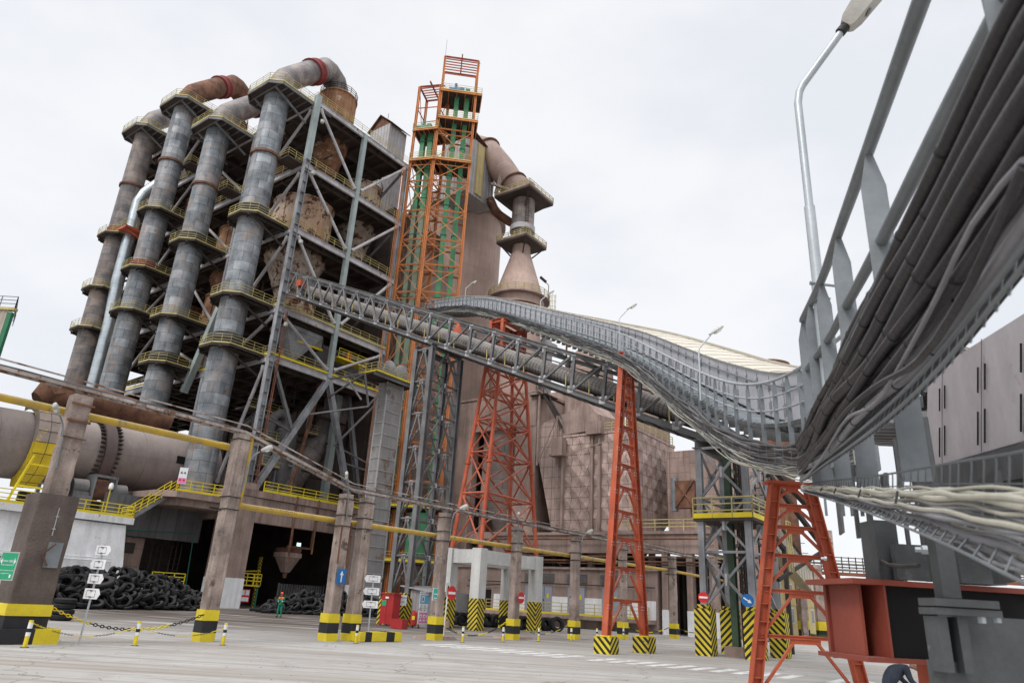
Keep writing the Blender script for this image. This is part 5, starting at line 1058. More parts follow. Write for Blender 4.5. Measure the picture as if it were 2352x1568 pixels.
m = MB(); m.add(F_+B2, [(0, 4, 3, 2, 1), (5, 6, 7, 8, 9), (0, 1, 6, 5), (1, 2, 7, 6), (2, 3, 8, 7), (3, 4, 9, 8), (4, 0, 5, 9)]); part(o, 'inlet_funnel', m, mPyr, smooth=False)
F_ = esp_front([(1225, 982), (1350, 925), (1372, 950), (1372, 985), (1290, 1000)], EU-.1); B2 = [p+Vector((5, 0, .4)) for p in F_]; m = MB(); m.add(F_+B2, [(0, 4, 3, 2, 1), (5, 6, 7, 8, 9), (0, 1, 6, 5), (1, 2, 7, 6), (2, 3, 8, 7), (3, 4, 9, 8), (4, 0, 5, 9)]); part(o, 'roof_hood', m, mConc)
rb = MB()
for v in (V1-.2, -27.6, -28.6, V0+.15): rb.bx(EU-.45, EU-.02, v-.16, v+.16, Z0-.9, Z1-.2)
part(o, 'vertical_rib', rb, mConc); 
bx_ = MB().bx(EU-1.3, EU-.3, V1-.6, V1+.9, Z1-2.2, Z1-.2).bx(EU-.9, EU-.1, -29, -27, Z1-.1, Z1+1.4).bx(EU-1.5, EU-.2, V1-.8, V1+1.1, Z1-2.45, Z1-2.25); part(o, 'control_cabinet', bx_, mConc)
part(o, 'roof_railing', MB().rail([(EU, V1, Z1+.3), (EU, V0, Z1+.3), (EU+10, V0, Z1+.3)], 1.0, 1.6, .035), mYel); part(o, 'conduit', MB().tube([(EU-.55, V1+.4, Z0-4), (EU-.55, V1+.4, Z1-2.5), (EU-.55, -29, Z1-1.2), (EU-.55, V0, Z1-.9)], .05, 5).tube([(EU-.55, V1+.65, Z0-4), (EU-.55, V1+.65, Z1-2.5)], .05, 5), mPil)
hp = MB(); a, c_ = (EU+1.6, V0+.2), (EU+9.5, V1); zt, zb2 = Z0+2.5, Z0-3.4
hp.add([(a[0], a[1], zt), (c_[0], a[1], zt), (c_[0], c_[1], zt), (a[0], c_[1], zt), (a[0]+3.0, a[1]+3, zb2), (a[0]+4.6, a[1]+3, zb2), (a[0]+4.6, a[1]+4.6, zb2), (a[0]+3, a[1]+4.6, zb2)], [(0, 4, 5, 1), (1, 5, 6, 2), (2, 6, 7, 3), (3, 7, 4, 0)]); part(o, 'collecting_hopper', hp, mat('sooty_hopper', (.15, .115, .1), (.07, .055, .05), sc=.5, streak=.4))
# support deck and the low service building
o = thing('service_building', 'low brown building with grey double doors, louvres and a yellow-railed loading ledge', 'building', (22, -27, 0), 'P')
part(o, 'building_wall', MB().bx(20.85, 26, -38.2, -13, 0, 5.6), mConc); part(o, 'cornice', MB().bx(20.6, 26, -38.3, -13, 5.62, 5.85), mConc); part(o, 'whitewashed_dado', MB().bx(20.81, 20.84, -38, -18.6, 1.2, 2.9), mWhiteC)
dr = [(-20.6, 1.5), (-23.4, 1.1), (-25.3, 1.9), (-29.2, 2.0), (-33.2, 2.0)]
for v, w in dr:
    p = part(o, 'door', MB().bx(20.76, 20.84, v-w/2, v+w/2, 1.25, 3.9), mDoor); part(p, 'door_joint', MB().bx(20.74, 20.758, v-.02, v+.02, 1.3, 3.85), mBlackS); part(p, 'handle', MB().bx(20.70, 20.757, v+.06, v+.12, 2.4, 2.6), mBlackS)
    part(p, 'warning_plate', MB().bx(20.735, 20.756, v-w*.32, v-w*.32+.26, 2.7, 3.15), mYelB); lv = MB()
    for k in range(6): lv.bx(20.72, 20.84, v-w*.62, v+w*.62, 4.35+k*.15, 4.43+k*.15)
    part(o, 'louvre', lv, mSteelD)
part(o, 'loading_ledge', MB().bx(19.6, 20.83, -38, -18.4, .85, 1.2), mConc); sq = [(19.65, -18.5, 1.2), (19.65, -37.8, 1.2)]; part(o, 'railing', MB().rail(sq, 1.1, 1.9, .03), mYel); part(o, 'toe_board', MB().toe(sq, .2, .05), mYelB)
part(o, 'opening_shade', MB().bx(20.7, 20.83, -18.2, -15.3, 0, 3.3), mShade); part(o, 'side_shed', MB().bx(18.2, 20.6, -15.2, -10.5, 0, 2.7), mCorr); part(o, 'cable_run', MB().tube([(20.6, -38, 4.1), (20.6, -15, 4.2)], .06, 5).tube([(20.5, -15, 3.6), (20.5, -20, 3.9), (20.5, -21, 4.6)], .06, 5), mDark)  # black panel on the wall painted as the shade of an opening
o = thing('support_deck', 'dusty concrete deck with pipes and a railing that carries the filter house', 'building', (24, -35, 0), 'P')
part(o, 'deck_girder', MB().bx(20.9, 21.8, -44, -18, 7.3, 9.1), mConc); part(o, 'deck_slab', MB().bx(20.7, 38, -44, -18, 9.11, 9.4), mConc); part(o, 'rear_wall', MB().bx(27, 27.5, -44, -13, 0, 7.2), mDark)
for v in (-38.9, -41.4, -43.6): p = part(o, 'column', MB().bx(20.95, 21.7, v-.3, v+.3, 2.2, 7.28), mConc); part(p, 'whitewashed_foot', MB().bx(20.92, 21.73, v-.33, v+.33, 0, 2.2), mWhiteC)
part(o, 'column', MB().bx(22.5, 23.1, -37, -36.5, 5.86, 9.1).bx(22.5, 23.1, -30, -29.5, 5.86, 9.1).bx(22.5, 23.1, -22, -21.5, 5.86, 9.1), mConc)
part(o, 'railing', MB().rail([(20.8, -44, 9.4), (20.8, -33.6, 9.4)], 1.1, 1.6, .035), mYel); m = MB()
for k, z in enumerate((6.2, 6.45, 6.9, 8.6)): m.tube([(20.6-.1*k, -44, z), (20.6-.1*k, -16, z+.1)], .07+.03*(k % 2), 6)
part(o, 'pipe_bundle', m, mRust); part(o, 'conduit_cascade', MB().tube([(20.5, -25, 6.3), (20.5, -27, 6.3), (20.5, -27.5, 5.9)], .05, 5), mDark)
ing = MB(); random.seed(8)
for k in range(14): v = random.uniform(-43.5, -39); x_ = 23+random.random()*3; ing.tube([(x_, v, 0), (x_, v, 7)], random.uniform(.04, .12), 5)
for k in range(7): z_ = random.uniform(1, 6.5); ing.tube([(24+random.random()*2, -44, z_), (25, -39, z_+random.uniform(-.5, .5))], .05, 4)
part(o, 'inner_steelwork', ing, mDark)
o = thing('rear_block', 'pinkish panelled block with small windows behind the grey trestle', 'building', (30, -50, 0), 'P')
part(o, 'building_wall', MB().bx(31, 36, -46, -35, 9.5, 19.5), mConcP); part(o, 'building_wall', MB().bx(24.5, 27, -47.2, -44.2, 0, 17), mConcP); part(o, 'building_wall', MB().bx(26.2, 30.9, -44.1, -39.6, 9.45, 18), mConcP); m = MB()
for v in (-45, -46.4): m.bx(24.42, 24.49, v-.3, v+.3, 11.5, 12.9)
part(o, 'window', m, mGlass); part(o, 'rusty_duct_box', MB().bx(25.2, 26.1, -40.5, -38.4, 12.2, 15).beam((25.1, -40.5, 12.2), (25.1, -38.4, 15), .12).beam((25.1, -40.5, 15), (25.1, -38.4, 12.2), .12), mRust); part(o, 'wrapped_pipe', MB().tube([(26.2, -37.9, 12), (26.2, -37.9, 15.5)], .35, 10), mZinc)
o = thing('round_hopper', 'domed dusty pink round hopper above the gallery roofs', 'silo', (30, -30, 20), 'P'); c_ = Pp(1357, 830, 100)
part(o, 'dome', MB().lathe((c_.x, c_.y, c_.z-9), [(3.4, 0), (3.4, 6.5), (3.2, 8.5), (2.5, 10.2), (1.6, 11.2), (.1, 11.5)], 30), mat('banded_dome', (.42, .31, .26), (.33, .24, .2), sc=.4, brick=(50, .45, .05, 0), bc=.55, uv=True)); o2 = Pp(1280, 800, 100)
part(o, 'side_bin', MB().bx(c_.x+3.6, c_.x+8, c_.y-9, c_.y-4, 18, c_.z+1), mConc); part(o, 'support_column', MB().bx(c_.x-2, c_.x+2, c_.y-2, c_.y+2, 9, c_.z-8.9), mConc)
o = thing('guyed_mast', 'thin dark red mast standing behind the gallery', 'mast', (34, -22, 20), 'P'); a = Pp(1300, 850, 104); part(o, 'mast_tube', MB().tube([(a.x, a.y, 20), (a.x, a.y, a.z+7)], .16, 8), mOrD)
o = thing('roof_cyclone', 'small pale capped vessel left of the thin red mast', 'silo', (33, -18, 20), 'P'); a = Pp(1253, 795, 103); part(o, 'barrel', MB().lathe((a.x, a.y, 28), [(1.1, 0), (1.1, a.z-29), (1.9, a.z-28.6), (1.9, a.z-28), (1.1, a.z-27.6), (.4, a.z-26)], 18), mCorr)
o = thing('round_tower', 'rust-brown round bin top beyond the cream conveyor roof', 'silo', (60, -60, 0), 'P'); a = toF('P', aty(1768, 842, 100)); part(o, 'bin_wall', MB().lathe((a.x, a.y, 0), [(2.2, 0), (2.2, a.z-1), (2.9, a.z-.8), (2.9, a.z+.2), (2, a.z+.6)], 22), mRust)

# ================================================================ PALE FRAME AND ORANGE PYLONS
o = thing('concrete_trestle', 'pale new concrete table frame on four striped posts that carries an orange lattice pylon', 'frame', (1.9, -31, 0), 'P')
FV0, FV1, FU0, FU1 = -34.4, -30.7, -1.95, 6.55; w = .85
for i_, (u_, v_) in enumerate(((FU0, FV0), (FU1-w, FV0), (FU1-w, FV1-w), (FU0, FV1-w))):
    p = part(o, 'post', MB().bx(u_, u_+w, v_, v_+w, 2.2, 5.79), mNewC); part(p, 'striped_foot', MB().bx(u_-.01, u_+w+.01, v_-.01, v_+w+.01, 0, 2.2), mHzD if i_ == 1 else mHzU)
g_ = .2; part(o, 'ring_beam', MB().bx(FU0+w, FU1-w, FV0+g_, FV0+w-g_, 4.7, 5.7), mNewC); part(o, 'ring_beam', MB().bx(FU0+w, FU1-w, FV1-w+g_, FV1-g_, 4.7, 5.7), mNewC)
part(o, 'ring_beam', MB().bx(FU0+g_, FU0+w-g_, FV0+w, FV1-w, 4.7, 5.7), mNewC); part(o, 'ring_beam', MB().bx(FU1-w+g_, FU1-g_, FV0+w, FV1-w, 4.7, 5.7), mNewC)
o = thing('lattice_pylon', 'orange four-legged tubular lattice pylon standing on the pale concrete frame', 'pylon', (1.9, -31.4, 5.8), 'P', group='orange pylons under the cable bridge')
cs = [(FU0+w/2, FV0+w/2), (FU1-w/2, FV0+w/2), (FU1-w/2, FV1-w/2), (FU0+w/2, FV1-w/2)]; tc_ = (2.3, -32.5); zt = 25.6; z0_ = 5.85
def at_(i, z): k = (z-z0_)/(zt-z0_); s = 1-.62*k; return Vector((tc_[0]+(cs[i][0]-tc_[0])*s, tc_[1]+(cs[i][1]-tc_[1])*s, z))
zz = [5.85, 10.1, 13.5, 16.3, 18.8, 21.1, 23.6]
for i in range(4): part(o, 'leg', MB().tube([at_(i, z0_), at_(i, 12.5), at_(i, 12.51), at_(i, 12.75), at_(i, 12.76), at_(i, zt)], .17, 10, radii=[.18, .18, .26, .26, .17, .15]), mOr)
tb = MB(); hb = MB(); gp_ = MB()
for i in range(4):
    j = (i+1) % 4
    for za, zb_ in zip(zz, zz[1:]):
        tb.tube([at_(i, za), at_(j, zb_)], .075, 8); tb.tube([at_(j, za), at_(i, zb_)], .075, 8); hb.tube([at_(i, zb_), at_(j, zb_)], .09, 8)
        mid = (at_(i, zb_)+at_(j, zb_))/2; mid2 = (at_(j, zb_)+at_((j+1) % 4, zb_))/2; hb.tube([mid, mid2], .05, 6)
        d = (at_(j, zb_)-at_(i, zb_)).normalized(); gp_.beam(at_(i, zb_)-Vector((0, 0, .45))+d*.2, at_(i, zb_)+Vector((0, 0, .45))+d*.2, .34, .05, up=d.cross(Vector((0, 0, 1))))
part(o, 'cross_brace', tb, mOr); part(o, 'horizontal_tie', hb, mOr); part(o, 'gusset_plate', gp_, mOr)
hd = MB()
for dz in (23.7, 25.5):
    for i in range(4): hd.ib(at_(i, 23.6)+Vector((0, 0, dz-23.6)), at_((i+1) % 4, 23.6)+Vector((0, 0, dz-23.6)), .35, .4, .04)
for i in range(4): hd.ib(at_(i, 23.6), at_(i, 23.6)+Vector((0, 0, 2)), .3, .3, .04, up=(1, 0, 0))
part(o, 'head_frame', hd, mOr)
def apylon(label, b0, b1, t0, t1, zb_, zt, npan, lw, foot=True, bolts=False, kf=None):
    o = thing('braced_pylon', label, 'pylon', tuple((Vector(b0)+Vector(b1))/2)+(0,), 'W', group='orange pylons under the cable bridge')
    b0, b1, t0, t1 = [Vector((*q, z)) for q, z in ((b0, zb_), (b1, zb_), (t0, zt), (t1, zt))]; ax = (b1-b0).normalized(); nn = ax.cross(Vector((0, 0, 1)))
    for a, c_ in ((b0, t0), (b1, t1)): part(o, 'leg', MB().ib(a, c_, lw, lw*1.25, .04, up=ax), mOr); 
    fl = MB()
    for a, c_ in ((b0, t0), (b1, t1)):
        for k in range(1, npan*2): q = a.lerp(c_, k/(npan*2)); fl.beam(q-nn*lw*.5, q+nn*lw*.5, .03, lw*1.05, up=ax) if False else fl.bx(q.x-lw*.42, q.x+lw*.42, q.y-lw*.42, q.y+lw*.42, q.z-.015, q.z+.015)
    part(o, 'leg_diaphragm', fl, mOr)
    h_ = MB(); d_ = MB(); g = MB(); bo = MB(); z = 0; W0 = (b1-b0).length; W1_ = (t1-t0).length; ks = [0]; r = 1.0
    tot = sum((1-(1-W1_/W0)*.92*i/npan) for i in range(npan)); acc = 0
    for i in range(npan): acc += (1-(1-W1_/W0)*.92*i/npan)/tot; ks.append(acc)
    ks = kf or ks
    for i in range(npan):
        a0, a1, c0, c1 = b0.lerp(t0, ks[i]), b0.lerp(t0, ks[i+1]), b1.lerp(t1, ks[i]), b1.lerp(t1, ks[i+1])
        h_.ib(a1, c1, lw*.38, lw*.42, .03); mid = (a1+c1)/2; w_ = (c1-a1).length
        d_.beam(a0+(c0-a0)*.05+Vector((0, 0, .1)), mid-ax*w_*.13-Vector((0, 0, lw*.5)), lw*.34, lw*.28); d_.beam(c0-(c0-a0)*.05+Vector((0, 0, .1)), mid+ax*w_*.13-Vector((0, 0, lw*.5)), lw*.34, lw*.28)
        q = mid-Vector((0, 0, lw*.42)); g.beam(q-ax*w_*.17, q+ax*w_*.17, .03, lw*.55)
        if bolts:
            for s_ in (-1, 1):
                for bx2 in range(3):
                    for bz in range(2): bp = mid+ax*(s_*(w_*.08+.06*bx2))-Vector((0, 0, lw*.5+.1*bz))-nn*.045*(-1); bo.bx(bp.x-.018, bp.x+.018, bp.y-.018, bp.y+.018, bp.z-.018, bp.z+.018)
            for a in (a1, c1):
                for s_ in (-1, 1):
                    for bz in range(2): bp = a+ax*s_*lw*.3+Vector((0, 0, -.25-.14*bz)); bp -= Vector((0, 1, 0))*(lw*.5+.01); bo.bx(bp.x-.025, bp.x+.025, bp.y-.02, bp.y+.02, bp.z-.025, bp.z+.025)
    part(o, 'horizontal_tie', h_, mOr); part(o, 'diagonal_brace', d_, mOr); part(o, 'gusset_plate', g, mOr)
    if bolts: part(o, 'bolts', bo, mBeamW)
    Wt = (t1-t0).length; part(o, 'head_plate', MB().beam((t0+t1)/2-ax*(Wt*.5+.25)+Vector((0, 0, .08)), (t0+t1)/2+ax*(Wt*.5+.25)+Vector((0, 0, .08)), .5, .08), mOr)
    return o
a1, a2 = atz(1389, 1490), atz(1478, 1488)
a1, a2 = Vector((5.33, 36.25, 0)), Vector((7.68, 38.95, 0))
o = apylon('slim tall orange braced pylon on two low striped blocks in the middle of the yard', (a1.x, a1.y), (a2.x, a2.y), (6.35, 37.3), (6.75, 37.75), .8, 15.55, 14, .32, bolts=True)
for q in (a1, a2):
    p = toF('P', q); b_ = MB(); h2 = .44
    cs_ = [toW('P', (p.x+s1*h2, p.y+s2*h2, 0)) for s1, s2 in ((-1, -1), (1, -1), (1, 1), (-1, 1))]
    part(o, 'striped_block', MB().prism([(c_.x, c_.y) for c_ in cs_], 0, .76), mHzD); cs_ = [toW('P', (p.x+s1*.36, p.y+s2*.36, 0)) for s1, s2 in ((-1, -1), (1, -1), (1, 1), (-1, 1))]
    part(o, 'base_plate', MB().prism([(c_.x, c_.y) for c_ in cs_], .765, .82), mYelB)
apylon('nearest orange braced pylon, standing left of the red box beam', (7.12, 21), (10.25, 21.15), (8.12, 21), (9.2, 21.1), 0, 5.75, 6, .25, kf=[0, .27, .48, .65, .79, .90, 1.0])

# ================================================================ RIGHT BACKGROUND
q0 = atz(1906, 1459); q = toF('P', q0); YV = q.y; YU = q.x
def ux(x): r = ray(x, 1430); c_ = Vector((0, 0, H)); k = ((toW('P', (0, YV, 0))-c_).dot(V3))/r.dot(V3); return toF('P', c_+r*k).x
o = thing('office_building', 'two-storey cream-yellow building with small windows at the far right of the yard', 'building', (YU-10, YV, 0), 'P')
Ua, Ub = ux(1650), YU
part(o, 'building_wall', MB().bx(Ua, Ub, YV, YV+12, 0, 7.3), mYB); part(o, 'cornice', MB().bx(Ua-.2, Ub+.2, YV-.3, YV+12, 7.3, 7.6), mYB)
part(o, 'string_course', MB().bx(Ua, Ub, YV-.06, YV, 3.7, 3.9), mYB)
for x in (1713, 1760, 1795, 1822, 1868):
    u_ = ux(x)
    for z in (1.5, 5.0):
        p = part(o, 'window', MB().bx(u_-.7, u_+.7, YV-.03, YV+.02, z, z+1.9 if z < 3 else z+1.3), mWhite); part(p, 'pane', MB().bx(u_-.58, u_-.06, YV-.045, YV-.032, z+.12, z+(1.78 if z < 3 else 1.18)).bx(u_+.06, u_+.58, YV-.045, YV-.032, z+.12, z+(1.78 if z < 3 else 1.18)), mGlass)
o = thing('annex_building', 'lower cream-yellow block to the right of the office building', 'building', (YU+8, YV+8, 0), 'P')
part(o, 'building_wall', MB().bx(YU+1, YU+60, YV+2, YV+14, 0, 6.6), mYB); m = MB()
for k in range(9): m.bx(YU+4+k*6, YU+6+k*6, YV+1.96, YV+1.99, 2, 3.6)
part(o, 'window', m, mGlass); part(o, 'cornice', MB().bx(YU+.8, YU+60, YV+1.7, YV+14, 6.61, 6.9), mConc)
for k, (x, lb) in enumerate(((1737, 'dusty grey pillar before the office building, left one of three'), (1848, 'dusty grey pillar before the office building, middle one of three'), (1888, 'dusty grey pillar before the office building, right one of three'))):
    a = aty(x, 1450, 92); o = thing('concrete_pillar', lb, 'pillar', (a.x, a.y, 0), 'W', group='pillars before the office building')
    part(o, 'pillar_shaft', MB().bx(a.x-.5, a.x+.5, a.y-.4, a.y+.4, 1.9, 8.6), mPil); part(o, 'painted_band', MB().bx(a.x-.53, a.x+.53, a.y-.43, a.y+.43, .9, 1.9), mYelB); part(o, 'painted_band', MB().bx(a.x-.53, a.x+.53, a.y-.43, a.y+.43, 0, .9), mBlk)
o = thing('pipe_bridge', 'high pipe bridge with a dark red girder crossing behind the near pylon', 'pipe bridge', (30, 92, 0), 'W')
m = MB(); pr = MB(); A0, A1 = aty(1790, 1300, 92), aty(2420, 1335, 92)
for k, (dz, r) in enumerate(((0, .16), (.35, .1), (.75, .14), (1.15, .07), (1.6, .07))): m.tube([A0+Vector((0, .3*k, dz)), A1+Vector((0, .3*k, dz))], r, 6)
part(o, 'pipe_run', m, mSteelD); part(o, 'red_girder', MB().beam(A0-Vector((0, 0, .5)), A1-Vector((0, 0, .5)), .4, .4), mOrD)
for k in range(40): q = A0.lerp(A1, k/39); pr.beam(q-Vector((0, 0, .5)), q+Vector((0, 0, 1.6)), .1)
part(o, 'rail_post', pr, mDark); m = MB()
for x in (1925, 2090, 2200): a = aty(x, 1440, 92.6); m.bx(a.x-.35, a.x+.35, a.y-.3, a.y+.3, 0, 13 if x < 2000 else 8.6)
part(o, 'concrete_column', m, mPil)
o = thing('inclined_gallery', 'cream corrugated enclosed gallery slanting down behind the near orange pylon', 'gallery', (20, 85, 0), 'W')
a, c_ = aty(1700, 1085, 84), aty(1865, 1310, 84); d = (c_-a).normalized(); up_ = Vector((0, 0, 1)); m = MB(); s_ = Vector((0, 3, 0))
m.add([a, c_, c_-up_*2.4, a-up_*4.2, a+s_, c_+s_, c_+s_-up_*2.4, a+s_-up_*4.2], [(0, 3, 2, 1), (4, 5, 6, 7), (0, 1, 5, 4), (3, 7, 6, 2), (1, 2, 6, 5), (0, 4, 7, 3)])
part(o, 'gallery_shell', m, mCream); part(o, 'roof_edge', MB().beam(a+up_*.05-Vector((0, .1, 0)), c_+up_*.05-Vector((0, .1, 0)), .3, .2), mDark); part(o, 'support_leg', MB().beam((a.x+2, a.y+1, 0), (a.x+2, a.y+1, a.z-4), .6).beam((c_.x-1, c_.y+1, 0), (c_.x-1, c_.y+1, c_.z-2), .6), mPil)
rb = MB()
for k in range(26): q = a.lerp(c_, k/26); rb.beam(q-Vector((0, .04, .15)), q-Vector((0, .04, 0))-up_*(4.1-1.8*k/26), .1, .05)
part(o, 'sheet_ribs', rb, mCream)
o = thing('far_pylon', 'faint distant electricity pylon in the gap behind the near orange pylon', 'pylon', (60, 300, 0), 'W'); a = aty(1826, 1240, 300)
m = MB(); 
for s_ in (-1, 1): m.beam((a.x+s_*3, 300, 0), (a.x+s_*.4, 300, a.z), .3)
for k in range(8): z = a.z*k/8; w_ = 3-2.6*k/8; m.beam((a.x-w_, 300, z), (a.x+w_*.85, 300, z+a.z/8), .2)
m.beam((a.x-5, 300, a.z-5), (a.x+5, 300, a.z-5), .3); m.beam((a.x-4, 300, a.z-1), (a.x+4, 300, a.z-1), .3); part(o, 'pylon_lattice', m, mZinc)
# corner of a clad building at the left edge
c_ = aty(20, 712, 60); o = thing('clad_building', 'corner of a beige corrugated building with a green edge strip, at the left edge', 'building', (c_.x, c_.y, 0), 'W')
b_ = MB(); n_ = 60
vs = []
for k in range(n_+1): x = c_.x-k*.22; vs += [(x, c_.y+(.07 if k % 2 else 0), 0), (x, c_.y+(.07 if k % 2 else 0), c_.z)]
b_.add(vs, [(2*k+1, 2*k+3, 2*k+2, 2*k) for k in range(n_)]); part(o, 'cladding', b_, mat('beige_cladding', (.42, .36, .3), (.36, .31, .26), streak=.2), smooth=False); part(o, 'rear_wall', MB().prism([(c_.x-14, c_.y+.12), (c_.x-.1, c_.y+.12), (c_.x-8.5, c_.y+12), (c_.x-20, c_.y+12)], 0, c_.z-.05), mCream)
part(o, 'corner_strip', MB().bx(c_.x-.02, c_.x+.4, c_.y-.06, c_.y+.3, 0, c_.z-.2), plain('green_flashing', (.035, .17, .085))); part(o, 'roof_edge', MB().bx(c_.x-14, c_.x+.55, c_.y-.12, c_.y+.4, c_.z, c_.z+.25), mYel); part(o, 'roof_railing', MB().rail([(c_.x-14, c_.y, c_.z+.25), (c_.x+.5, c_.y, c_.z+.25), (c_.x-3, c_.y+5, c_.z+.25)], 1.1, 1.5, .03), mZinc)
gr = MB(); random.seed(2)
for k in range(1600):
    a = aty(1860+random.random()*110, 1456, 88+random.random()*8); h_ = random.uniform(.15, .55); d = Vector((random.uniform(-.2, .2), random.uniform(-.2, .2), 0)); a.z = 0; gr.add([a-Vector((.06, 0, 0)), a+Vector((.06, 0, 0)), a+d+Vector((0, 0, h_))], [(0, 1, 2)])
solo('grass', 'strip of rough green grass before the far building', 'grass', gr, mat('grass_green', (.09, .15, .03), (.05, .09, .02)), kind='stuff', base=(0, 0, 0))

# ================================================================ CURVED CABLE BRIDGE
mPanelN = mat('pale_enclosure_sheet', (.52, .52, .55), (.42, .42, .45), sc=.8, rough=.5, metal=.15, c3=(.50, .42, .42), t3=.62, sc3=.8, bump=.03)
RP = [aty(*p) for p in ((1935, 770, 11.5), (1850, 839, 14.5), (1788, 872, 17), (1737, 886, 19), (1680, 882, 21), (1609, 855, 25), (1568, 836, 27.5), (1497, 800, 32.5), (1427, 766, 37.5), (1330, 738, 45), (1238, 714, 53), (1137, 688, 62), (1069, 680, 70), (976, 692, 82))]
def catmull(P, step):
    out = []
    for i in range(len(P)-1):
        p0 = P[max(0, i-1)]; p1, p2 = P[i], P[i+1]; p3 = P[min(len(P)-1, i+2)]; n_ = max(1, int((p2-p1).length/step))
        for k in range(n_):
            t = k/n_; out.append(.5*((2*p1)+(-p0+p2)*t+(2*p0-5*p1+4*p2-p3)*t*t+(-p0+3*p1-3*p2+p3)*t*t*t))
    return out+[P[-1]]
PATH = catmull([Vector(p) for p in RP], .25)
for _ in range(60):                                  # even out the bends
    PATH = [PATH[0]]+[(PATH[i-1]+PATH[i]*2+PATH[i+1])/4 for i in range(1, len(PATH)-1)]+[PATH[-1]]
def resample(P, step):
    out = [P[0]]; acc = 0
    for a, b_ in zip(P, P[1:]):
        d = (b_-a).length; s = step-acc
        while s <= d: out.append(a.lerp(b_, s/d)); s += step
        acc = d-(s-step)
    return out
DR = lambda i: .65*max(0., 1-i/60)**.8
PT = resample(PATH, .4); NP = len(PT)
def fr_(i):
    i = max(0, min(NP-1, i)); d = PT[min(i+1, NP-1)]-PT[max(i-1, 0)]; d.z = 0; d.normalize(); return d, Vector((d.y, -d.x, 0))
def off(i, lat, dz): d, n_ = fr_(i); return PT[i]+n_*lat+Vector((0, 0, dz))
CB = o = thing('cable_bridge', 'long curved grey stair bridge with palisade railing, cable bundles and a cream conveyor roof', 'bridge', (7, 25, 5), 'W')
INFO[o.name] = Vector((7, 25, 5))
for nm, dz, r in (('handrail', 0, .042), ('mid_rail', -.42, .028), ('lower_rail', -.80, .028)): part(o, nm, MB().tube([off(i, 0, dz) for i in range(0, NP, 2)]+[off(NP-1, 0, dz)], r, 8), mZincL)
for s_ in (1.15,): part(o, 'inner_handrail', MB().tube([off(i, s_, 0) for i in range(0, NP, 2)], .03, 6), mZinc)
def picket(m, p, lat, w=.125, h=1.72, t=.014, d=None, top=0.0):
    """flat galvanised stake with a pointed head, its face square to the walkway"""
    n_ = lat; d = d; hw = w/2; pf = [(-.018, top), (.018, top), (hw, top-.22), (hw, top-h), (-hw, top-h), (-hw, top-.22)]
    v = [p+n_*x+Vector((0, 0, z))+d*s for s in (-t/2, t/2) for x, z in pf]
    m.add(v, [(0, 1, 2, 3, 4, 5), (11, 10, 9, 8, 7, 6)]+[(i, 6+i, 6+(i+1) % 6, (i+1) % 6) for i in range(6)])
m = MB(); k = 0
for i in range(0, NP, 3):
    d, n_ = fr_(i); picket(m, PT[i], n_, d=d, h=1.6+.7*max(0, 1-i/40))
part(o, 'palisade_stake', m, mZinc)
m = MB()
for i in range(0, NP-1):                             # treads
    for f in (.0,):
        a = off(i, .06, -1.14).lerp(off(i+1, .06, -1.14), f); b_ = off(i, 1.08, -1.14).lerp(off(i+1, 1.08, -1.14), f); zz_ = min(a.z, b_.z)
        m.beam(Vector((a.x, a.y, zz_)), Vector((b_.x, b_.y, zz_)), .24, .04)
part(o, 'stair_tread', m, mZincL)
m = MB()
for i in range(0, NP-1): m.beam(off(i, .03, -1.2), off(i+1, .03, -1.2), .04, .1); m.beam(off(i, 1.12, -1.22), off(i+1, 1.12, -1.22), .05, .2)
part(o, 'stair_stringer', m, mZincD)
# hung brackets under the edge and the conveyor box
m = MB()
for i in range(0, NP-2, 3):
    q = off(i, .1, -1.32-DR(i)); e = off(min(i+3, NP-1), .1, -1.32-DR(i+3)); zl = min(q.z, e.z)-.42
    m.add([q, e, Vector((e.x, e.y, zl)), Vector((q.x, q.y, zl))]+[p+fr_(i)[1]*.25 for p in (q, e, Vector((e.x, e.y, zl)), Vector((q.x, q.y, zl)))], [(0, 3, 2, 1), (4, 5, 6, 7), (0, 1, 5, 4), (1, 2, 6, 5), (2, 3, 7, 6), (3, 0, 4, 7)])
part(o, 'bracket_plate', m, mZinc)
m = MB()
for i in range(0, NP-1, 2):
    a, b_ = i, min(i+2, NP-1)
    m.quad(off(a, 1.2, -1.35), off(a, 3.4, -1.35), off(b_, 3.4, -1.35), off(b_, 1.2, -1.35), .04)
    m.beam(off(a, .2, -1.5), off(a, 3.4, -1.5), .1, .2)
part(o, 'conveyor_floor', m, mSteelD)
m = MB()
for i in range(0, NP-1, 3):
    b_ = min(i+3, NP-1); h1 = .30+.2*max(.25, 1-i/95); m.add([off(i, 1.22, -1.05), off(b_, 1.22, -1.05), off(b_, 1.22, h1), off(i, 1.22, h1)]+[off(i, 1.25, -1.05), off(b_, 1.25, -1.05), off(b_, 1.25, h1), off(i, 1.25, h1)], [(0, 1, 2, 3), (7, 6, 5, 4), (3, 2, 6, 7), (1, 0, 4, 5)])
part(o, 'enclosure_panels', m, mPanelN, smooth=True)
m = MB()
for i in range(0, NP-1, 3): b_ = min(i+3, NP-1); m.quad(off(i, 1.26, -1.4), off(b_, 1.26, -1.4), off(b_, 1.26, -1.05), off(i, 1.26, -1.05), .02)
part(o, 'dark_backing_strip', m, mDark)  # dark strip added to stand for the shade between the treads
m = MB()
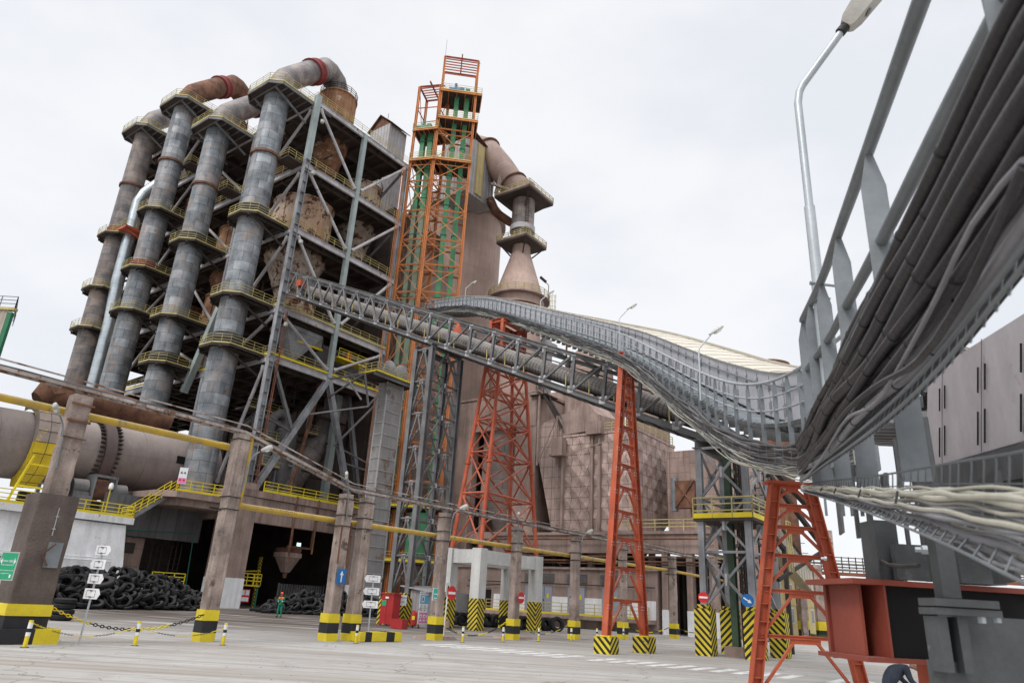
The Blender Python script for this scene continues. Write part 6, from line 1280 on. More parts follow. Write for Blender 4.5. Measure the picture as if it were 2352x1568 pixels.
for i in range(1, NP-1, 3):
    for dz, hh in ((-.05, .35), (-.75, .4)):
        for e in (-.08, .08): q = off(i, 1.21, dz)+fr_(i)[0]*e; m.beam(q-Vector((0, 0, hh/2)), q+Vector((0, 0, hh/2)), .014, .01, up=fr_(i)[0])
    q = off(i, 1.212, -.4); m.beam(q-Vector((0, 0, .7)), q+Vector((0, 0, .7)), .012, .01, up=fr_(i)[0])
part(o, 'panel_slot', m, mSteelD)
m = MB()
for i in range(0, NP-1, 1): m.beam(off(i, 1.19, -1.08), off(i+1, 1.19, -1.08), .02, .07)
part(o, 'skirting_strip', m, mBlackS)
m = MB(); m3 = MB()
for i in range(8, NP-1, 2):
    b_ = min(i+2, NP-1); f_ = max(.25, 1-i/95); prof = [(1.15, .30+.2*f_), (1.4, .30+.23*f_), (1.9, .30+.27*f_), (2.6, .30+.28*f_), (3.2, .30+.2*f_), (3.5, .30+.05*f_)]
    for (l0, z0q), (l1, z1q) in zip(prof, prof[1:]): m.quad(off(i, l0, z0q), off(b_, l0, z0q), off(b_, l1, z1q), off(i, l1, z1q), -.03)
    if i % 4 == 0:
        for (l0, z0q), (l1, z1q) in zip(prof, prof[1:]): m3.beam(off(i, l0, z0q+.012), off(i, l1, z1q+.012), .015, .02)
part(o, 'conveyor_roof', m, mCream); part(o, 'roof_seam', m3, mPil)
m = MB()
for i in range(8, NP-1, 2): m.quad(off(i, 3.65, -1.3), off(min(i+2, NP-1), 3.65, -1.3), off(min(i+2, NP-1), 3.65, .45), off(i, 3.65, .45), .03)
part(o, 'rear_sheeting', m, mCream)
# cable trays and cables along the far part
random.seed(21); trays = MB()
for i in range(0, NP-1, 1):
    for l_, dz in ((-.42, -1.2), (-.42, -1.62)): trays.beam(off(i, l_, dz-DR(i)), off(i+1, l_, dz-DR(i+1)), .009)
    trays.beam(off(i, -.05, -1.66-DR(i)), off(i, -.42, -1.62-DR(i)), .008); trays.beam(off(i, -.42, -1.62-DR(i)), off(i, -.42, -1.2-DR(i)), .007) if i % 2 == 0 else None
part(o, 'wire_tray', trays, mZinc)
for nm, n_, r0, mm, z0_, z1_ in (('heavy_cable', 9, .045, mCab1, -1.2, -1.62), ('thin_cable', 8, .018, mCab2, -1.58, -1.92), ('thin_cable', 10, .02, mCab3, -1.25, -1.8)):
    m = MB()
    for c in range(n_):
        pts = []; ph = random.uniform(0, 6)
        for i in range(0, NP, 3): pts.append(off(i, -.22-.14*random.random(), z0_-DR(i)+(z1_-z0_)*c/(n_-1)+.035*sin(i*.35+ph)+random.uniform(-.03, .03)))
        m.tube(catmull(pts, .5), r0*random.uniform(.8, 1.15), 6)
    part(o, nm+'_bundle', m, mm)
# near stretch: rails that pass over the camera's right
NR = [Vector(p) for p in ((3.34, 7.4, 5.27), (2.88, 5.9, 5.03), (2.46, 4.7, 4.82), (2.02, 3.4, 4.62), (1.66, 2.25, 4.52), (1.2, .8, 4.35), (.7, -.8, 4.2))]
dN = (NR[0]-NR[-1]); dN.z = 0; dN.normalize(); nN = Vector((dN.y, -dN.x, 0))
NRo = thing('near_walkway', 'near end of the bridge: galvanised rails, stakes and sheeted side overhead', 'walkway', (3, 5, 2), 'W')
m = MB().tube(catmull(NR, .4), .038, 12); m.tube([NR[0]+Vector((-.01, .02, 0)), NR[0]+Vector((.25, .12, -.02)), NR[0]+nN*1.0+dN*.0], .034, 10); part(NRo, 'handrail', m, mZinc)
part(NRo, 'mid_rail', MB().tube([p-Vector((0, 0, .6)) for p in catmull(NR, .4)], .034, 12), mZinc); part(NRo, 'lower_rail', MB().tube([p-Vector((0, 0, 1.1)) for p in catmull(NR, .4)], .03, 10), mZinc)
m = MB()
for p in (NR[0], Vector((3.12, 6.7, 5.16)), Vector((2.90, 5.95, 5.04)), NR[3], Vector((1.45, 1.6, 4.44)), Vector((.95, 0, 4.28)), Vector((2.46, 4.7, 4.82))):
    if p.y != 4.7: picket(m, p-Vector((0, 0, .03)), nN, d=dN, h=1.9, w=.13)
part(NRo, 'palisade_stake', m, mZinc)
m = MB()
for s_ in (-1, 1): m.tube([Vector((3.34, 7.4, 4.6))+nN*.1*s_, Vector((3.34, 7.4, 4.6))+nN*.12*s_+dN*.02], .01, 6)
LAT = .28
def onN(x, y, lat=0.0):                              # point of the near side plane seen at a pixel; lat shifts the plane away from the walkway
    r = ray(x, y); c_ = Vector((0, 0, H)); p0 = NR[3]-nN*(LAT-lat); k = (p0-c_).dot(nN)/r.dot(nN); return c_+r*k
def curve_pts(px, lat=0.0, step=.25): return catmull([onN(x, y, lat) for x, y in px], step)
TOPC = [(2560, -420), (2352, -60), (2240, 170), (2140, 390), (2040, 590), (1960, 760), (1900, 880), (1858, 970), (1838, 1015)]
BOTC = [(2560, 300), (2352, 560), (2230, 720), (2110, 860), (2010, 955), (1940, 1015), (1890, 1055), (1856, 1085), (1838, 1098)]
def mixc(f, lat=0.0, jit=0, rnd=None):
    pts = []
    for a, b_ in zip(TOPC, BOTC):
        ff = f+(rnd.uniform(-jit, jit) if rnd else 0); pts.append(onN(a[0]+(b_[0]-a[0])*ff, a[1]+(b_[1]-a[1])*ff, lat))
    return pts
J = off(0, -.3, -1.9)
CT = thing('cable_tray', 'steep wire tray overhead carrying thick dark sheathed cables beside the near rails', 'cable tray', (1.5, 2.5, 2.5), 'W')
rnd = random.Random(4)
NRAD = (.022, .031, .024, .034, .027, .046, .030, .024, .020, .024, .018, .022, .016)
CUR = []
for c in range(13):
    f = .07+c*.072; r0 = NRAD[c]; P_ = catmull(mixc(f, .0+.035*(c % 2), .012, rnd), .12); ph = rnd.uniform(0, 6); fq = rnd.uniform(.8, 1.4); am = rnd.uniform(.004, .016)
    pts = []
    for k, p in enumerate(P_): t_ = k*.12; g_ = min(1, t_/1.5); pts.append(p+Vector((0, 0, am*2*g_*sin(fq*t_*1.6+ph)))+nN*am*g_*cos(fq*t_*1.9+ph))
    e = pts[-1]; tail = [e+(J-e)*.3+Vector((0, 0, -.12)), J+Vector((0, 0, -.04*c))+Vector((0, -1.0, 0)), off(2, -.3, -1.85-.04*c)]
    CUR.append((pts, r0)); part(CT, 'heavy_cable', MB().tube(pts+catmull([e]+tail, .3)[1:], r0, 12), mCab1 if c < 11 else mCab3)
m = MB()
for f, w_ in ((-.02, .007), (.02, .005), (1.01, .007), (1.08, .007)): m.tube(catmull(mixc(f, 0), .2), w_, 6)
tp, tq = catmull(mixc(-.02), .09), catmull(mixc(.16, .1), .09)
bp_, bq = catmull(mixc(1.12), .09), catmull(mixc(.92, .12), .09)
for i in range(0, min(len(tp), len(tq))): m.beam(tp[i], tq[i], .005)
for i in range(0, min(len(bp_), len(bq))): m.beam(bp_[i], bq[i], .005)
part(CT, 'wire_frame', m, mZinc)
m = MB(); tp2, tq2 = catmull(mixc(.0, .13), .3), catmull(mixc(1.1, .13), .3)
for i in range(min(len(tp2), len(tq2))-1): m.add([tp2[i], tp2[i+1], tq2[i+1], tq2[i]]+[p+nN*.01 for p in (tp2[i], tp2[i+1], tq2[i+1], tq2[i])], [(0, 1, 2, 3), (7, 6, 5, 4)])
part(CT, 'tray_back', m, mSteelD)
m = MB()
for t_ in (.16, .25, .34, .43, .52, .6, .68, .76, .84):              # tie straps
    for c, (a, r0) in enumerate(CUR):
        k = min(len(a)-2, max(1, int((t_+.012*(c % 5))*len(a)))); m.lathe(a[k], [(r0+.0005, -.005), (r0+.003, -.004), (r0+.003, .004), (r0+.0005, .005)], 12, cap=False, axis=(a[k+1]-a[k-1]).normalized().to_track_quat('Z', 'Y').to_matrix())
part(CT, 'cable_tie', m, mBlackS)
for q in range(2):
    f0_ = rnd.uniform(.1, .9); pts = []
    for k, (a, b_) in enumerate(zip(TOPC[1:], BOTC[1:])):
        f0_ = min(1.04, max(.0, f0_+rnd.uniform(-.14, .16))); pts.append(onN(a[0]+(b_[0]-a[0])*f0_, a[1]+(b_[1]-a[1])*f0_, -.035))
    part(CT, 'loose_cable', MB().tube(catmull(pts, .15), rnd.uniform(.007, .012), 8), mCab1 if q % 3 else mCab3)
# lower basket with tangled pale cables
LB_ = thing('cable_basket', 'bent wire basket with a tangle of cream and grey cables at eye level', 'cable tray', (1.3, 2.3, 2.1), 'W')
RIM = [(2620, 960), (2352, 1035), (2200, 1060), (2060, 1085), (1960, 1098), (1880, 1106), (1842, 1110)]
LOWR = [(2620, 1460), (2352, 1338), (2200, 1262), (2080, 1210), (1980, 1172), (1890, 1142), (1842, 1128)]
def mixb(f, lat=0.0, jit=0, rnd=None, R_=None):
    pts = []
    for a, b_ in zip(RIM, LOWR): ff = f+(rnd.uniform(-jit, jit) if rnd else 0); pts.append(onN(a[0]+(b_[0]-a[0])*ff, a[1]+(b_[1]-a[1])*ff, lat))
    return pts
m = MB(); rim = catmull(mixb(0, .12), .1); low = catmull(mixb(.62, .12), .1); front = catmull(mixb(1.0, .0), .1)
m.tube(rim, .0045, 8); m.tube(front, .005, 8); m.tube(catmull(mixb(.25, .12), .2), .003, 6); m.tube(low, .003, 6)
for i in range(0, min(len(rim), len(low), len(front)), 1):
    m.tube([rim[i], rim[i]+nN*.0-Vector((0, 0, .015)), low[i]], .0032, 5); m.beam(low[i], front[i], .005)
part(LB_, 'wire_frame', m, mZinc)
rnd = random.Random(9)
for c in range(18):
    f = .30+c*.037; pal = c in (0, 1, 2, 3, 5, 8, 11, 14); P_ = mixb(f, .03+.05*rnd.random(), .0)
    fine_ = catmull(P_, .12); ph = rnd.uniform(0, 6); fr2 = rnd.uniform(3.5, 6); amp = rnd.uniform(.003, .008)
    pts = [p+Vector((0, 0, amp*sin(fr2*k*.25+ph)))+nN*(amp*cos(fr2*k*.21+ph)) for k, p in enumerate(fine_)]
    part(LB_, 'pale_cable' if pal else 'grey_cable', MB().tube(pts, rnd.uniform(.005, .0105), 9), mCab2 if pal else mCab3)
m = MB()
for t_ in (.3, .45, .6, .72):
    a, b_ = catmull(mixb(.34, .02), .05), catmull(mixb(.56, .0), .05); i = int(t_*min(len(a), len(b_))); m.beam(a[i]-nN*.02, b_[i]-nN*.02, .008, .004)
part(LB_, 'cable_tie', m, mBlackS)
# sheeted side seen below the trays
def onP(x, y, d_): return onN(x, y, LAT+d_)
m = MB(); A_ = [(2900, 330), (2352, 720), (2130, 860)]; B_ = [(2900, 860), (2352, 1012), (2130, 1075)]
q = [onP(x, y, 1.0) for x, y in A_+B_[::-1]]; m.add(q+[p+nN*.03 for p in q], [(0, 1, 4, 5), (1, 2, 3, 4), (6, 11, 10, 7), (7, 10, 9, 8)]); part(NRo, 'enclosure_panels', m, mat('pinkish_enclosure_sheet', (.50, .465, .475), (.40, .36, .37), sc=1.5, rough=.5, c3=(.46, .34, .33), t3=.6, sc3=1.5, bump=.03, streak=.15), smooth=False)
m = MB()
for x_ in (2158, 2170, 2246, 2262, 2345):
    for f0, f1 in ((.22, .45), (.62, .92)):
        def lp(f): 
            t_ = (x_-2130)/(2352-2130); ya = 860+(720-860)*t_; yb = 1075+(1012-1075)*t_; return onP(x_, ya+(yb-ya)*f, .985)
        m.beam(lp(f0), lp(f1), .011, .008, up=dN)
part(NRo, 'panel_slot', m, mBlackS)
m = MB()
for x_ in (2164, 2254):
    m.beam(onP(x_, 856-(x_-2130)*.63, .986), onP(x_, 1072-(x_-2130)*.28, .986), .004, .006, up=dN)
part(NRo, 'panel_joint', m, mSteelD)
m = MB(); m.quad(onP(2130, 1078, .98), onP(2800, 905, .98), onP(2800, 1040, .98), onP(2130, 1130, .98), .05); part(NRo, 'sill_channel', m, mZincD)
m = MB(); m.quad(onP(2145, 1090, 1.0), onP(2700, 1040, 1.0), onP(2700, 1330, 1.0), onP(2145, 1290, 1.0), .03); part(NRo, 'lower_panel', m, mZincD)
m = MB(); mb2 = MB()
def vpost(m_, x, yt, yb, d_, w, t_=.05):
    a, b_ = onP(x, yt, d_), onP(x, yb, d_); zt_, zb_ = a.z, b_.z; p = (a+b_)/2; m_.beam(Vector((p.x, p.y, zb_)), Vector((p.x, p.y, zt_)), w, t_, up=nN)
vpost(m, 2112, 935, 1340, .55, .13); vpost(m, 2075, 985, 1330, .62, .05, .03); vpost(m, 2150, 930, 1330, .5, .05, .04); part(NRo, 'side_post', m, mZincD)
m = MB()
for x_, yt, yb, d_, w in ((2000, 1080, 1330, .35, .16), (2045, 1075, 1330, .5, .22), (1965, 1090, 1240, .3, .1), (1925, 1050, 1232, .9, .5), (2290, 1080, 1340, .7, .4)): vpost(m, x_, yt, yb, d_, w, .03)
part(NRo, 'hanging_plate', m, mZincD)
m = MB()
for x_, y_ in ((2108, 975), (2108, 1035), (2108, 1090), (2108, 1150)): 
    p = onP(x_, y_, .52); m.beam(p-Vector((0, 0, .035)), p+Vector((0, 0, .035)), .028, .01, up=nN)
for x_, y_ in ((1962, 1010), (1962, 1050)): p = onP(x_, y_, .1); m.beam(p-Vector((0, 0, .06)), p+Vector((0, 0, .06)), .03, .01, up=nN)
part(NRo, 'post_slots', m, mLampG)
m = MB(); 
for x_, y_ in ((2122, 1262), (1895, 1282)): p = onP(x_, y_, .28); m.lathe(p, [(.03, -.02), (.03, .01), (.018, .02), (.018, .05)], 6, axis=(-nN).to_track_quat('Z', 'Y').to_matrix())
part(NRo, 'bolt', m, mZincL)
part(NRo, 'hose', MB().tube([onP(1990, 1240, .1), onP(2005, 1275, .1), onP(2040, 1296, .1), onP(2075, 1300, .1), onP(2110, 1298, .12)], .012, 8), mCab1)
m = MB()
for x_ in (1893, 1932, 1952, 1975): vpost(m, x_, 1065, 1190, .35, .035, .03)
part(NRo, 'hanger_strut', m, mZinc)
# red box beam and its bolted posts
c0 = aty(1938, 1338, 4.9); dx_ = Vector((1, .12, 0)).normalized(); dy_ = Vector((-.12, 1, 0)); zt_, zb_ = 2.30, 1.80
RB = thing('red_beam', 'thick red steel cantilever beam with its hollow side blacked in as shade under the near bridge', 'beam', (3.2, 5, 1.8), 'W')
def bb(m_, l0, l1, w0, w1, z0_, z1_): m_.add([c0*1+dx_*l+dy_*w+Vector((0, 0, z-c0.z)) for z in (z0_, z1_) for l, w in ((l0, w0), (l1, w0), (l1, w1), (l0, w1))], [(3, 2, 1, 0), (4, 5, 6, 7), (0, 1, 5, 4), (1, 2, 6, 5), (2, 3, 7, 6), (3, 0, 4, 7)])
mRedB = mat('beam_red_paint', (.27, .06, .038), (.19, .045, .03), sc=2, rough=.55, bump=.06, dust=.3)
m = MB(); bb(m, 0, 2.6, -.1, .48, zt_-.03, zt_+.005); bb(m, 0.05, 2.6, -.1, .48, zb_, zb_+.03); part(RB, 'flange', m, mRedB)
m = MB(); bb(m, .08, 2.6, .36, .39, zb_+.031, zt_-.031); bb(m, .10, .12, -.0, .35, zb_+.031, zt_-.031); bb(m, .22, .235, -.09, .35, zb_+.031, zt_-.031); part(RB, 'web_plate', m, mRedB)
m = MB(); bb(m, .24, 2.58, -.06, .355, zb_+.031, zt_-.031); part(RB, 'hollow_shade', m, mShade, 'black block painted as the shade in the hollow')  # solid black block stands in for shade between the flanges
m = MB(); bb(m, .74, 1.1, .0, .4, 0, zb_-.004); part(RB, 'support_leg', m, mOr)
SP = thing('bolted_post', 'galvanised bolted post with clamp plates in front of the red beam', 'post', (1.9, 2.9, 0), 'W')
def vb(px, yt, yb, Y, w, dp, mm, nm, lab=None):
    a, b_ = aty(px, yt, Y), aty(px, yb, Y); m_ = MB(); c_ = (a+b_)/2; m_.bx(c_.x-w/2, c_.x+w/2, Y, Y+dp, b_.z, a.z); return part(SP, nm, m_, mm, lab)
vb(2176, 1215, 1372, 3.0, .075, .06, mZincD, 'upper_tube'); vb(2222, 1376, 1394, 2.96, .26, .12, mZincD, 'clamp_plate'); vb(2226, 1398, 1414, 2.97, .27, .12, mZincD, 'clamp_plate')
m = MB(); a, b_ = aty(2192, 1416, 3.0), aty(2200, 1545, 3.0); m.prism([(a.x-.075, 3.0), (a.x-.03, 3.0), (a.x-.03, 3.07), (a.x-.075, 3.07)], b_.z, a.z).prism([(a.x+.01, 3.0), (a.x+.05, 3.0), (a.x+.05, 3.07), (a.x+.01, 3.07)], b_.z, a.z).prism([(a.x-.07, 3.075), (a.x+.045, 3.075), (a.x+.045, 3.1), (a.x-.07, 3.1)], b_.z, a.z); part(SP, 'forked_head', m, mZincD)
vb(2330, 1420, 1760, 3.12, .42, .1, mZincD, 'lower_column'); vb(2210, 1520, 1800, 3.05, .10, .1, mZincD, 'lower_tube')
vb(2040, 1195, 1332, 5.0, .16, .2, mZincD, 'rear_tube'); vb(2095, 1250, 1332, 4.9, .22, .05, mZincD, 'rear_plate'); vb(2250, 1210, 1340, 4.8, .3, .2, mZincD, 'rear_plate')
m = MB()
for x_, y_ in ((2255, 1422), (2290, 1421)): p = aty(x_, y_, 2.99); m.lathe(p, [(.016, -.014), (.016, .012)], 6)
part(SP, 'bolt', m, mZincL)

# lamp standards on the bridge
def bridge_lamp(base, h, label, r=.05, head=None, ang=.6, arm=.9, dirv=None):
    o = thing('lamp_standard', label, 'lamp', tuple(base), 'W', group='lamp standards along the cable bridge'); dv = dirv or Vector((.75, .3, 0)).normalized()
    b_ = Vector(base); k = b_+Vector((0, 0, h)); part(o, 'pole', MB().tube([b_, b_+Vector((0, 0, h*.45))], r, 12).tube([b_+Vector((0, 0, h*.45)), k-Vector((0, 0, .12)), k+Vector((0, 0, 0))+dv*.05, k+dv*.16+Vector((0, 0, .13)), k+dv*arm+Vector((0, 0, arm*1.05))], r*.72, 12), mZincL)
    e = k+dv*(arm+.28)+Vector((0, 0, arm*1.05+.26)); ax = (dv+Vector((0, 0, .75))).normalized(); M3 = ax.to_track_quat('Z', 'X').to_matrix()
    M3 = M3 @ Matrix.Diagonal((.55, 1, 1)); pf = [(.05, -.42), (.075, -.38), (.09, -.28), (.14, -.05), (.15, .22), (.11, .34), (.02, .36)]; mb = MB().lathe(e, pf, 14, axis=M3)
    part(o, 'lamp_head', mb, mLampG); lens = MB().lathe(e-Vector((0, 0, .07))+ax*.08, [(.02, -.2), (.12, -.14), (.13, .12), (.03, .18)], 12, axis=M3); part(o, 'lens', lens, mWhite); return o
def near_i(Y): return min(range(NP), key=lambda i: abs(PT[i].y-Y))
for Y, lb in ((25, 'lamp standard on the bridge above the bend of the stair, largest of the far ones'), (37.8, 'lamp standard on the bridge above the slim tall orange pylon'), (52.5, 'thin lamp standard on the bridge above the round hopper roofs'), (70, 'smallest lamp standard, at the far crest of the bridge in front of the silo')):
    i = near_i(Y); bridge_lamp(off(i, -.06, -1.1), 2.1, lb, .042, arm=.6)
b0 = aty(1903, 905, 6.6); b0.z = 3.4; k0 = aty(1853, 430, 6.6)
o = thing('lamp_standard', 'big near lamp standard clamped to the railing overhead', 'lamp', tuple(b0), 'W', group='lamp standards along the cable bridge')
T1 = aty(1879, 655, 6.6); b0.x, b0.y = T1.x, T1.y; T2 = Vector((T1.x, T1.y, aty(1843, 222, 6.6).z)); hd_ = aty(1941, 62, 6.35)
part(o, 'pole', MB().tube([b0, Vector((T1.x, T1.y, T1.z+.0))], .066, 16).tube([T1-Vector((0, 0, .02)), T1+Vector((0, 0, .95))], .056, 16).tube([T1+Vector((0, 0, .9)), T2-Vector((0, 0, .1)), T2+Vector((.03, 0, .06)), T2.lerp(hd_, .12)+Vector((0, 0, .04)), hd_], .044, 14), mZincL)
part(o, 'pole_clamp', MB().beam(T1+Vector((-.1, -.08, -.02)), T1+Vector((.35, -.02, -.02)), .02).beam(T1+Vector((-.1, -.08, -.16)), T1+Vector((.1, -.02, -.16)), .02).tube([T1+Vector((-.12, -.08, -.02)), T1+Vector((-.08, -.08, -.02))], .022, 6).tube([T1+Vector((-.12, -.08, -.16)), T1+Vector((-.08, -.08, -.16))], .022, 6), mZinc)
ax = Vector((.42, -.12, .55)).normalized(); sx = Vector((0, 0, 1)).cross(ax).normalized()*-1; sy = ax.cross(sx).normalized()
def hp_(l, w, t_): return hd_+ax*l+sx*w+sy*t_
m = MB(); prof = [(0, .07, .06), (.05, .10, .085), (.22, .15, .10), (.75, .17, .10), (.9, .14, .08)]; vs = []
for l_, w, t_ in prof: vs += [hp_(l_, -w, -t_), hp_(l_, w, -t_), hp_(l_, w*.8, t_), hp_(l_, -w*.8, t_)]
m.add(vs, [(i*4+j, i*4+(j+1) % 4, (i+1)*4+(j+1) % 4, (i+1)*4+j) for i in range(4) for j in range(4)]+[(3, 2, 1, 0), (16, 17, 18, 19)]); part(o, 'lamp_head', m, mat('aged_plastic_housing', (.52, .50, .46), (.4, .38, .35), sc=4, c3=(.25, .2, .15), t3=.68))
part(o, 'lamp_socket', MB().tube([hd_-ax*.1, hd_+ax*.02], .06, 12), mBlackS); dn_ = sy if sy.z < 0 else -sy
part(o, 'lens_knob', MB().lathe(hp_(.3, 0, 0)+dn_*.105, [(.035, -.01), (.05, 0), (.05, .01), (.02, .012)], 14, axis=dn_.to_track_quat('Z', 'Y').to_matrix()), mSteelD)

# ================================================================ SMALL THINGS IN THE YARD
def bollard(x, y, label, h=.76):
    p = atz(x, y); o = thing('bollard', label, 'bollard', (p.x, p.y, 0), 'W', group='slim striped bollards along the yard'); tilt = 0
    part(o, 'post_shaft', MB().lathe((p.x, p.y, 0), [(.062, 0), (.062, h)], 14), mYelB)
    for a, b_, mm in ((.70, .92, mWhite), (.56, .70, mBlackS), (.42, .56, mWhite)): part(o, 'coloured_band', MB().lathe((p.x, p.y, 0), [(.066, h*a), (.066, h*b_)], 14), mm)
    part(o, 'foot_plate', MB().lathe((p.x, p.y, 0), [(.12, .002), (.12, .015)], 12), mDark); return o
for x, y, lb in ((56, 1486, 'striped bollard in front of the yellow plinth at the left edge'), (309, 1482, 'striped bollard between the leaning sign post and the tall pillar'), (511, 1480.5, 'striped bollard just right of the tall pillar with the lamp'), (817, 1476.7, 'striped bollard beside the third painted pillar, left of the painted kerb'), (1062, 1474.7, 'striped bollard before the left striped post of the pale frame'), (1155, 1473.2, 'striped bollard left of the pillar with the lone round red sign'), (1237, 1472, 'striped bollard before the right striped post of the pale frame'), (1312, 1471, 'striped bollard before the lamp pillar by the grey doors'), (1371, 1470, 'striped bollard just left of the slim orange pylon'), (1432, 1467, 'striped bollard seen between the legs of the slim orange pylon')): bollard(x, y, lb)
def chain(pa, pb, sag, label, link=.13, r=.013, seg=9):
    pa, pb = Vector(pa), Vector(pb); n_ = int((pb-pa).length*1.02/(link*.8)); o = thing('barrier_chain', label, 'chain', tuple((pa+pb)/2), 'W', group='yellow and black chains'); my, mk = MB(), MB()
    for i in range(n_):
        t = (i+.5)/n_; p = pa.lerp(pb, t)-Vector((0, 0, sag*4*t*(1-t))); d = (pb-pa).normalized()+Vector((0, 0, -sag*4*(1-2*t)/(pb-pa).length)); d.normalize(); s_ = d.cross(Vector((0, 0, 1))).normalized(); u_ = s_.cross(d) if i % 2 else s_
        q = [p+d*(link/2*cos(a))+u_*(link*.3*sin(a)) for a in [k*pi/3 for k in range(6)]]; (my if (i//seg) % 2 == 0 else mk).tube(q+[q[0]], r, 5, cap=False)
    part(o, 'yellow_link', my, mYelB); part(o, 'black_link', mk, mBlackS); return o
W_ = lambda t, y, z: toW('R', (t, y, z))
chain(W_(-5.9, -.5, 1.12), W_(-.3, -.25, .98), .62, 'heavy yellow and black chain slung between the two leftmost pillars', .15, .019, 12)
b2 = lambda x, y, z: (lambda p: Vector((p.x, p.y, z)))(atz(x, y))
chain(b2(56, 1486, .7), b2(309, 1482, .62), .35, 'thin chain between the first two bollards', .07, .007, 12); chain(b2(309, 1482, .62), b2(511, 1480.5, .6), .3, 'thin chain between the second and third bollards', .07, .007, 12)
chain(W_(13.3, .3, .95), W_(19.4, .3, .95), .75, 'heavy chain between the two pillars that bear round red signs', .14, .016, 8)
chain(W_(20, .2, .9), W_(26, .2, .9), .6, 'chain right of the lone round red sign pillar', .09, .009, 8); chain(W_(33.3, .1, .95), W_(41.3, .1, .95), .5, 'chain before the columned passage', .12, .012, 10); chain(W_(41.9, .1, .95), W_(50, 0, .95), .5, 'chain running behind the grey trestle', .12, .012, 10)
# painted kerb and rough slabs
o = thing('painted_kerb', 'low raised concrete island edged in yellow and black blocks beside the arrow sign post', 'kerb', (-4.8, 34.3, 0), 'W'); k0_, k1_ = Vector((-5.35, 33.75, 0)), Vector((-1.95, 36.1, 0)); k1_ = atz(922, 1473); k0_ = atz(826, 1474); k0_.z = k1_.z = 0; dK = (k1_-k0_); LK = dK.length; dK.normalize(); nK = Vector((-dK.y, dK.x, 0)); cuts = [0, .12, .27, .62, .82, 1.0]
for i in range(5):
    a, b_ = k0_+dK*LK*cuts[i], k0_+dK*LK*cuts[i+1]-dK*.006; m = MB().prism([(a.x, a.y), (b_.x, b_.y), ((b_+nK*.7).x, (b_+nK*.7).y), ((a+nK*.7).x, (a+nK*.7).y)], .02, .42); part(o, 'kerb_block', m, (mYelB, mBlk, mYelB, mBlk, mYelB)[i])
def slab(pa, pb, wid, h, label, seed):
    rn = random.Random(seed); pa, pb = Vector(pa), Vector(pb); d = (pb-pa).normalized(); n_ = Vector((-d.y, d.x, 0)); L_ = (pb-pa).length; ring = []
    K = 26
    for k in range(K): a = 2*pi*k/K; ring.append(pa.lerp(pb, .5)+d*(cos(a)*L_/2*(1+rn.uniform(-.05, .05)))+n_*(sin(a)*wid/2*(1+rn.uniform(-.1, .1))))
    m = MB(); m.add([(p.x, p.y, .003) for p in ring]+[(p.x*.9+pa.lerp(pb, .5).x*.1, p.y*.9+pa.lerp(pb, .5).y*.1, h*rn.uniform(.8, 1.1)) for p in ring], [(k, (k+1) % K, K+(k+1) % K, K+k) for k in range(K)]+[tuple(range(K, 2*K))]); return solo('broken_slab', label, 'slab', m, mConc, 'W', 'broken concrete pads at the pillar feet')
slab(atz(948, 1464), atz(1048, 1468), 1.7, .14, 'broken concrete pad at the foot of the pillar with the teal arrow sign', 3); slab(atz(1133, 1464), atz(1222, 1467), 1.6, .12, 'broken concrete pad at the foot of the pillar with the lone red sign', 4)
a = atz(1060, 1444); o = solo('concrete_block', 'low rough concrete block lying just right of the corrugated hut', 'block', MB().bx(a.x-3.3, a.x-.9, a.y-.6, a.y+.6, 0, .55), mConc)

# signs
def disc(o, nm, c_, r, nrm, mm, t_=.02, n=28, dz=0): part(o, nm, MB().lathe(Vector(c_)+Vector(nrm)*dz, [(r, -t_/2), (r, t_/2)], n, axis=Vector(nrm).to_track_quat('Z', 'Y').to_matrix()), mm)
def sgn_frame(c_, nrm):
    nrm = Vector(nrm).normalized(); rt = Vector((0, 0, 1)).cross(nrm).normalized(); up_ = nrm.cross(rt); return Vector(c_), rt, up_, nrm
def plate(o, nm, fr, x0, x1, y0, y1, z0, z1, mm, lab=None):
    c_, rt, up_, n_ = fr; v = [c_+rt*x+up_*y+n_*z for z in (z0, z1) for x, y in ((x0, y0), (x1, y0), (x1, y1), (x0, y1))]; return part(o, nm, MB().add(v, [(3, 2, 1, 0), (4, 5, 6, 7), (0, 1, 5, 4), (1, 2, 6, 5), (2, 3, 7, 6), (3, 0, 4, 7)]), mm, lab)
def shape(o, nm, fr, pts, z0, z1, mm, ang=0):
    c_, rt, up_, n_ = fr; ca, sa = cos(ang), sin(ang); P_ = [(x*ca-y*sa, x*sa+y*ca) for x, y in pts]; v = [c_+rt*x+up_*y+n_*z for z in (z0, z1) for x, y in P_]; k = len(pts)
    return part(o, nm, MB().add(v, [tuple(reversed(range(k))), tuple(range(k, 2*k))]+[(i, (i+1) % k, k+(i+1) % k, k+i) for i in range(k)]), mm)
ARW = [(-.07, -.5), (.07, -.5), (.07, .12), (.2, .12), (0, .5), (-.2, .12), (-.07, .12)]
def noentry(c_, nrm, r, label):
    o = thing('no_entry_sign', label, 'road sign', tuple(c_), 'W', group='round no-entry signs'); disc(o, 'sign_disc', c_, r, nrm, mRedS); f = sgn_frame(c_, nrm); plate(o, 'white_bar', f, -r*.8, r*.8, -r*.17, r*.17, .011, .018, mWhite)
nV = -V3
p = Vector(W_(13.0, -.42, 2.35)); noentry(p+nV*.12+Vector((.32, 0, 0)), nV, .36, 'round red no-entry sign beside the teal arrow on the same pillar'); p = Vector(W_(19.7, -.42, 2.35)); noentry(p+nV*.1, nV, .33, 'round red no-entry sign alone on the pillar before the pale frame')
p = aty(1615.5, 1371, 38.9); noentry(p, Vector((-.15, -1, 0)).normalized(), .27, 'round red no-entry sign on the left leg of the grey trestle')
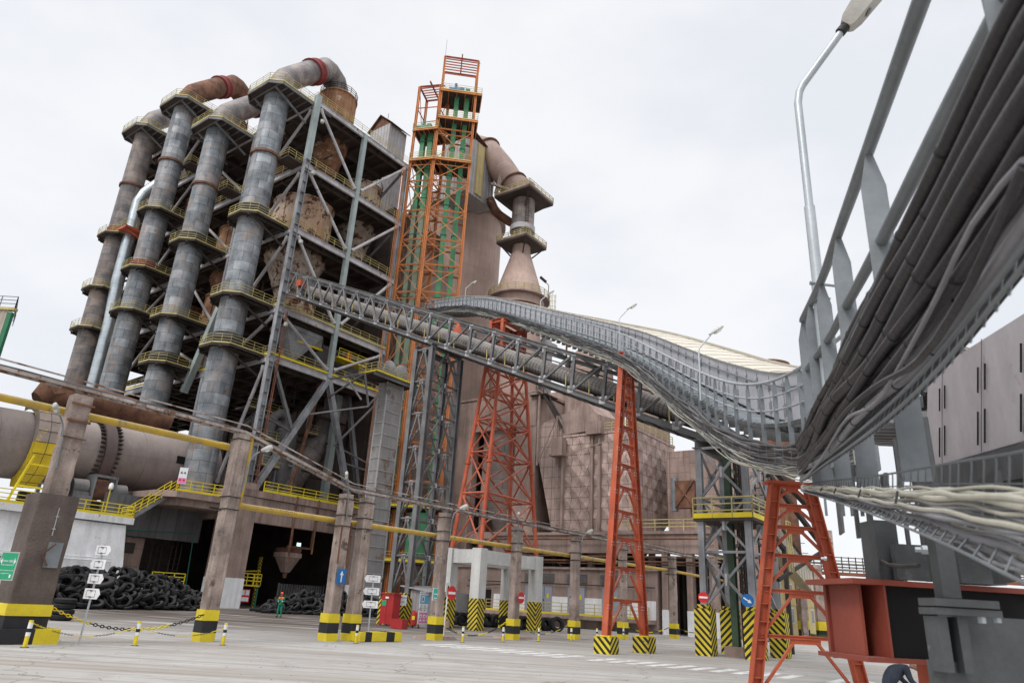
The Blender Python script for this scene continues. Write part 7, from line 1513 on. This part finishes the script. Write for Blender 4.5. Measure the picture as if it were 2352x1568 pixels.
p = aty(1717, 1378, 37.3); n1 = Vector((-.2, -1, 0)).normalized(); o = thing('direction_sign', 'round blue sign with a white arrow slanting down right on the grey trestle', 'road sign', tuple(p), 'W'); disc(o, 'sign_disc', p, .31, n1, mBlue); shape(o, 'white_arrow', sgn_frame(p, n1), [(x*.5, y*.46) for x, y in ARW], .012, .02, mWhite, radians(-122))
p = Vector(W_(6.0, -.36, 2.75)); o = thing('arrow_sign', 'square blue sign with a white arrow pointing up on the second painted pillar', 'road sign', tuple(p), 'W'); f = sgn_frame(p+Vector((.05, -.1, 0)), nV); plate(o, 'sign_plate', f, -.26, .26, -.33, .33, 0, .02, mBlue); shape(o, 'white_arrow', f, [(x*.5, y*.5) for x, y in ARW], .021, .028, mWhite)
p = Vector(W_(13.0, -.40, 2.25)); o = thing('exit_arrow_sign', 'teal rectangular sign with a white arrow pointing right on the fifth pillar', 'sign', tuple(p), 'W'); f = sgn_frame(p+Vector((-.38, -.1, -.0)), nV); plate(o, 'sign_plate', f, -.3, .3, -.3, .3, 0, .02, mWhite); plate(o, 'teal_field', f, -.27, .27, -.27, .27, .021, .026, mTeal); shape(o, 'white_arrow', f, [(x*.4, y*.4) for x, y in ARW], .027, .033, mWhite, radians(-90)); plate(o, 'caption_strip', f, -.2, .2, -.22, -.17, .027, .03, mWhite)
# green safety zone notice on the massive pillar
p = Vector(W_(-6.62, -.68, 1.98)); nG = Vector((-.32, -.95, 0)).normalized(); f = sgn_frame(aty(18, 1299, 23.0), nG); o = thing('safety_zone_sign', 'green board lettered ZONA VERDE at the left edge', 'sign', tuple(f[0]), 'W')
plate(o, 'board_frame', f, -.36, .36, -.42, .42, 0, .02, mLampG); plate(o, 'green_board', f, -.33, .33, -.39, .39, .021, .026, mGreenS)
def ftext(o, fr, s, size, x, y, mm, nm='lettering', z=.03, sp=1.0):
    c_, rt, up_, n_ = fr; q = c_+rt*x+up_*y+n_*z-Vector(o.location); M_ = Matrix(((rt.x, up_.x, n_.x, q.x), (rt.y, up_.y, n_.y, q.y), (rt.z, up_.z, n_.z, q.z), (0, 0, 0, 1))); return text(o, nm, s, size, mm, M_, .001, sp)
ftext(o, f, 'ZONA VERDE', .088, 0, .14, mWhite); ftext(o, f, 'ZONĂ DE SIGURANŢĂ', .05, 0, .03, mWhite); ftext(o, f, 'ECHIPAMENTUL INDIVIDUAL DE PROTECŢIE', .032, 0, -.13, mWhite); ftext(o, f, 'ESTE OBLIGATORIU', .04, 0, -.22, mWhite)
for s_ in (-1, 1): shape(o, 'arrow_mark', f, [(s_*.29, .17), (s_*.25, .24), (s_*.25, .04), (s_*.29, .11), (s_*.32, .14)], .027, .031, mWhite)
plate(o, 'corner_mark', f, .2, .26, -.34, -.24, .027, .031, mWhite)
# leaning direction post with four blank arrow boards; upright post with three
def arrowpost(base, top, boards, label, nrm, left):
    o = thing('direction_post', label, 'sign post', tuple(base), 'W'); b_, t_ = Vector(base), Vector(top); part(o, 'post_shaft', MB().beam(b_, t_, .055, .04), mZincL); 
    for z, lf, w, h in boards:
        c_ = b_.lerp(t_, z); f = sgn_frame(c_+Vector(nrm)*.04, nrm); s_ = -1 if lf else 1
        pts = [(-w/2*s_, -h/2), (w/2*s_, -h/2), ((w/2+h*.28)*s_, 0), (w/2*s_, h/2), (-w/2*s_, h/2)]
        if s_ < 0: pts = pts[::-1]
        b2_ = shape(o, 'arrow_board', f, pts, 0, .012, mWhite); 
        for x0, x1, y0, y1 in ((-w*.32, w*.32, h*.28, h*.33), (-w*.32, w*.32, -h*.33, -h*.28), (-w*.32, -w*.30, -h*.28, h*.28), (w*.30, w*.32, -h*.28, h*.28)): 
            q = plate(o, 'frame_line', f, x0, x1, y0, y1, .013, .017, mOrD); q.parent = b2_
    m = MB()
    for z, lf, w, h in boards: c_ = b_.lerp(t_, z)+Vector(nrm)*.07; m.bx(c_.x-.035, c_.x+.035, c_.y-.015, c_.y+.015, c_.z+h*.25, c_.z+h*.25+.03).bx(c_.x-.035, c_.x+.035, c_.y-.015, c_.y+.015, c_.z-h*.25-.03, c_.z-h*.25)
    part(o, 'clamp', m, mDark)
pb = atz(180, 1480); arrowpost(pb, aty(241, 1250, 24.9), [(.94, False, .52, .31), (.795, True, .52, .31), (.65, False, .52, .31), (.50, False, .54, .33)], 'leaning perforated post with four blank white arrow boards before the tyre heap', Vector((-.25, -1, 0)).normalized(), False)
pb = atz(843, 1473); arrowpost(pb, aty(859, 1318, pb.y+.1), [(.93, True, .66, .32), (.74, True, .66, .32), (.545, True, .66, .32)], 'upright post with three blank white boards pointing left behind the painted kerb', Vector((.1, -1, 0)).normalized(), True)
# hut, cabinet, extinguisher, boards
o = thing('storage_hut', 'small corrugated sheet hut leaning against the striped mast footing', 'hut', (-3.5, -30.2, 0), 'P')
hx0, hx1, hy0, hy1 = -5.0, -2.2, -31.2, -29.5; corr_box(o, hx0+1.5, hx1+1.6, hy0+.2, hy1+1, 0, 2.55, mCorr, .16); part(o, 'roof', MB().quad((hx0+1.2, hy0-.1, 2.5), (hx1+1.9, hy0-.1, 2.6), (hx1+1.9, hy1+1.3, 2.95), (hx0+1.2, hy1+1.3, 2.85), .08), mCorr)
p = toW('P', (-3.5, -31.02, 1.45)); f = sgn_frame(aty(975, 1395, 55.2), nV); o = thing('safety_board', 'tall notice board, blue at the top and pink at the foot, on the corrugated hut', 'sign', tuple(f[0]), 'W')
plate(o, 'board_panel', f, -.6, .6, -1.12, 1.12, 0, .03, mWhite); plate(o, 'blue_field', f, -.56, .56, .28, .88, .031, .036, mCyanS); plate(o, 'pink_field', f, -.56, .56, -1.05, -.32, .031, .036, mPink); plate(o, 'glove_symbol', f, -.42, -.12, .38, .8, .037, .04, mWhite); plate(o, 'glove_shape', f, -.34, -.2, .46, .72, .041, .043, mBlue)
ftext(o, f, 'INSTALATIE', .14, -.2, 1.0, mBlackS, z=.034)
for k in range(3):
    x = -.38+.38*k; shape(o, 'warning_symbol', f, [(x-.14, -.06), (x+.14, -.06), (x, .2)], .031, .036, mBlackS); shape(o, 'warning_symbol', f, [(x-.10, -.035), (x+.10, -.035), (x, .15)], .037, .04, mWhite); plate(o, 'caption_strip', f, x-.09, x+.09, -.2, -.14, .031, .035, mSteelD)
    c_ = f[0]+f[1]*x+f[2]*(-.58); disc(o, 'prohibition_symbol', c_, .13, nV, mWhite, .01, 18, .042); disc(o, 'symbol_core', c_, .05, nV, mBlackS, .01, 12, .048); plate(o, 'caption_strip', f, x-.1, x+.1, -.92, -.8, .037, .04, mWhite)
f = sgn_frame(toW('P', (-4.4, -28.6, 2.62)), -U3*.6-V3*.8); f = sgn_frame(aty(915, 1377, 55.0), (nV-U3*.4).normalized()); o = thing('depot_notice', 'white board lettered DEPOZIT TEMPORAR above the red cabinet', 'sign', tuple(f[0]), 'W'); plate(o, 'board_panel', f, -.66, .66, -.36, .36, 0, .02, mWhite); ftext(o, f, 'DEPOZIT TEMPORAR', .15, 0, .17, mBlackS); ftext(o, f, 'ANVELOPE', .15, .1, -.13, mBlackS)
c_ = atz(893, 1437); o = thing('fire_cabinet', 'tall bright red steel cabinet with a sloping lid beside the striped mast footing', 'cabinet', (c_.x, c_.y, 0), 'W')
cp = toF('P', c_); 
def pbx(m_, x0, x1, y0, y1, z0, z1):
    v = [toW('P', (cp.x+x, cp.y+y, z)) for z in (z0, z1) for x, y in ((x0, y0), (x1, y0), (x1, y1), (x0, y1))]; return m_.add(v, [(3, 2, 1, 0), (4, 5, 6, 7), (0, 1, 5, 4), (1, 2, 6, 5), (2, 3, 7, 6), (3, 0, 4, 7)])
part(o, 'cabinet_body', pbx(MB(), 0, .75, -.2, 1.05, .12, 2.15), mRed); m = pbx(MB(), -.06, .85, -.28, 1.1, 2.16, 2.26); part(o, 'lid', m, mRed); m = MB()
for x, y in ((0, -.2), (.65, -.2), (0, .95), (.65, .95)): pbx(m, x, x+.1, y, y+.1, 0, .12)
part(o, 'foot', m, mRed); m = pbx(MB(), -.012, -.002, .42, .44, .2, 2.0); part(o, 'door_joint', m, mBlackS); part(o, 'green_label', pbx(MB(), -.02, -.003, .5, .92, 1.35, 1.72), mGreenS); part(o, 'white_label', pbx(MB(), -.02, -.003, .3, .62, 1.85, 1.98), mWhite)
c_ = atz(912, 1443); cp = toF('P', c_); o = thing('sand_box', 'low open red steel box at the foot of the red cabinet', 'box', (c_.x, c_.y, 0), 'W'); m = MB(); pbx(m, -.1, .5, -.5, .55, .02, .06); pbx(m, -.1, -.07, -.5, .55, .06, .62); pbx(m, .47, .5, -.5, .55, .06, .62); pbx(m, -.07, .47, -.5, -.47, .06, .62); pbx(m, -.07, .47, .52, .55, .06, .62); part(o, 'box_walls', m, mRed)
c_ = atz(948, 1441.5); o = thing('fire_extinguisher', 'wheeled red fire extinguisher standing left of the notice board hut', 'extinguisher', (c_.x, c_.y, 0), 'W')
part(o, 'tank', MB().lathe((c_.x, c_.y, .12), [(.1, 0), (.24, .06), (.25, .8), (.22, .92), (.1, 1.0), (.05, 1.06)], 20), mRed); part(o, 'handle', MB().tube([(c_.x+.15, c_.y+.1, .3), (c_.x+.2, c_.y+.15, 1.2), (c_.x+.42, c_.y+.1, 1.28), (c_.x+.3, c_.y-.1, 1.28)], .018, 6), mRed); part(o, 'hose', MB().tube([(c_.x, c_.y-.1, 1.15), (c_.x-.2, c_.y-.2, 1.0), (c_.x-.28, c_.y-.15, .6), (c_.x-.2, c_.y-.24, .3)], .02, 6), mBlackS); part(o, 'label', MB().bx(c_.x-.1, c_.x+.1, c_.y-.262, c_.y-.252, .55, .8), mYelB)
for s_ in (-.05, .38): part(o, 'wheel', MB().lathe((c_.x+s_, c_.y-.12, .15), [(.04, -.03), (.15, -.03), (.15, .03), (.04, .03)], 16, axis=Matrix.Rotation(radians(75), 3, 'Y')), mBlackS)
c_ = atz(1018, 1461); o = thing('call_post', 'thin white post with a grey call box beside the fifth pillar', 'post', (c_.x, c_.y, 0), 'W'); t_ = aty(1029, 1352, c_.y); part(o, 'post_shaft', MB().tube([c_, t_], .035, 8), mWhite); part(o, 'call_box', MB().bx(t_.x-.12, t_.x+.14, t_.y-.1, t_.y+.0, t_.z-.3, t_.z+.35), mLampG); part(o, 'handset', MB().tube([(t_.x+.02, t_.y-.14, t_.z-.16), (t_.x+.02, t_.y-.16, t_.z+.18)], .04, 8), mBlackS)
c_ = aty(409, 1083, 66); o = thing('warning_board', 'white and pink warning board on the railing before the kiln end', 'sign', tuple(c_), 'W'); f = sgn_frame(aty(420, 1092, 66), Vector((.3, -1, 0)).normalized()); plate(o, 'board_panel', f, -.36, .36, -.75, .75, 0, .03, mWhite); plate(o, 'pink_field', f, -.33, .33, -.72, -.2, .031, .035, mPink); shape(o, 'warning_symbol', f, [(-.25, .2), (-.03, .2), (-.14, .42)], .031, .036, mBlackS); shape(o, 'warning_symbol', f, [(.03, .2), (.25, .2), (.14, .42)], .031, .036, mBlackS)
for s_ in (-1, 1): disc(o, 'prohibition_symbol', f[0]+f[1]*.16*s_+f[2]*(-.4), .1, f[3], mRedS, .01, 14, .04)
o = thing('white_barrier', 'plain white sheet barrier behind the right slope of the big tyre heap', 'barrier', (-11, -.5, 0), 'P'); part(o, 'sheet', MB().bx(-11.5, -7.2, -.6, -.5, 0, 1.6), mWhiteC); part(o, 'top_rail', MB().bx(-11.7, -7.0, -.68, -.42, 1.6, 1.7), mWhiteC)
o = thing('sheet_wall', 'pale low wall behind the middle tyre heap', 'wall', (16, -3, 0), 'P'); part(o, 'wall_panel', MB().bx(14.6, 14.8, -6.5, -1.2, 0, 3.0), mWhiteC)
# tyres
def tyre_mesh(nm, R=.5, r=.27, w=.26, lugs=0):
    pf = [(r, -w*.38), (r+.03, -w*.5), (R*.80, -w*.52), (R*.95, -w*.46), (R, -w*.33), (R, w*.33), (R*.95, w*.46), (R*.80, w*.52), (r+.03, w*.5), (r, w*.38), (r+.05, w*.3), (R-.06, w*.3), (R-.06, -w*.3), (r+.05, -w*.3), (r, -w*.38)]
    m = MB().lathe((0, 0, 0), pf, 26, cap=False); g_ = MB()
    m.hasuv = False
    for k in range(26):
        a = 2*pi*k/26
        for s_ in (-1, 1): c_ = Vector((cos(a+s_*.05)*R, sin(a+s_*.05)*R, s_*w*.17)); m.beam(c_-Vector((0, 0, w*.14)), c_+Vector((0, 0, w*.14)), R*.16, .02+lugs, up=Vector((cos(a), sin(a), 0)))
    return mesh(nm, m, mTyre)
TM = [tyre_mesh('tyre', .5, .28, .27), tyre_mesh('tyre', .46, .26, .24), tyre_mesh('tyre', .54, .28, .33), tyre_mesh('tyre', .60, .29, .30, .05)]
random.seed(77); NT = [0]; STUFF = MB()
def put_tyre(p, nrm, k, label, group, sc=1.0):
    o = bpy.data.objects.new('tyre', TM[k]); COL.objects.link(o); o.location = p; o.rotation_euler = Vector(nrm).normalized().to_track_quat('Z', 'Y').to_euler(); o.scale = (sc,)*3; tag(o, label, 'tyre', group); NT[0] += 1; return o
def heap(front, depth_dir, depth, hf, n_ind, label, group, seed, back=True, scale=1.0):
    """tyres tipped in a heap: front is the line of its foot, hf(t) its height along that line"""
    rn = random.Random(seed); A_, B_ = Vector(front[0]), Vector(front[1]); dd = Vector(depth_dir).normalized(); L_ = (B_-A_).length; pts = []
    tries = 0
    while len(pts) < n_ind*2.2 and tries < 40000:
        tries += 1; t = rn.random(); hmax = hf(t); s = rn.random()**.8
        z = min(hmax, hmax*1.15*s**.75)+.1; p = A_.lerp(B_, t)+dd*(s*depth*.75+rn.uniform(-.1, .1)); p.z = max(.15, z)
        if all((p-q_).length > .50*scale for q_ in pts): pts.append(p)
    pts.sort(key=lambda q_: (q_-A_).dot(dd)-q_.z*.35)
    for i, p in enumerate(pts):
        if p.z < .3: nn_ = Vector((rn.uniform(-.25, .25), rn.uniform(-.25, .25), 1))
        else:
            th = rn.uniform(0, 2*pi); el = rn.choice((.15, .4, .7, 1.0, 1.3)); nn_ = Vector((cos(th)*cos(el), sin(th)*cos(el)-.35, sin(el)))
        if i < n_ind: put_tyre(p, nn_, rn.choice((0, 0, 1, 1, 2)), label, group, scale*rn.uniform(.76, 1.14))
        else:
            M3 = nn_.normalized().to_track_quat('Z', 'Y').to_matrix(); STUFF.lathe(p, [(.28, -.13), (.42, -.14), (.49, -.08), (.49, .08), (.42, .14), (.28, .13), (.28, -.13)], 12, cap=False, axis=M3)
    for i in range(int(n_ind*.9)):                     # hidden filling
        t = rn.random(); s = rn.uniform(.3, 1); hmax = hf(t); p = A_.lerp(B_, t)+dd*(s*depth*.8+.35); p.z = rn.uniform(.1, max(.12, hmax*s-.35)); M3 = Vector((rn.gauss(0, 1), rn.gauss(0, 1), rn.gauss(0, 1))).normalized().to_track_quat('Z', 'Y').to_matrix()
        STUFF.lathe(p, [(.2, -.13), (.42, -.14), (.49, -.08), (.49, .08), (.42, .14), (.2, .13)], 10, axis=M3)
g1_ = 'tyres of the big heap'; hA = lambda t: (1.7+.7*min(1, t*5))*(1 if t < .62 else 1-(t-.62)*1.5)+.18*sin(t*19)
heap((atz(150, 1402)+Vector((-3, 0, 0)), atz(452, 1402)), (-.35, 1, 0), 6.2, hA, 165, 'worn black tyre in the big heap before the whitewashed pier', g1_, 5)
g2_ = 'tyres of the middle heap'; hB = lambda t: .35+min(t*4.2, 1.0)*1.2*(1 if t < .9 else .8)+.15*sin(t*23)
heap((atz(600, 1407), atz(868, 1417)), (-.2, 1, 0), 3.8, hB, 92, 'worn black tyre in the low heap behind the worker in green', g2_, 6)
ts_ = thing('tyre_stack', 'neat stack of flat-lying tyres with a white tag beside the massive left pillar', 'tyres', tuple(atz(90, 1418)), 'W'); a = atz(78, 1421)
for k in range(5): TT = part(ts_, 'stacked_tyre', MB().lathe((a.x+.02*(k % 2)*3, a.y, .16+k*.27), [(.3, -.13), (.5, -.13), (.56, -.08), (.56, .08), (.5, .13), (.3, .13)], 20), mTyre)
for k in range(4): part(ts_, 'stacked_tyre', MB().lathe((a.x+1.25+.03*(k % 2), a.y+.1, .15+k*.26), [(.28, -.12), (.46, -.12), (.52, -.07), (.52, .07), (.46, .12), (.28, .12)], 20), mTyre)
part(ts_, 'white_tag', MB().bx(a.x+.75, a.x+1.05, a.y-.75, a.y-.74, .95, 1.2).bx(a.x+.88, a.x+.9, a.y-.75, a.y-.73, .1, 1.0), mWhite)
g3_ = 'big tyres lined up behind the pale frame'; rn = random.Random(3)
for k, (x, y) in enumerate(((1032, 1428), (1046, 1434), (1062, 1437), (1100, 1438), (1118, 1440), (1140, 1441), (1160, 1444), (1188, 1446), (1204, 1446), (1222, 1447), (1252, 1448))):
    a = atz(x, y); put_tyre((a.x, a.y+.3, .5), Vector((rn.uniform(.3, .9), -1, rn.uniform(.1, .5))), 2, 'large black tyre leaning in the row behind the pale frame posts', g3_, 1.02)
    put_tyre((a.x+.3, a.y+1.3, .5), Vector((rn.uniform(-.9, .9), -1, rn.uniform(.1, .9))), 2, 'large black tyre leaning in the row behind the pale frame posts', g3_, 1.0)
a = atz(1279, 1449.5); put_tyre((a.x, a.y, .56), Vector((.25, -1, .2)), 2, 'single large tyre at the right end of the row, open side to the yard', None, 1.1)
a = atz(240, 1360); put_tyre((a.x*.0+aty(236, 1337, 52.5).x, 52.5, aty(236, 1337, 52.5).z), Vector((.1, -.5, 1)), 3, 'deep-treaded tractor tyre lying high on the left of the big heap', None, 1.25)
for x, y in ((585, 1403), (598, 1405), (612, 1406)): a = atz(x, y); put_tyre((a.x, a.y, .14), (0, .05, 1), 0, 'tyre lying flat on the ground left of the worker in green', 'flat tyres by the worker')
solo('tyre_filling', 'dark mass of buried tyres inside the heaps', 'tyres', STUFF, mTyre, 'W', None, 'stuff', base=(0, 0, 0))

# people
mSkin = mat('skin', (.42, .24, .17), (.36, .2, .14), rough=.6, bump=0); mOver = mat('green_overalls', (.02, .24, .14), (.013, .16, .095), sc=4, rough=.85); mOrV = mat('orange_yoke', (.72, .2, .03), (.6, .16, .03), sc=4); mBoot = plain('black_boots', (.02, .02, .02)); mNavy = mat('faded_navy_cloth', (.055, .065, .09), (.03, .035, .05), sc=6)
def skinned(name, verts, edges, radii, mt, root=0, sub=2):
    me = bpy.data.meshes.new(name); me.from_pydata(verts, edges, []); ob = bpy.data.objects.new(name, me); COL.objects.link(ob); md = ob.modifiers.new('s', 'SKIN')
    for v, r in zip(me.skin_vertices[0].data, radii): v.radius = (r, r) if not isinstance(r, tuple) else r
    me.skin_vertices[0].data[root].use_root = True; ss = ob.modifiers.new('u', 'SUBSURF'); ss.levels = sub; ss.render_levels = sub; bpy.context.view_layer.update()
    m2 = bpy.data.meshes.new_from_object(ob.evaluated_get(bpy.context.evaluated_depsgraph_get())); bpy.data.objects.remove(ob); m2.materials.clear(); m2.materials.append(mt); m2.polygons.foreach_set('use_smooth', [True]*len(m2.polygons)); return m2
def child(parent, name, me): o = bpy.data.objects.new(name, me); COL.objects.link(o); o.parent = parent; return o
def hand(parent, c_, fwd, dn, mt):
    c_, fwd, dn = Vector(c_), Vector(fwd).normalized(), Vector(dn).normalized(); sd_ = fwd.cross(dn); vs = [c_, c_+fwd*.05, c_+fwd*.085]; es = [(0, 1), (1, 2)]; rr = [.024, .034, .032]
    for k, (off_, ln) in enumerate(((-.028, .065), (-.009, .075), (.010, .07), (.028, .055))):
        a = len(vs); vs += [c_+fwd*.095+sd_*off_, c_+fwd*(.095+ln*.5)+sd_*off_*1.1+dn*.01, c_+fwd*(.095+ln*.75)+sd_*off_*1.1+dn*.035]; es += [(2, a), (a, a+1), (a+1, a+2)]; rr += [.011, .010, .008]
    a = len(vs); vs += [c_+fwd*.04-sd_*.045, c_+fwd*.08-sd_*.06+dn*.02]; es += [(1, a), (a, a+1)]; rr += [.013, .010]; return vs, es, rr
# worker 1: stands with both hands up at the chest, face lifted, turned a little to his right
w0 = atz(640, 1416.5); o = thing('person', 'worker in green overalls and orange helmet, hands at the chest, before the dark drive-through', 'person', (w0.x, w0.y, 0), 'W')
V_ = [(0, 0, .95), (0, 0, 1.15), (0, -.01, 1.38), (0, 0, 1.5), (-.19, 0, 1.43), (-.27, .02, 1.17), (-.12, -.22, 1.16), (.19, 0, 1.43), (.28, .02, 1.17), (.13, -.22, 1.16), (-.1, 0, .88), (-.13, -.02, .5), (-.15, .01, .11), (-.17, -.1, .05), (.1, 0, .88), (.13, -.03, .5), (.15, .01, .11), (.18, -.1, .05)]
E_ = [(0, 1), (1, 2), (2, 3), (2, 4), (4, 5), (5, 6), (2, 7), (7, 8), (8, 9), (0, 10), (10, 11), (11, 12), (12, 13), (0, 14), (14, 15), (15, 16), (16, 17)]
R_ = [(.15, .12), (.155, .12), (.165, .12), .06, .085, .062, .048, .085, .062, .048, .105, .078, .062, .05, .105, .078, .062, .05]
body = child(o, 'body', skinned('body', V_, E_, R_, mOver)); tag(body, 'green overalls')
hv = MB(); child(o, 'head', skinned('head', [(0, 0, 1.5), (0, -.01, 1.58), (-.01, -.03, 1.66), (-.012, -.035, 1.74)], [(0, 1), (1, 2), (2, 3)], [.055, .06, .085, .08], mSkin))
part(o, 'face_features', MB().lathe(Vector((w0.x-.02, w0.y-.125, 1.67)), [(.018, -.02), (.008, .02)], 6, axis=Vector((0, -1, -.3)).to_track_quat('Z', 'Y').to_matrix()).bx(w0.x-.06, w0.x+.0, w0.y-.112, w0.y-.10, 1.615, 1.628).bx(w0.x-.06, w0.x-.03, w0.y-.115, w0.y-.10, 1.70, 1.712).bx(w0.x+.005, w0.x+.035, w0.y-.115, w0.y-.10, 1.70, 1.712), mat('ruddy_skin', (.3, .13, .1), (.2, .1, .08)))
part(o, 'helmet', MB().lathe(Vector((w0.x-.01, w0.y-.02, 1.735)), [(.135, -.01), (.13, .0), (.118, .01), (.115, .05), (.09, .1), (.04, .13), (.005, .135)], 20, axis=Vector((0, .25, 1)).to_track_quat('Z', 'Y').to_matrix()).bx(w0.x-.07, w0.x+.05, w0.y-.19, w0.y-.12, 1.755, 1.765), mat('orange_helmet', (.75, .11, .03), (.6, .09, .03), rough=.3))
for s_ in (-1, 1): part(o, 'orange_yoke', MB().lathe(Vector((w0.x+s_*.12, w0.y-.055, 1.395)), [(.02, -.1), (.09, -.07), (.10, .02), (.07, .09), (.02, .12)], 10, axis=Matrix.Identity(3)), mOrV)
a_, b_, c2_ = hand(o, (-.12, -.22, 1.16), (.7, -.35, .2), (0, -.5, -.8), mSkin); h1_ = skinned('hand', a_, b_, c2_, mBoot, 0, 1); child(o, 'hand', h1_); a_, b_, c2_ = hand(o, (.13, -.22, 1.16), (-.7, -.35, .2), (0, -.5, -.8), mSkin); child(o, 'hand', skinned('hand', a_, b_, c2_, mBoot, 0, 1))
part(o, 'cuff', MB().tube([(w0.x-.155, w0.y-.17, 1.165), (w0.x-.12, w0.y-.215, 1.16)], .052, 10).tube([(w0.x+.165, w0.y-.17, 1.165), (w0.x+.13, w0.y-.215, 1.16)], .052, 10), mWhite)
part(o, 'jacket_hem', MB().lathe((w0.x, w0.y, .9), [(.175, 0), (.185, .03), (.17, .12)], 18), mOver); m = MB()
for s_ in (-1, 1): m.tube([(w0.x+s_*.15, w0.y+.07, .05), (w0.x+s_*.16, w0.y-.05, .06), (w0.x+s_*.17, w0.y-.17, .04)], .05, 8)
part(o, 'boot', m, mBoot)
# worker 2: bends forward beside a hand truck behind the red beam
w1 = aty(2054, 1540, 16.6); w1.z = 0; w1.x -= .15; o = thing('person', 'worker in faded navy and a pale cap bending forward under the red beam', 'person', (w1.x, w1.y, 0), 'W')
V_ = [(0, 0, .88), (.12, -.02, 1.06), (.34, -.05, 1.2), (.46, -.06, 1.2), (.3, -.2, 1.17), (.36, -.24, .93), (.52, -.28, .78), (.3, .14, 1.17), (.36, .16, .93), (.54, .12, .78), (-.02, -.1, .82), (.05, -.1, .47), (-.06, -.1, .1), (.06, -.12, .05), (-.02, .1, .82), (-.02, .1, .47), (-.12, .12, .1), (0, .1, .05)]
part_m = skinned('body', V_, E_, [.15, .16, .15, .055, .085, .058, .042, .085, .058, .042, .1, .072, .055, .045, .1, .072, .055, .045], mNavy); child(o, 'body', part_m)
child(o, 'head', skinned('head', [(.46, -.06, 1.2), (.54, -.07, 1.21), (.62, -.07, 1.2), (.68, -.07, 1.16)], [(0, 1), (1, 2), (2, 3)], [.05, .06, .088, .075], mSkin)); part(o, 'cap', MB().lathe(Vector((w1.x+.63, w1.y-.07, 1.215)), [(.12, -.03), (.118, .02), (.08, .08), (.01, .1)], 16, axis=Vector((.55, 0, 1)).to_track_quat('Z', 'Y').to_matrix()), mat('pale_cap', (.5, .42, .34), (.4, .33, .27)))
a_, b_, c2_ = hand(o, (.52, -.28, .78), (.6, 0, -.6), (-.6, 0, -.6), mSkin); child(o, 'hand', skinned('hand', a_, b_, c2_, mSkin, 0, 1)); a_, b_, c2_ = hand(o, (.54, .12, .78), (.6, 0, -.6), (-.6, 0, -.6), mSkin); child(o, 'hand', skinned('hand', a_, b_, c2_, mSkin, 0, 1))
m = MB()
for s_, y_ in ((.06, -.12), (0, .1)): m.tube([(w1.x+s_-.16, w1.y+y_, .05), (w1.x+s_, w1.y+y_, .06), (w1.x+s_+.12, w1.y+y_, .04)], .048, 8)
part(o, 'boot', m, mBoot)
o = thing('hand_truck', 'red hand truck held by the bending worker', 'trolley', (w1.x+.75, w1.y, 0), 'W'); x_, y_ = w1.x+.75, w1.y-.08
part(o, 'truck_frame', MB().tube([(x_-.12, y_-.2, .68), (x_+.1, y_-.2, .1)], .02, 6).tube([(x_-.12, y_+.2, .68), (x_+.1, y_+.2, .1)], .02, 6).tube([(x_-.12, y_-.2, .68), (x_-.14, y_+.2, .68)], .02, 6).bx(x_+.05, x_+.35, y_-.22, y_+.22, .03, .05), mRed)
for s_ in (-.26, .26): part(o, 'wheel', MB().lathe((x_+.05, y_+s_, .12), [(.03, -.03), (.12, -.03), (.12, .03), (.03, .03)], 14, axis=Matrix.Rotation(pi/2, 3, 'X')), mBlackS)
print('tyres', NT[0], 'objects', len(bpy.data.objects), 'faces', sum(len(m.polygons) for m in bpy.data.meshes))
